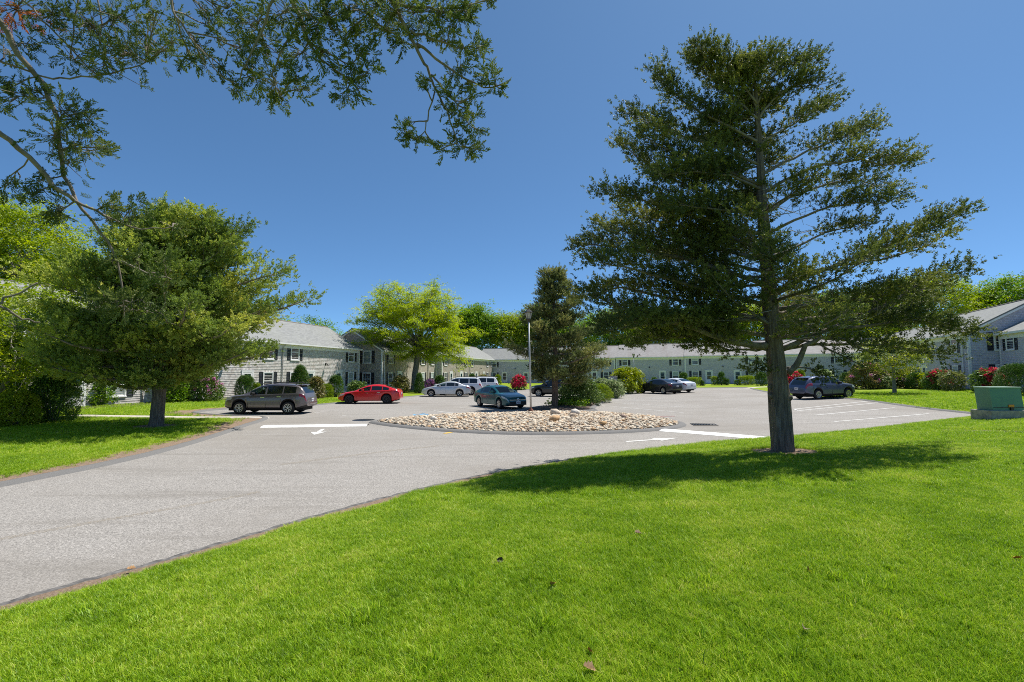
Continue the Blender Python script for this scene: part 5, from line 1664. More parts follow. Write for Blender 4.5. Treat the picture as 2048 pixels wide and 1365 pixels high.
    mb.build('trunk', M['bark_cedar'], root)
    lb.build('limbs', M['bark_limb'], root).name = 'limb'
    dead.build('dead_twig', M['dead_twig'], root)
    cr.build('crown', MID, F_['cedar'], root)
big_cedar()

# ------------------------------------------------------------------ generic cedars with a silhouette profile
def cedar(name, label, base, prof, axis_px, trunk_px, D0, n_limbs, mat, bark, size=0.28, per=14, tw=1.0, droop=0.1, seed=1, ydepth=0.85, n_tw=10, tint=(0.08, 0.75), clump=0.34, upper=0.25):
    """prof: (y pixel, left reach px, right reach px) from the axis"""
    random.seed(seed)
    root = empty(name, (base.x, base.y, base.z))
    tag(root, label, 'tree', 'cedar trees')
    O = Vector(root.location); k = D0 / F
    tp_ = [at(x, y, D0) - O for x, y in axis_px]; tp_[0].z -= 0.3
    mb = MB(); trunk_mesh(mb, tp_, [r * k for r in trunk_px], 16, 0.12, seed)
    mb.build('trunk', bark, root)
    cr = Crown(); lb = MB()
    ys = [p[0] for p in prof]; yl = [p[1] for p in prof]; yr = [p[2] for p in prof]
    ymin, ymax = min(ys), max(ys)
    for j in range(n_limbs):
        f = (j + 0.5) / n_limbs
        py = ymax - (ymax - ymin) * f ** 0.92
        az = j * 2.39996 + random.uniform(-0.3, 0.3)
        c = math.cos(az)
        Lx = float(np.interp(py, ys, yl)); Rx = float(np.interp(py, ys, yr))
        reach = (Rx if c > 0 else Lx) * abs(c) + (Lx + Rx) / 2 * (1 - abs(c))
        reach *= k * random.choice((0.55, 0.78, 0.95, 1.08)) * random.uniform(0.95, 1.06)
        axs = np.interp(py, [a[1] for a in axis_px][::-1], [a[0] for a in axis_px][::-1])
        e = at(float(axs), py, D0) - O + Vector((c * reach, math.sin(az) * reach * ydepth, 0))
        rise = (upper * reach) * (0.4 + 0.6 * f)
        p0 = at(float(np.interp(py + rise / k, [a[1] for a in axis_px][::-1], [a[0] for a in axis_px][::-1])), min(py + rise / k, axis_px[1][1]), D0) - O
        pts = bend(p0, e, 0.06, 6, 0.05)
        r0 = (0.018 + 0.02 * reach) * (1 - 0.3 * f)
        lb.tube(pts, [r0 * (1 - 0.16 * q) for q in range(6)], 6)
        foliate(cr, pts, lb, size, tw * min(1.0, 0.35 + reach / 4.5), max(4, int(n_tw * min(1.2, 0.35 + reach / 4))), int(per * 2.3), 0.22, 0.22, clump, 0.014, tint, droop)
    for p in tp_[-3:]:
        for j in range(14):
            d = Vector((random.gauss(0, 1), random.gauss(0, 1), 0.9)).normalized()
            cr.add(p + d * random.uniform(0.05, 0.4), d, size, random.uniform(*tint))
    lb.build('limb', M['bark_limb'], root)
    cr.build('crown', MID, mat, root)
    return root

cl = CEDAR_L
cedar('cedar_tree', 'broad olive green cedar with thick short trunk on the left lawn', Vector((cl.x, cl.y, hz(cl.x, cl.y))),
      [(438, 30, 85), (465, 80, 105), (510, 120, 132), (560, 160, 190), (610, 195, 238), (660, 205, 236), (700, 205, 218), (725, 200, 140), (752, 170, 60), (772, 70, 40)],
      [(312, 860), (313, 845), (318, 800), (324, 760), (332, 700), (340, 640), (348, 580), (356, 520), (362, 460), (366, 425)], [16, 11.5, 10.5, 10, 9, 8, 7, 6, 4, 2], cl.y,
      84, F_['cedar_l'], M['bark_cedar'], 0.28, 19, 1.3, 0.02, 4, 0.8, 9, (-0.1, 1.0), 0.23)
ci = gp(1109, 817)
cedar('cedar_tree', 'narrow brownish cedar in the planting bed behind the near lamp post', Vector((ci.x, ci.y, bed_z(ci.x, ci.y))),
      [(545, 10, 16), (580, 30, 32), (620, 45, 52), (660, 66, 84), (700, 82, 104), (730, 88, 106), (752, 72, 84), (764, 46, 56)],
      [(1110, 822), (1110, 812), (1110, 780), (1110, 740), (1110, 700), (1109, 660), (1108, 620), (1106, 580), (1104, 545)], [8.5, 6.6, 6.0, 5.6, 4.8, 4.0, 3, 2, 1], ci.y,
      48, F_['cedar_dull'], M['bark_red'], 0.27, 18, 1.0, 0.03, 5, 0.9, 9, (-0.1, 1.0), 0.19)
# spire-like top of the same stand behind
random.seed(9)

# ------------------------------------------------------------------ broadleaf trees
def broadleaf(name, label, base, crown_c, rx, ry, rz, trunk_r, nclump, per, csize, lsize, mat, bark, seed, fork=0.35, gap=0.0, flat=0.55, group='broadleaf trees round the houses', temps=None, tint=(0.05, 0.95), limbs=9, top_bias=0.25, lean=None):
    random.seed(seed)
    root = empty(name, tuple(base)); tag(root, label, 'tree', group)
    O = Vector(base); C = Vector(crown_c) - O
    mb = MB()
    fz = C.z - rz * (1 - 2 * fork) * 0.9
    fp = Vector((C.x * 0.7, C.y * 0.7, max(0.8, fz)))
    trunk_mesh(mb, [(0, 0, -0.3), (0, 0, 0.1), fp * 0.5 + Vector((0, 0, 0)), fp], [trunk_r * 1.5, trunk_r * 1.1, trunk_r * 0.9, trunk_r * 0.75], 12, 0.08, seed)
    mains = []
    for k in range(limbs):
        a = k * 2.39996; h = 0.15 + 0.8 * ((k * 0.618) % 1)
        q = Vector((math.cos(a) * rx * 0.62 * math.sqrt(1 - (h * 0.8) ** 2), math.sin(a) * ry * 0.62 * math.sqrt(1 - (h * 0.8) ** 2), (h - 0.35) * rz))
        pts = bend(fp - Vector((0, 0, 0.15)), C + q, -0.06, 6, 0.08)
        mb.tube(pts, [trunk_r * 0.5 * (1 - 0.15 * j) for j in range(6)], 6)
        mains.append(pts)
    cr = Crown()
    for k in range(nclump):
        u = Vector((random.gauss(0, 1), random.gauss(0, 1), random.gauss(top_bias, 0.8))).normalized()
        r = random.uniform(0.55, 1.0) ** 0.6
        c = C + Vector((u.x * rx * r, u.y * ry * r, u.z * rz * r))
        if c.z < 0.6: continue
        best = min((p for pts in mains for p in pts[2:]), key=lambda p: (p - c).length)
        mb.tube(bend(best, c, 0.02, 4, 0.06), [trunk_r * 0.16, trunk_r * 0.12, trunk_r * 0.09, trunk_r * 0.05], 4, cap=False)
        ct = random.uniform(*tint)
        s = csize * random.uniform(0.7, 1.35)
        for j in range(per):
            v = Vector((random.gauss(0, 1), random.gauss(0, 1), random.gauss(0, flat))) * s * 0.55
            cr.add(c + v, Vector((random.gauss(0, 1), random.gauss(0, 1), random.gauss(0, 0.4))).normalized(), lsize * random.uniform(0.7, 1.3), min(1, max(0, ct + random.gauss(0, 0.12))))
    mb.build('trunk', bark, root)
    cr.build('crown', temps or LEAFC, mat, root, roll=0.5)
    return root

def bl_px(name, label, bx, by, D, x0, x1, y0, y1, **kw):
    """tree whose crown spans pixels x0..x1, y0..y1 at distance D, foot at pixel (bx, by)"""
    a = at((x0 + x1) / 2, (y0 + y1) / 2, D); k = D / F
    fx = at(bx, by, D)
    z = hz(fx.x, D)
    return broadleaf(name, label, Vector((fx.x, D, z)), a, (x1 - x0) / 2 * k, min((x1 - x0) / 2 * k, 8) * 0.85, (y1 - y0) / 2 * k, **kw)

# honey locust: spreading layered crown
def locust():
    random.seed(21)
    D0 = 58.0; k = D0 / F
    b = at(829, 784, D0); z0 = hz(b.x, D0)
    root = empty('locust_tree', (b.x, D0, z0)); tag(root, 'spreading yellow green locust tree behind the silver sedan', 'tree', 'broadleaf trees round the houses')
    O = Vector(root.location)
    mb = MB()
    ax = [(829, 790), (829, 782), (830, 755), (833, 725), (837, 705), (842, 690)]
    P = [at(x, y, D0) - O for x, y in ax]; P[0].z -= 0.3
    trunk_mesh(mb, P, [10 * k, 7.5 * k, 6.2 * k, 5.8 * k, 6 * k, 5 * k], 12, 0.1, 5)
    cr = Crown()
    top = P[-1]
    ends = []
    prof = lambda t: None
    # crown dome: reach by height (pixel rows)
    ys = [560, 575, 605, 640, 665, 690, 710, 740, 768]; xl = [785, 752, 738, 706, 692, 700, 790, 862, 875]; xr = [855, 892, 914, 938, 948, 950, 948, 940, 920]
    for j in range(64):
        f = (j + 0.5) / 64
        py = 735 - 170 * f ** 0.8
        a = j * 2.39996
        cx = np.interp(py, ys, xl); cxr = np.interp(py, ys, xr); mid = (cx + cxr) / 2
        c = math.cos(a)
        rch = (cxr - mid) * random.uniform(0.78, 1.02)
        e = at(mid + c * rch, py + random.uniform(-6, 6), D0) - O + Vector((0, math.sin(a) * rch * k * 0.85, 0))
        s = (P[-2] if j % 3 else P[-1]) + Vector((random.uniform(-.2, .2), random.uniform(-.2, .2), random.uniform(-0.3, 0.6)))
        pts = bend(s, e, -0.10 if f < 0.6 else 0.0, 7, 0.07)
        mb.tube(pts, [0.12 * (1 - 0.13 * q) * (1.15 - 0.5 * f) for q in range(7)], 6)
        for q in range(17):
            t = 0.50 + 0.52 * (q + random.random()) / 17
            i = min(5, int(t * 6)); p = pts[i].lerp(pts[i + 1], min(1.1, t * 6 - i))
            dv = Vector((random.gauss(0, 1), random.gauss(0, 1), random.gauss(0.18, 0.38))).normalized()
            l = random.uniform(0.5, 1.6)
            m = p + dv * l
            mb.tube([p, p.lerp(m, 0.5) + Vector((0, 0, 0.05)), m], [0.03, 0.022, 0.012], 4, cap=False)
            ct = random.uniform(0.1, 0.95)
            for w_ in range(18):
                cc = p.lerp(m, random.uniform(0.3, 1.1)) + Vector((random.gauss(0, .36), random.gauss(0, .36), random.gauss(0, .16)))
                cr.add(cc, Vector((random.gauss(0, 1), random.gauss(0, 1), random.gauss(-.1, .25))).normalized(), random.uniform(0.18, 0.38), min(1, max(0, ct + random.gauss(0, .12))))
    mb.build('trunk', M['bark_grey'], root)
    cr.build('crown', LEAFC, F_['locust'], root, roll=0.45)
locust()

bl_px('dogwood_tree', 'leafy lime green small tree before the hidden house at the left edge', -30, 846, 21, -130, 215, 570, 800, nclump=210, csize=0.85, lsize=0.26, mat=F_['wood_y'], seed=30, trunk_r=0.12, per=24, bark=M['bark_grey'], fork=0.2)
W_ = dict(trunk_r=0.22, per=40, bark=M['bark_grey'])
bl_px('oak_tree', 'bright yellow green tree with thin twiggy top at the far left', 60, 800, 40, -120, 150, 400, 640, nclump=180, csize=1.4, lsize=0.40, mat=F_['wood_y'], seed=31, **W_)
bl_px('oak_tree', 'fresh green tree rising above the hidden house at the left edge', -60, 800, 44, -260, 60, 470, 700, nclump=170, csize=1.6, lsize=0.45, mat=F_['wood'], seed=32, **W_)
bl_px('oak_tree', 'green tree behind the left cedar and the sunlit roof', 210, 760, 52, 60, 330, 500, 700, nclump=160, csize=1.7, lsize=0.5, mat=F_['wood_y'], seed=33, **W_)
bl_px('oak_tree', 'tree whose leaf tips just show over the sunlit left roof', 610, 760, 78, 520, 700, 640, 720, nclump=70, csize=1.6, lsize=0.5, mat=F_['wood'], seed=34, **W_)
bl_px('oak_tree', 'dark green round crowned tree rising right of the yellow green locust', 955, 760, 112, 910, 985, 612, 712, nclump=150, csize=2.4, lsize=0.75, mat=F_['wood'], seed=35, **W_)
bl_px('oak_tree', 'lighter green tree behind the far grey house, between two taller trees', 1015, 760, 116, 968, 1062, 630, 715, nclump=140, csize=2.3, lsize=0.7, mat=F_['wood_y'], seed=36, **W_)
bl_px('oak_tree', 'green tree behind the lamp post and the narrow cedar', 1090, 760, 118, 1030, 1150, 612, 715, nclump=140, csize=2.5, lsize=0.75, mat=F_['wood'], seed=37, **W_)
for k, (x0, x1, y0, y1, D, lab, mt) in enumerate((
        (1150, 1290, 622, 712, 112, 'green tree over the grey roofs just right of the narrow cedar', 'wood'),
        (1255, 1380, 625, 712, 108, 'green tree over the stained roof left of the big cedar limb', 'wood_y'),
        (1350, 1480, 610, 710, 108, 'green tree seen through the low left limb of the big cedar', 'wood'),
        (1450, 1580, 610, 710, 104, 'green tree straight behind the big cedar trunk', 'wood_y'),
        (1560, 1700, 590, 705, 98, 'green tree seen through bare twigs right of the big trunk', 'wood'),
        (1670, 1800, 580, 690, 92, 'green tree behind the right wing roof among cedar limbs', 'wood_y'),
        (1752, 1962, 556, 690, 74, 'bright green leafy tree over the stepped roofs at right', 'wood_y'),
        (1972, 2140, 552, 650, 70, 'green tree over the tall gable at the right edge', 'wood'))):
    bl_px('oak_tree', lab, (x0 + x1) / 2, 760, D, x0, x1, y0, y1, nclump=130, csize=2.3 if D > 80 else 1.8, lsize=0.75 if D > 80 else 0.55, mat=F_[mt], seed=50 + k, **W_)

# small ornamental tree on the right lawn
og = gh(1789, 788)
ko = og.y / F
oc = at(1785, 715, og.y)
broadleaf('ornamental_tree', 'small sparse lime green tree with grey trunk on the right lawn', Vector((og.x, og.y, hz(og.x, og.y))), oc, 58 * ko, 50 * ko, 40 * ko, 0.13, 85, 16, 0.6, 0.24, F_['rhodo_y'], M['bark_grey'], 71, fork=0.28, limbs=8, temps=LEAFC)

# ------------------------------------------------------------------ cedar overhanging the viewer
def overhang():
    random.seed(41)
    bx, by = -5.6, 0.6
    O = Vector((bx, by, hz(bx, by)))
    root = empty('cedar_tree', tuple(O)); tag(root, 'cedar whose long boughs hang into the top left of the view', 'tree', 'cedar trees')
    mb = MB(); cr = Crown(); dd = Crown()
    trunk_mesh(mb, [(0, 0, -0.3), (0, 0, 0.1), (0.1, 0.05, 2.5), (0.25, 0.1, 5.0), (0.4, 0.2, 7.6)], [0.42, 0.3, 0.26, 0.2, 0.08], 16, 0.14, 8)
    bo = []
    def bough(px, r0, r1, join=None):
        px = [(x, y, D * (0.77 if px[-1][0] > 400 else 1.0)) for x, y, D in px]
        pts = [at(x, y, D) - O for x, y, D in px]
        if join is not None: pts = bend(join, pts[0], 0.03, 6, 0.04)[:-1] + pts
        n = len(pts)
        fine = []; fr = []
        for j, (a, b) in enumerate(zip(pts[:-1], pts[1:])):
            for q in range(3):
                t = (j + q / 3) / (n - 1)
                fine.append(a.lerp(b, q / 3) + Vector((random.gauss(0, .006), random.gauss(0, .006), random.gauss(0, .006)))); fr.append(r0 + (r1 - r0) * t)
        fine.append(pts[-1]); fr.append(r1)
        mb.tube(fine, fr, 8)
        bo.extend(fine)
    T = lambda z: Vector((0.05 * z, 0.025 * z, z))
    bough([(-90, -40, 3.3), (0, 40, 3.5), (40, 112, 3.6), (90, 172, 3.7), (114, 240, 3.75), (123, 330, 3.8), (150, 400, 3.8), (200, 462, 3.9), (235, 520, 4.0), (246, 600, 4.05), (252, 650, 4.1)], 0.034, 0.005, T(4.9))
    bough([(-60, 225, 3.4), (0, 266, 3.5), (60, 314, 3.6), (110, 374, 3.7), (150, 403, 3.8)], 0.028, 0.015, T(3.4))
    bough([(150, 403, 3.8), (193, 424, 3.85), (241, 448, 3.95), (286, 460, 4.0), (350, 452, 4.1)], 0.012, 0.004)
    bough([(20, -60, 3.6), (48, 0, 3.7), (97, 52, 3.75), (145, 103, 3.8), (197, 152, 3.9)], 0.013, 0.005, T(5.4))
    bough([(-60, 90, 3.5), (0, 122, 3.6), (80, 153, 3.75), (140, 158, 3.85), (200, 151, 3.9), (250, 140, 4.0), (292, 124, 4.0)], 0.013, 0.005, T(4.2))
    bough([(165, -30, 3.9), (150, 40, 3.9), (140, 110, 3.9)], 0.007, 0.004)
    bough([(190, -40, 4.0), (205, 50, 4.0), (200, 90, 4.0)], 0.008, 0.004)
    bough([(240, 520, 4.0), (300, 550, 4.1), (345, 560, 4.2)], 0.012, 0.005)
    bough([(245, 610, 4.05), (215, 620, 4.0), (180, 622, 4.0)], 0.010, 0.004)
    bough([(246, 620, 4.05), (290, 620, 4.1), (320, 630, 4.1)], 0.010, 0.004)
    bough([(-60, 620, 3.2), (0, 603, 3.3), (35, 590, 3.35), (75, 566, 3.4)], 0.014, 0.006, T(2.6))
    bough([(-60, 605, 3.2), (0, 612, 3.3), (45, 640, 3.4), (80, 645, 3.45)], 0.012, 0.005)
    # boughs from above, centre top
    bough([(430, -260, 3.6), (520, -120, 3.9), (585, -5, 4.1), (603, 52, 4.2), (617, 84, 4.2)], 0.03, 0.014, T(6.6))
    bough([(617, 84, 4.2), (660, 108, 4.25), (700, 130, 4.3)], 0.010, 0.004)
    bough([(617, 88, 4.2), (640, 118, 4.2), (676, 146, 4.25), (705, 165, 4.3)], 0.009, 0.004)
    bough([(560, -40, 4.0), (530, 40, 4.05), (500, 110, 4.1), (480, 160, 4.1)], 0.010, 0.004)
    bough([(600, 46, 4.2), (570, 90, 4.2), (545, 150, 4.2), (560, 190, 4.2)], 0.009, 0.003)
    bough([(610, -80, 4.2), (720, -60, 4.3), (790, 10, 4.4), (807, 50, 4.4), (824, 82, 4.45), (844, 115, 4.45), (859, 145, 4.5), (869, 172, 4.5), (889, 214, 4.5)], 0.026, 0.007, T(7.0))
    bough([(834, 85, 4.45), (874, 117, 4.5), (924, 155, 4.5), (954, 170, 4.5), (990, 174, 4.5)], 0.012, 0.004)
    bough([(819, 60, 4.4), (862, 77, 4.4), (912, 95, 4.4), (952, 98, 4.4)], 0.011, 0.004)
    bough([(869, 185, 4.5), (854, 239, 4.5), (849, 262, 4.5), (830, 279, 4.5)], 0.006, 0.003)
    bough([(889, 214, 4.5), (902, 244, 4.5), (910, 278, 4.5), (925, 295, 4.5)], 0.007, 0.003)
    bough([(864, 150, 4.5), (885, 175, 4.5), (905, 200, 4.5), (925, 230, 4.5), (945, 255, 4.5)], 0.008, 0.003)
    bough([(700, -40, 4.3), (735, 30, 4.3), (770, 60, 4.35), (800, 75, 4.4)], 0.010, 0.004)
    bough([(330, -60, 4.0), (345, 20, 4.05), (372, 60, 4.1), (410, 110, 4.1), (440, 150, 4.1)], 0.009, 0.003)
    bough([(790, 10, 4.4), (840, 15, 4.4), (890, 25, 4.4), (940, 10, 4.4)], 0.012, 0.004)
    CL = [(30, 20, 55), (110, 30, 55), (180, 50, 60), (235, 35, 60), (290, 70, 55), (255, 105, 55), (205, 115, 50), (150, 120, 40), (312, 25, 35), (330, 100, 30), (345, 85, 28), (380, 118, 30), (410, 125, 26), (400, 95, 22),
          (60, 178, 28), (130, 225, 38), (165, 225, 36), (180, 240, 30), (110, 275, 45), (150, 292, 45), (195, 300, 30), (215, 298, 20), (140, 325, 32), (22, 195, 38), (12, 175, 28), (65, 90, 28), (75, 365, 26), (62, 388, 22), (95, 375, 26), (125, 420, 32), (112, 430, 24), (212, 408, 26), (235, 415, 26), (265, 412, 26), (262, 440, 30), (215, 440, 26), (8, 375, 26), (15, 100, 30),
          (210, 598, 36), (235, 605, 30), (185, 612, 30), (262, 606, 40), (300, 612, 34), (322, 625, 26), (335, 560, 24), (300, 545, 24), (215, 520, 22), (275, 520, 24), (325, 520, 22), (350, 458, 24),
          (455, 18, 45), (500, 50, 52), (480, 95, 40), (525, 100, 48), (505, 150, 40), (550, 165, 44), (540, 190, 26), (485, 180, 24), (560, 30, 55), (600, 110, 46), (590, 160, 32), (565, 200, 20), (620, 30, 52), (655, 40, 50), (645, 100, 36), (615, 175, 24), (690, 70, 40), (725, 110, 40), (735, 145, 30), (690, 165, 34), (715, 180, 24), (685, 190, 22), (745, 25, 55), (700, 15, 45), (790, 20, 60), (775, 65, 42), (805, 85, 28), (835, 25, 55), (880, 20, 55), (915, 35, 42), (935, 30, 32), (935, 12, 28), (900, 58, 30), (925, 95, 30), (955, 95, 24), (970, 92, 14), (890, 82, 26), (920, 135, 26), (905, 150, 20), (975, 150, 26), (990, 168, 28), (1010, 168, 16), (935, 170, 18), (895, 185, 22), (925, 205, 28), (942, 195, 16), (890, 215, 18), (935, 240, 30), (948, 228, 18), (918, 250, 20), (905, 225, 16), (812, 262, 20), (808, 272, 16), (834, 280, 15), (820, 245, 10), (862, 285, 16), (882, 300, 18), (905, 285, 18), (925, 292, 24), (948, 298, 22), (958, 300, 14), (965, 266, 8), (852, 160, 12), (850, 172, 10), (985, 2, 8), (355, 45, 26), (430, 60, 20), (420, 30, 20), (450, 140, 22)]
    for (x, y, r) in CL:
        D = float(np.interp(x, [0, 300, 400, 600, 900], [3.65, 3.95, 3.4, 3.25, 3.45])) + random.uniform(-0.12, 0.15)
        c = at(x, y, D) - O; k = D / F
        near = min(bo, key=lambda p: (p - c).length)
        tw = bend(near, c, -0.03, 5, 0.08)
        mb.tube(tw, [0.006, 0.0055, 0.005, 0.0045, 0.004], 5, cap=False)
        ct = random.uniform(0.1, 0.8)
        n = int(4 + (r / 10.0) ** 2 * (1.6 if x < 400 else 1.4))
        for j in range(n):
            rr = math.sqrt(random.random()) * r; a = random.uniform(0, 6.283)
            q = c + (ray(1024, 682) .cross(Vector((0, 0, 1))).normalized() * (math.cos(a) * rr * k)) + Vector((0, 0, math.sin(a) * rr * k)) + Vector((0, random.gauss(0, 0.5) * r * k, 0))
            s = tw[random.choice((2, 3, 4, 4))]
            d = (q - s)
            d = d.normalized() if d.length > 1e-4 else Vector((1, 0, 0))
            d = (d + Vector((random.gauss(0, .35), random.gauss(0, .35), random.gauss(0.05, .35)))).normalized()
            sz = random.uniform(0.075, 0.13)
            q = q - d * sz * 0.6
            if j % 2 == 0: mb.tube([s, s.lerp(q, 0.5) + Vector((random.gauss(0, .008), random.gauss(0, .008), random.gauss(0, .008))), q], [0.0032, 0.0026, 0.002], 4, cap=False)
            tgt = dd if (x < 50 and 5 < y < 60 and random.random() < 0.6) else cr
            tgt.add(q, d, sz, min(1, max(0, ct + random.gauss(0, .16))))
    # boughs on the unseen side
    for j in range(22):
        z = random.uniform(3.0, 5.6); a = random.uniform(2.4, 4.6)
        l = random.uniform(1.2, 2.4) * (1.25 - z / 11)
        pts = bend(T(z), T(z) + Vector((math.cos(a) * l, math.sin(a) * l, 0.3 * l)), 0.05, 6, 0.06)
        mb.tube(pts, [0.04 - 0.006 * q for q in range(6)], 6)
        foliate(cr, pts, mb, 0.12, 0.7, 8, 14, 0.3, 0.2, 0.14, 0.006)
    mb.build('trunk', M['bark_limb'], root)
    cr.build('crown', FINE, F_['cedar_near'], root)
    if dd.p: dd.build('dead_spray', FINE, F_['dead'], root)
overhang()

# ------------------------------------------------------------------ bushes
BT = {'fine': [leaf_cluster(k + 80, 8, 0.8, 0.26, 0.8) for k in range(5)], 'broad': [leaf_cluster(k + 90, 7, 0.9, 0.42, 0.6) for k in range(5)]}
def bush(name, label, px, w, h, kind, D=None, z=None, form='dome', flowers=None, nfl=0, seed=0, dens=1.0, group='shrubs along the houses', depth=0.9, stems=False, open_=0.0, ls=None):
    """px = pixel of the foot (x centre, y bottom); w, h = pixel width and height"""
    random.seed(100 + seed)
    g = gp(px[0], px[1], lambda x, y: bed_z(x, y)) if D is None else at(px[0], px[1], D)
    zb = bed_z(g.x, g.y) if z is None else z
    k = g.y / F
    rx = w * k / 2; ry = rx * depth; hh = h * k
    root = empty(name, (g.x, g.y, zb)); tag(root, label, 'shrub', group)
    leafs = BT['fine' if kind in ('yew', 'box') else 'broad']
    ls = (ls or (max(0.075, 2.4 * k) if kind in ('yew', 'box') else max(0.11, 5.0 * k)))
    area = 2 * math.pi * rx * hh
    n = int(min(7000, max(160, dens * 2.6 * area / (ls * ls))))
    mb = MB()
    for j in range(7):
        a = j * 0.9; mb.tube(bend((math.cos(a) * rx * 0.12, math.sin(a) * ry * 0.12, -0.05), (math.cos(a) * rx * 0.6, math.sin(a) * ry * 0.6, hh * random.uniform(0.45, 0.8)), -0.05, 5, 0.1), [0.035, 0.03, 0.025, 0.018, 0.01], 5)
    mb.build('stem', M['bark_grey'], root)
    cr = Crown(); fl = Crown()
    ph = [random.uniform(0, 6.28) for _ in range(6)]
    def surf(a, v):
        """a azimuth, v 0..1 from the ground to the top"""
        if form == 'box':
            r = 1.0 if v < 0.82 else math.sqrt(max(0, 1 - ((v - 0.82) / 0.18) ** 2)) * 0.25 + 0.75
            zz = v if v < 0.82 else 0.82 + (v - 0.82)
        elif form == 'cone':
            r = (1 - v ** 1.9) ** 0.62 * (0.80 + 0.2 * min(1, v * 6)); zz = v
        elif form == 'vase':
            r = (0.45 + 0.75 * v ** 0.7) * math.sqrt(max(0, 1 - v ** 4)); zz = v
        else:
            r = math.sqrt(max(0, 1 - (max(0, v - 0.30) / 0.70) ** 2.2)) * (0.84 + 0.16 * min(1, v * 4)); zz = v
        lump = 0.0 if kind in ('yew', 'box') else 0.11
        b = 1 + (lump + 0.02) * (math.sin(3 * a + ph[0] + v * 4) + math.sin(5 * a + ph[1] - v * 5) * 0.7 + math.sin(7 * a + v * 9 + ph[2]) * 0.5)
        return Vector((math.cos(a) * rx * r * b, math.sin(a) * ry * r * b, zz * hh * (1 + lump * 0.5 * math.sin(4 * a + ph[3]))))
    for j in range(n):
        a = random.uniform(0, 6.2832); v = random.random() ** (0.85)
        if random.random() < 0.25 and form != 'cone': v = random.uniform(0.75, 1.0); 
        p = surf(a, v)
        s = random.uniform(0.86, 1.02) if random.random() > 0.3 else random.uniform(0.45, 0.9)
        if form != 'box' and v > 0.96: s *= random.uniform(0.7, 1.0)
        q = Vector((p.x * s, p.y * s, p.z * (0.5 + 0.5 * s)))
        if form == 'box' and random.random() < 0.3: q = Vector((p.x * random.random(), p.y * random.random(), hh * random.uniform(0.93, 1.0)))
        t = random.betavariate(2, 2.2)
        cr.add(q, Vector((p.x / max(rx, .01), p.y / max(ry, .01), 0.7 + random.gauss(0, .3))).normalized() + Vector((random.gauss(0, .3), random.gauss(0, .3), random.gauss(0, .3))), ls * random.uniform(0.7, 1.25), t)
    if flowers:
        fs = max(0.10, 2.6 * k * 1.6)
        for j in range(nfl):
            a = random.uniform(math.pi * 0.95, math.pi * 2.05); v = random.uniform(0.15, 1.0) ** 0.7
            p = surf(a, v)
            q = p * random.uniform(0.98, 1.05)
            ct = random.random()
            for m in range(6):
                fl.add(q + Vector((random.gauss(0, .3), random.gauss(0, .3), random.gauss(0, .3))) * fs * 0.8, rand_unit(1)[0], fs * random.uniform(0.6, 1.0), min(1, max(0, ct + random.gauss(0, .2))))
    mats = {'yew': 'yew', 'box': 'box', 'rhodo': 'rhodo', 'rhodo_y': 'rhodo_y', 'pale': 'pale', 'bronze': 'bronze', 'cedar': 'cedar_dull', 'wood': 'wood'}
    cr.build('foliage', leafs, F_[mats[kind]], root, roll=0.9)
    if fl.p: fl.build('blossom', BT['broad'], F_[flowers], root)
    return root

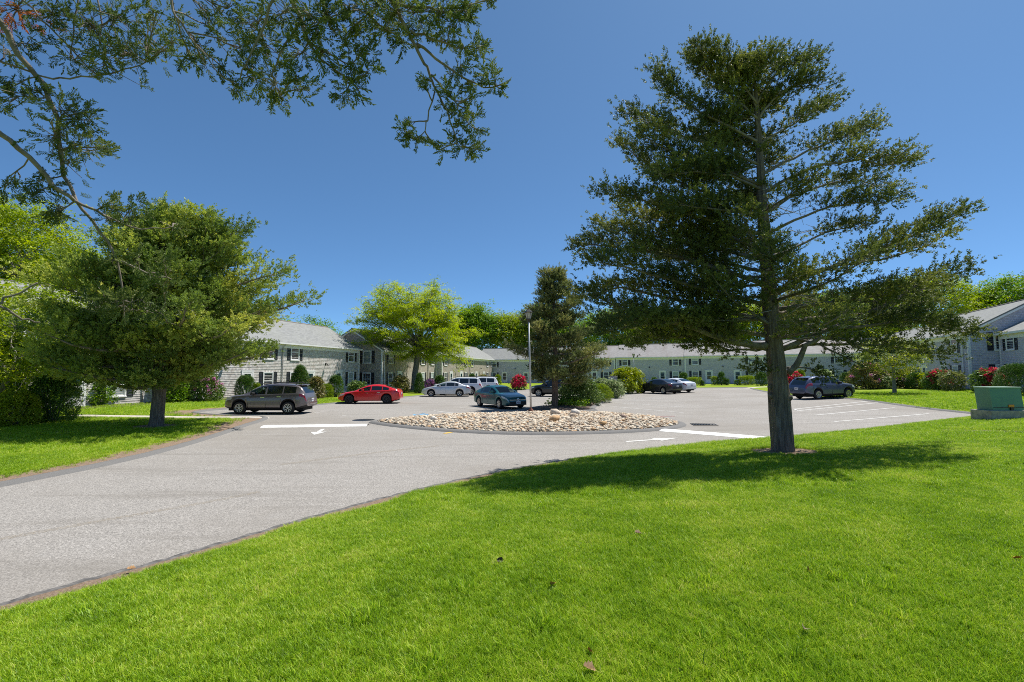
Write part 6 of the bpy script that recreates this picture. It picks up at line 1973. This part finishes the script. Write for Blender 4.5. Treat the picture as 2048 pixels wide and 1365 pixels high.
BUSH = [
 # left wing
 ('yew_shrub', 'tall cone shaped clipped yew behind the brown SUV roof', (599, 797), 44, 68, 'yew', dict(form='cone')),
 ('yew_shrub', 'round clipped yew with reddish tips left of a white door behind the brown SUV bonnet', (490, 800), 38, 50, 'yew', dict()),
 ('yew_shrub', 'clipped yew dome beside the last lower window of the sunlit house', (671, 794), 30, 44, 'yew', dict()),
 ('azalea_shrub', 'bronze budding shrub between the yew cone and the yellow box ball', (633, 798), 26, 44, 'bronze', dict()),
 ('box_shrub', 'low yellow green box ball left of the red car nose', (651, 795), 30, 27, 'box', dict()),
 ('rhododendron', 'low dark green shrub directly above the red car windscreen', (714, 792), 36, 28, 'rhodo', dict()),
 ('box_shrub', 'lime green bush half hidden by the brown SUV windscreen', (512, 800), 20, 34, 'box', dict()),
 ('azalea_shrub', 'bronze leaved shrub left of the locust trunk', (801, 786), 32, 33, 'bronze', dict()),
 ('yew_shrub', 'upright clipped yew touching the locust trunk on its right', (838, 787), 20, 42, 'yew', dict(form='cone')),
 ('azalea_shrub', 'pink flowering azalea above the silver sedan bonnet', (859, 784), 24, 22, 'rhodo', dict(flowers='pink', nfl=80)),
 ('yew_shrub', 'round clipped yew above the silver sedan roof', (879, 784), 22, 34, 'yew', dict()),
 ('yew_shrub', 'small clipped yew above the nearer white SUV', (944, 775), 16, 27, 'yew', dict()),
 ('yew_shrub', 'tiny brownish clipped shrub above the farther white SUV roof', (968, 773), 16, 22, 'bronze', dict()),
 ('yew_shrub', 'narrow green shrub against the far grey house corner', (996, 772), 13, 22, 'box', dict()),
 ('rhododendron', 'red flowering shrub on the far lawn left of the lamp post', (1037, 780), 26, 26, 'rhodo', dict(flowers='red', nfl=90)),
 ('rhododendron', 'red flowering shrub behind the trunk of the left cedar', (272, 806), 56, 48, 'rhodo', dict(flowers='red', nfl=40, form='vase')),
 ('rhododendron', 'large pink flowering rhododendron beside the white door at left', (402, 803), 70, 62, 'rhodo', dict(flowers='pink', nfl=70)),
 ('yew_shrub', 'tall leafy shrub between the left cedar trunk and the pink rhododendron', (345, 806), 44, 82, 'wood', dict()),
 ('rhododendron', 'leafy shrub at the corner of the sunlit house left of the cedar trunk', (186, 812), 62, 62, 'wood', dict()),
 ('yew_shrub', 'large dark shrub at the end of the concrete footpath', (106, 843), 84, 100, 'yew', dict(ls=0.12)),
 ('rhododendron', 'light green leafy shrub at the left edge of the lawn', (26, 852), 84, 66, 'rhodo_y', dict()),
 ('rhododendron', 'tall pale green shrub behind the dark one at the left edge', (40, 826), 150, 150, 'wood', dict()),
 # planting bed
 ('juniper_shrub', 'olive spreading shrub right of the narrow cedar trunk', (1158, 808), 80, 52, 'rhodo', dict(group='shrubs of the planting bed')),
 ('spirea_shrub', 'yellow green rounded shrub in the right half of the planting bed', (1192, 803), 66, 36, 'box', dict(group='shrubs of the planting bed')),
 ('dogwood_shrub', 'pale variegated shrub in front of the mailbox block', (1226, 797), 44, 34, 'pale', dict(group='shrubs of the planting bed')),
 ('dogwood_shrub', 'pale green shrub left of the mailbox block', (1204, 792), 34, 34, 'pale', dict(group='shrubs of the planting bed')),
 ('rhododendron', 'large glossy yellow green rhododendron at the far tip of the planting bed', (1253, 786), 66, 50, 'rhodo_y', dict(group='shrubs of the planting bed')),
 # rear right hedges
 ('yew_shrub', 'clipped yew dome above the white sedan', (1367, 771), 19, 26, 'yew', dict()),
 ('box_hedge', 'boxy hedge with yellow top left of the left pair door', (1389, 772), 27, 16, 'box', dict(form='box')),
 ('yew_shrub', 'small dark shrub between boxy hedge and white door', (1405, 772), 9, 10, 'yew', dict()),
 ('box_hedge', 'narrow boxy hedge right of the left white door', (1429, 771), 12, 17, 'box', dict(form='box')),
 ('yew_shrub', 'clipped yew standing midway between the two white doors', (1443, 771), 15, 27, 'yew', dict()),
 ('yew_shrub', 'low dark shrub left of the right white door', (1454, 771), 9, 13, 'yew', dict()),
 ('yew_shrub', 'low dark shrub right of the right white door', (1475, 771), 12, 10, 'yew', dict(form='box')),
 ('box_hedge', 'wide boxy hedge with yellow top below the window with the air conditioner', (1494, 771), 29, 18, 'box', dict(form='box')),
 ('yew_shrub', 'clipped yew just left of the big cedar trunk', (1523, 772), 22, 28, 'yew', dict()),
 ('yew_shrub', 'low dome of a shrub seen over the dark sedan roof', (1309, 773), 14, 18, 'yew', dict()),
 # right wing
 ('rhododendron', 'red flowering shrub between big cedar trunk and blue grey SUV', (1580, 780), 40, 30, 'rhodo', dict(flowers='red', nfl=70, D=52)),
 ('yew_shrub', 'small clipped dome above the blue grey SUV roof', (1602, 778), 18, 32, 'box', dict(D=62)),
 ('dogwood_shrub', 'pale leaved shrub above the blue grey SUV windows', (1653, 778), 24, 30, 'pale', dict(D=60)),
 ('yew_shrub', 'round clipped yew above the blue grey SUV bonnet', (1694, 778), 26, 30, 'yew', dict(D=50)),
 ('rhododendron', 'tall budding rhododendron left of the mounded shrub', (1737, 778), 66, 52, 'bronze', dict(flowers='pink', nfl=5)),
 ('dogwood_shrub', 'mounded shrub with pale leaf edges left of the lime green tree', (1763, 778), 42, 28, 'pale', dict(ls=0.16)),
 ('yew_shrub', 'dark yew right behind the lime green tree trunk', (1789, 777), 24, 40, 'yew', dict()),
 ('azalea_shrub', 'yellowish shrub with a few pink blooms right of the lime tree', (1812, 777), 36, 38, 'bronze', dict(flowers='pink', nfl=6)),
 ('yew_shrub', 'round dark clipped yew between two azaleas on the right', (1836, 778), 40, 34, 'yew', dict()),
 ('box_shrub', 'shrub with bright yellow top behind the round dark yew', (1856, 779), 26, 32, 'rhodo_y', dict()),
 ('rhododendron', 'red flowering rhododendron before the right gable house window', (1876, 781), 42, 40, 'rhodo', dict(flowers='red', nfl=46)),
 ('barberry_shrub', 'dark purple green open shrub beside the white corner board', (1906, 783), 46, 40, 'cedar', dict(form='vase', dens=0.45)),
 ('rhododendron', 'red flowering rhododendron against the gable wall above the green cabinet', (1980, 787), 56, 48, 'rhodo', dict(flowers='red', nfl=46)),
 ('yew_shrub', 'largest clipped yew at the right edge behind the green cabinet', (2044, 792), 84, 66, 'yew', dict()),
]
for k, (nm, lab, px, w_, h_, kd, kw) in enumerate(BUSH):
    bush(nm, lab, px, w_, h_, kd, seed=k, **kw)

# ground cover in the bed
def cover():
    xs = RNG.uniform(0, 16, 9000); ys = RNG.uniform(27, 58, 9000)
    d = -sdist(xs, ys, PLANT_A)
    kx = (d > 0.25) & (ys > 30.2 + 1.0 * np.sin(xs)) & (ys < 52)
    xs, ys = xs[kx][:3600], ys[kx][:3600]
    z = bed_h(xs, ys, PLANT_A, 0.14, 1.0)
    n = len(xs); d = rand_unit(n); d[:, 2] = np.abs(d[:, 2]) + 0.4
    pos = np.stack([xs, ys, z + RNG.uniform(0.05, 0.32, n)], 1)
    o = scatter('ground_cover', LEAFC, pos, frames(d), RNG.uniform(0.22, 0.38, n), RNG.beta(2, 2, n), F_['cover'])
    tag(o, kind='stuff')
cover()

# ------------------------------------------------------------------ lamp posts
def lamp_post(base, ztop, tilt, label):
    root = empty('lamp_post', tuple(base)); root.rotation_euler = (0, tilt, 0)
    tag(root, label, 'lamp post', 'black lantern lamp posts')
    h = ztop - base.z - 0.75
    mb = MB(); mb.tube([(0, 0, -0.4), (0, 0, h * 0.5), (0, 0, h)], [0.058, 0.05, 0.042], 12); mb.build('pole', M['galv'], root)
    mb = MB(); mb.lathe([(0.0, 0.02), (0.13, 0.02), (0.16, 0.05), (0.13, 0.14), (0.075, 0.20), (0.06, 0.28)], 14); mb.build('base_collar', simple('rusty_collar', (0.20, 0.075, 0.045), 0.8, noise=0.4), root)
    mb = MB()
    mb.lathe([(0.042, -0.04), (0.075, 0.0), (0.085, 0.06), (0.10, 0.12), (0.13, 0.15), (0.0, 0.16)], 12)
    for k in range(6):
        a = k * math.pi / 3
        mb.tube([(0.125 * math.cos(a), 0.125 * math.sin(a), 0.15), (0.205 * math.cos(a), 0.205 * math.sin(a), 0.50)], 0.012, 5)
    mb.lathe([(0.235, 0.49), (0.245, 0.515), (0.17, 0.60), (0.10, 0.66), (0.045, 0.68), (0.03, 0.72), (0.035, 0.745), (0.0, 0.78)], 6, smooth=False)
    mb.lathe([(0.0, 0.495), (0.235, 0.49)], 6, smooth=False)
    lt = mb.build('lantern', M['black_metal'], root, loc=(0, 0, h))
    mb = MB(); mb.lathe([(0.118, 0.155), (0.198, 0.49)], 6, smooth=False)
    mb.build('glass', simple('frosted_lantern_glass', (0.42, 0.41, 0.36), 0.25, spec=0.6), lt)
    mb = MB(); mb.tube([(-0.16, 0, h * 0.78), (0.16, 0, h * 0.78)], 0.012, 5); mb.build('ladder_bar', M['galv'], root)
    return root
g1 = gp(1062, 829); g1.z = bed_z(g1.x, g1.y)
lamp_post(g1, at(1055, 617, g1.y).z, -0.022, 'near tall lamp post with black lantern rising from the stone bed')
D2 = 73.0; p2 = at(1268, 760, D2)
lamp_post(Vector((p2.x, D2, hz(p2.x, D2))), at(1268, 706, D2).z, 0.0, 'far lamp post seen against the stained roof house')

# ------------------------------------------------------------------ mailbox block
mbp = gp(1227, 790, lambda x, y: bed_z(x, y)); Dm = mbp.y + 3.0
mp_ = at(1226, 770, Dm)
km = Dm / F
root = empty('mailbox_block', (mp_.x, Dm, bed_z(mp_.x, Dm)), R(-38)); tag(root, 'grey brick and metal mailbox block between the shrubs of the bed', 'mailbox')
mb = MB(); mb.box(-0.34, 0.34, -0.30, 0.30, 0, 1.62); mb.box(-0.38, 0.38, -0.34, 0.34, 1.62, 1.68)
mb.build('cabinet', simple('mailbox_grey', (0.36, 0.33, 0.33), 0.6, noise=0.1), root)
for i in range(3):
    for j in range(4):
        mb = MB(); mb.box(-0.31 + i * 0.21, -0.13 + i * 0.21, -0.325, -0.301, 0.82 + j * 0.2, 0.98 + j * 0.2)
        mb.build('letter_door', simple('letter_door_white', (0.62, 0.62, 0.62), 0.5), root)

# ------------------------------------------------------------------ green utility cabinet on a concrete pad
Dt = 18.6
tb = at(1990, 834, Dt)
k_ = Dt / F
tz = hz(tb.x, Dt)
root = empty('utility_cabinet', (tb.x, Dt, at(1980, 822, Dt).z - 0.19), R(1)); tag(root, 'green metal utility cabinet with orange label on a concrete pad at right', 'utility cabinet')
wT = 64 * k_
mb = MB(); mb.box(-0.12, wT + 0.42, 0, 0.86, -0.5, 0.19)
mb.build('pad', simple('old_concrete_pad', (0.34, 0.30, 0.25), 0.9, noise=0.25, nscale=6, bump=0.4), root).modifiers.new('bevel', 'BEVEL').width = 0.012
zb_ = 0.19; zt_ = 0.19 + 46 * k_
x0, x1, dT = 0.07, 0.07 + wT, 0.62
green = simple('cabinet_green', (0.085, 0.215, 0.145), 0.45, noise=0.07, nscale=3)
mb = MB()
P0 = [(x0, 0.12, zb_), (x1, 0.12, zb_), (x1, 0.12 + dT, zb_), (x0, 0.12 + dT, zb_)]
P1 = [(x0 - 0.06, 0.16, zt_ - 0.03), (x1 - 0.07, 0.16, zt_ - 0.03), (x1 - 0.07, 0.12 + dT + 0.03, zt_ - 0.03), (x0 - 0.06, 0.12 + dT + 0.03, zt_ - 0.03)]
for i in range(4):
    j = (i + 1) % 4; mb.quad([P0[i], P0[j], P1[j], P1[i]])
mb.build('cabinet', green, root)
mb = MB(); mb.box(x0 - 0.09, x1 - 0.05, 0.12, 0.18 + dT, zt_ - 0.03, zt_ + 0.015)
o = mb.build('lid', simple('cabinet_lid_green', (0.24, 0.36, 0.27), 0.5, noise=0.06), root); bv = o.modifiers.new('bevel', 'BEVEL'); bv.width = 0.02; bv.segments = 3
mb = MB(); mb.box(x0 + 0.02, x1, 0.098, 0.112, zb_ + 0.11, zb_ + 0.128); mb.build('seam_strip', M['black_metal'], root)
lx = x0 + (x1 - x0) * 0.58
mb = MB(); mb.box(lx - 0.11, lx + 0.11, 0.10, 0.118, zb_ + 0.13, zb_ + 0.23); mb.build('warning_label', simple('label_orange', (0.75, 0.27, 0.01), 0.5), root)
mb = MB(); mb.box(lx - 0.06, lx + 0.06, 0.07, 0.118, zb_ + 0.01, zb_ + 0.125); mb.build('padlock', M['black_metal'], root)

# small service boxes by the left house
ub = gp(476, 800); Du = ub.y + 3
up_ = at(476, 795, Du)
root = empty('service_post', (up_.x, Du, hz(up_.x, Du))); tag(root, 'small white service post by the wall behind the brown SUV bonnet', 'service post')
mb = MB(); mb.box(-0.13, 0.13, -0.13, 0.13, 0, 0.85); mb.box(-0.17, 0.17, -0.17, 0.17, 0.85, 0.92); mb.build('housing', M['white_trim'], root)

# ------------------------------------------------------------------ fallen leaves on the lawn
def leaf(px, size, col, lab, rot, curl=0.35, stem=0.0):
    g = gh(*px)
    mb = MB()
    n = 9
    L_ = [0, 0.35, 0.30, 0.52, 0.40, 0.55, 0.34, 0.22, 0.0]
    for k in range(n - 1):
        for s in (1, -1):
            xa, xb = k / (n - 1) - 0.5, (k + 1) / (n - 1) - 0.5
            ya, yb = L_[k] * 0.7 * s, L_[k + 1] * 0.7 * s
            za = curl * abs(L_[k]) ** 1.3; zb = curl * abs(L_[k + 1]) ** 1.3
            z_ = lambda x: curl * 0.5 * x * x
            mb.quad([(xa, 0, z_(xa)), (xb, 0, z_(xb)), (xb, yb, zb + z_(xb)), (xa, ya, za + z_(xa))])
    if stem: mb.tube([(0.48, 0, 0.05), (0.9, 0.05, 0.12), (0.5 + stem, 0.15, 0.1)], 0.018, 5)
    mb.v = [(x * size, y * size, z * size) for x, y, z in mb.v]
    m = simple('dry_leaf', col, 0.7, noise=0.4, nscale=20)
    o = mb.build('fallen_leaf', m, loc=(g.x, g.y, hz(g.x, g.y) + 0.045), rot=rot)
    tag(o, lab, 'fallen leaf', 'dry leaves on the lawn')
leaf((1276, 1075), 0.085, (0.34, 0.24, 0.14), 'pale curled dry leaf with long stem on the lawn below the cedar shade', (0.3, 0.2, 0.2), 0.8, 0.9)
leaf((1616, 1150), 0.085, (0.44, 0.16, 0.03), 'bright orange upright dry leaf on the right half of the lawn', (1.2, 0.1, 1.2), 0.5)
leaf((1106, 1180), 0.075, (0.46, 0.22, 0.06), 'golden brown curled dry leaf near the middle of the lawn', (0.4, 0.5, 2.2), 0.7)
leaf((1000, 1130), 0.085, (0.045, 0.035, 0.022), 'dark nearly black leaf standing in the grass', (1.1, 0.3, 0.5), 0.5)
leaf((2036, 1127), 0.075, (0.50, 0.17, 0.02), 'orange dry leaf at the right edge of the lawn', (0.5, 0.2, 2.8), 0.6)
leaf((1609, 1273), 0.07, (0.22, 0.17, 0.12), 'small grey brown crumpled leaf low on the right lawn', (0.4, 0.3, 0.9), 0.9)
leaf((1180, 1317), 0.06, (0.42, 0.12, 0.03), 'small rust red leaf near the lower edge of the lawn', (0.9, 0.2, 2.0), 0.5)
leaf((1178, 1353), 0.085, (0.40, 0.26, 0.14), 'pale tan leaf at the very bottom of the lawn', (0.3, 0.4, 0.1), 0.8)
leaf((262, 1146), 0.09, (0.42, 0.24, 0.10), 'tan leaf lying where grass meets the drive at left', (0.2, 0.1, 0.4), 0.6)

# ------------------------------------------------------------------ grass
tuft_col = bpy.data.collections.new('grass_tufts')
def grass_mat():
    m, t, p = new_mat('grass_blades')
    geo = t.nodes.new('ShaderNodeNewGeometry'); P = geo.outputs['Position']
    f = attr(t, 'tint')
    n2 = noise(t, 0.5, 5, P, 0.6); n3 = noise(t, 2.3, 4, P, 0.6)
    f2 = math_(t, 'ADD', math_(t, 'MULTIPLY', f, 0.58), math_(t, 'MULTIPLY', math_(t, 'SUBTRACT', math_(t, 'ADD', n2, math_(t, 'MULTIPLY', n3, 0.9)), 0.55), 0.55))
    c = ramp(t, f2, [(0.12, (0.085, 0.16, 0.004)), (0.33, (0.175, 0.34, 0.006)), (0.50, (0.30, 0.48, 0.010)), (0.68, (0.49, 0.60, 0.04)), (0.86, (0.70, 0.62, 0.22))])
    t.links.new(c, p.inputs['Base Color']); p.inputs['Roughness'].default_value = 0.45
    p.inputs['Specular IOR Level'].default_value = 0.3
    tr = t.nodes.new('ShaderNodeBsdfTranslucent'); t.links.new(c, tr.inputs['Color'])
    mx = t.nodes.new('ShaderNodeMixShader'); mx.inputs[0].default_value = 0.4
    t.links.new(p.outputs[0], mx.inputs[1]); t.links.new(tr.outputs[0], mx.inputs[2])
    t.links.new(mx.outputs[0], t.nodes['Material Output'].inputs['Surface'])
    return m
GM = grass_mat()
for k in range(7):
    r = random.Random(500 + k)
    V = []; Q = []; T = []
    for b in range(15):
        a = r.uniform(0, 6.283); rr = r.uniform(0, 0.045)
        x, y = math.cos(a) * rr, math.sin(a) * rr
        h = r.uniform(0.035, 0.075); wd = r.uniform(0.0028, 0.0045)
        da = r.uniform(0, 6.283); ln = r.uniform(0.15, 1.0) * h
        dx, dy = math.cos(da), math.sin(da); sx, sy = -dy * wd / 2, dx * wd / 2
        i = len(V)
        for (q, zz, ww) in ((0, 0, 1), (0.35, 0.62, 0.9), (1.0, 0.92, 0.15)):
            V += [(x + dx * ln * q - sx * ww, y + dy * ln * q - sy * ww, h * zz - 0.004), (x + dx * ln * q + sx * ww, y + dy * ln * q + sy * ww, h * zz - 0.004)]
        Q += [[i, i + 1, i + 3, i + 2], [i + 2, i + 3, i + 5, i + 4]]
        T += [min(1, max(0, r.gauss(0.42, 0.24)))] * 6
    o = bpy.data.objects.new('grass_tuft', np_mesh('grass_tuft', np.array(V), np.array(Q), np.array(T)))
    o.data.materials.append(GM); tuft_col.objects.link(o)

def grass_points():
    P = []; S = []
    def zone(y0, y1, n, smin, smax, xl=-1.3, xr=1.75):
        y = np.sqrt(RNG.uniform(y0 * y0, y1 * y1, n)); x = y * RNG.uniform(xl, xr, n)
        d = sdist(x, y, PAVED)
        edge = 0.04 + 0.10 * RNG.random(n)
        wl = np.where((x < -5) & (y < 30), RNG.uniform(0.45, 1.6, n), np.where((x < 1.5) & (y < 14), 0.27 + 0.2 * np.sin(1.3 * x + 2.1 * y) * np.sin(0.7 * x - 1.1 * y) + RNG.uniform(0, 0.2, n), edge))
        wl = np.where((x < -9.5) & (y > 19) & (y < 27), RNG.uniform(0.6, 2.3, n), wl)
        k = d > wl
        for (tx, ty, tr) in TREE_RINGS: k &= np.hypot(x - tx, y - ty) > tr * RNG.uniform(0.75, 1.15, n)
        for o in PATHS: k &= seg_dist(x, y, o[0], False) > o[1]
        x, y, d = x[k], y[k], d[k]
        z = B(x, y) + lawn_rise(x, y, d)
        P.append(np.stack([x, y, z], 1)); S.append(RNG.uniform(smin, smax, len(x)))
    zone(1.0, 4.2, 52000, 0.55, 0.95)
    zone(4.2, 7.5, 90000, 0.6, 1.0)
    zone(7.5, 13.0, 108000, 0.75, 1.2)
    zone(13.0, 24.0, 105000, 1.0, 1.6)
    zone(24.0, 40.0, 60000, 1.5, 2.4)
    # coarser clumps of weedy grass here and there
    for k in range(46):
        y0 = 2.2 + 9 * random.random() ** 1.4; x0 = y0 * random.uniform(-0.9, 1.15); m = random.randrange(8, 26); sp = random.uniform(0.05, 0.16)
        x = x0 + RNG.normal(0, sp, m); y = y0 + RNG.normal(0, sp, m); d = sdist(x, y, PAVED); k_ = d > 0.5
        x, y, d = x[k_], y[k_], d[k_]
        P.append(np.stack([x, y, B(x, y) + lawn_rise(x, y, d)], 1)); S.append(RNG.uniform(1.1, 1.9, len(x)))
    return np.concatenate(P), np.concatenate(S)
gpnt, gs = grass_points()
me = bpy.data.meshes.new('lawn_grass'); me.vertices.add(len(gpnt)); me.vertices.foreach_set('co', gpnt.astype(np.float32).ravel()); me.update()
a_ = me.attributes.new('size', 'FLOAT', 'POINT'); a_.data.foreach_set('value', gs.astype(np.float32))
a_ = me.attributes.new('turn', 'FLOAT_VECTOR', 'POINT')
tv = np.stack([RNG.normal(0, 0.12, len(gs)), RNG.normal(0, 0.12, len(gs)), RNG.uniform(0, 6.283, len(gs))], 1)
a_.data.foreach_set('vector', tv.astype(np.float32).ravel())
go = link('lawn_grass', me); tag(go, kind='stuff')
ng = bpy.data.node_groups.new('grass_scatter', 'GeometryNodeTree')
ng.interface.new_socket('Geometry', in_out='INPUT', socket_type='NodeSocketGeometry')
ng.interface.new_socket('Geometry', in_out='OUTPUT', socket_type='NodeSocketGeometry')
gi = ng.nodes.new('NodeGroupInput'); gout = ng.nodes.new('NodeGroupOutput')
iop = ng.nodes.new('GeometryNodeInstanceOnPoints'); ci_ = ng.nodes.new('GeometryNodeCollectionInfo')
ci_.inputs['Collection'].default_value = tuft_col; ci_.inputs['Separate Children'].default_value = True; ci_.inputs['Reset Children'].default_value = True
na = ng.nodes.new('GeometryNodeInputNamedAttribute'); na.data_type = 'FLOAT'; na.inputs['Name'].default_value = 'size'
nv = ng.nodes.new('GeometryNodeInputNamedAttribute'); nv.data_type = 'FLOAT_VECTOR'; nv.inputs['Name'].default_value = 'turn'
iop.inputs['Pick Instance'].default_value = True
ng.links.new(gi.outputs[0], iop.inputs['Points']); ng.links.new(ci_.outputs[0], iop.inputs['Instance'])
ng.links.new(na.outputs[0], iop.inputs['Scale']); ng.links.new(nv.outputs[0], iop.inputs['Rotation'])
ng.links.new(iop.outputs[0], gout.inputs[0])
md = go.modifiers.new('scatter', 'NODES'); md.node_group = ng
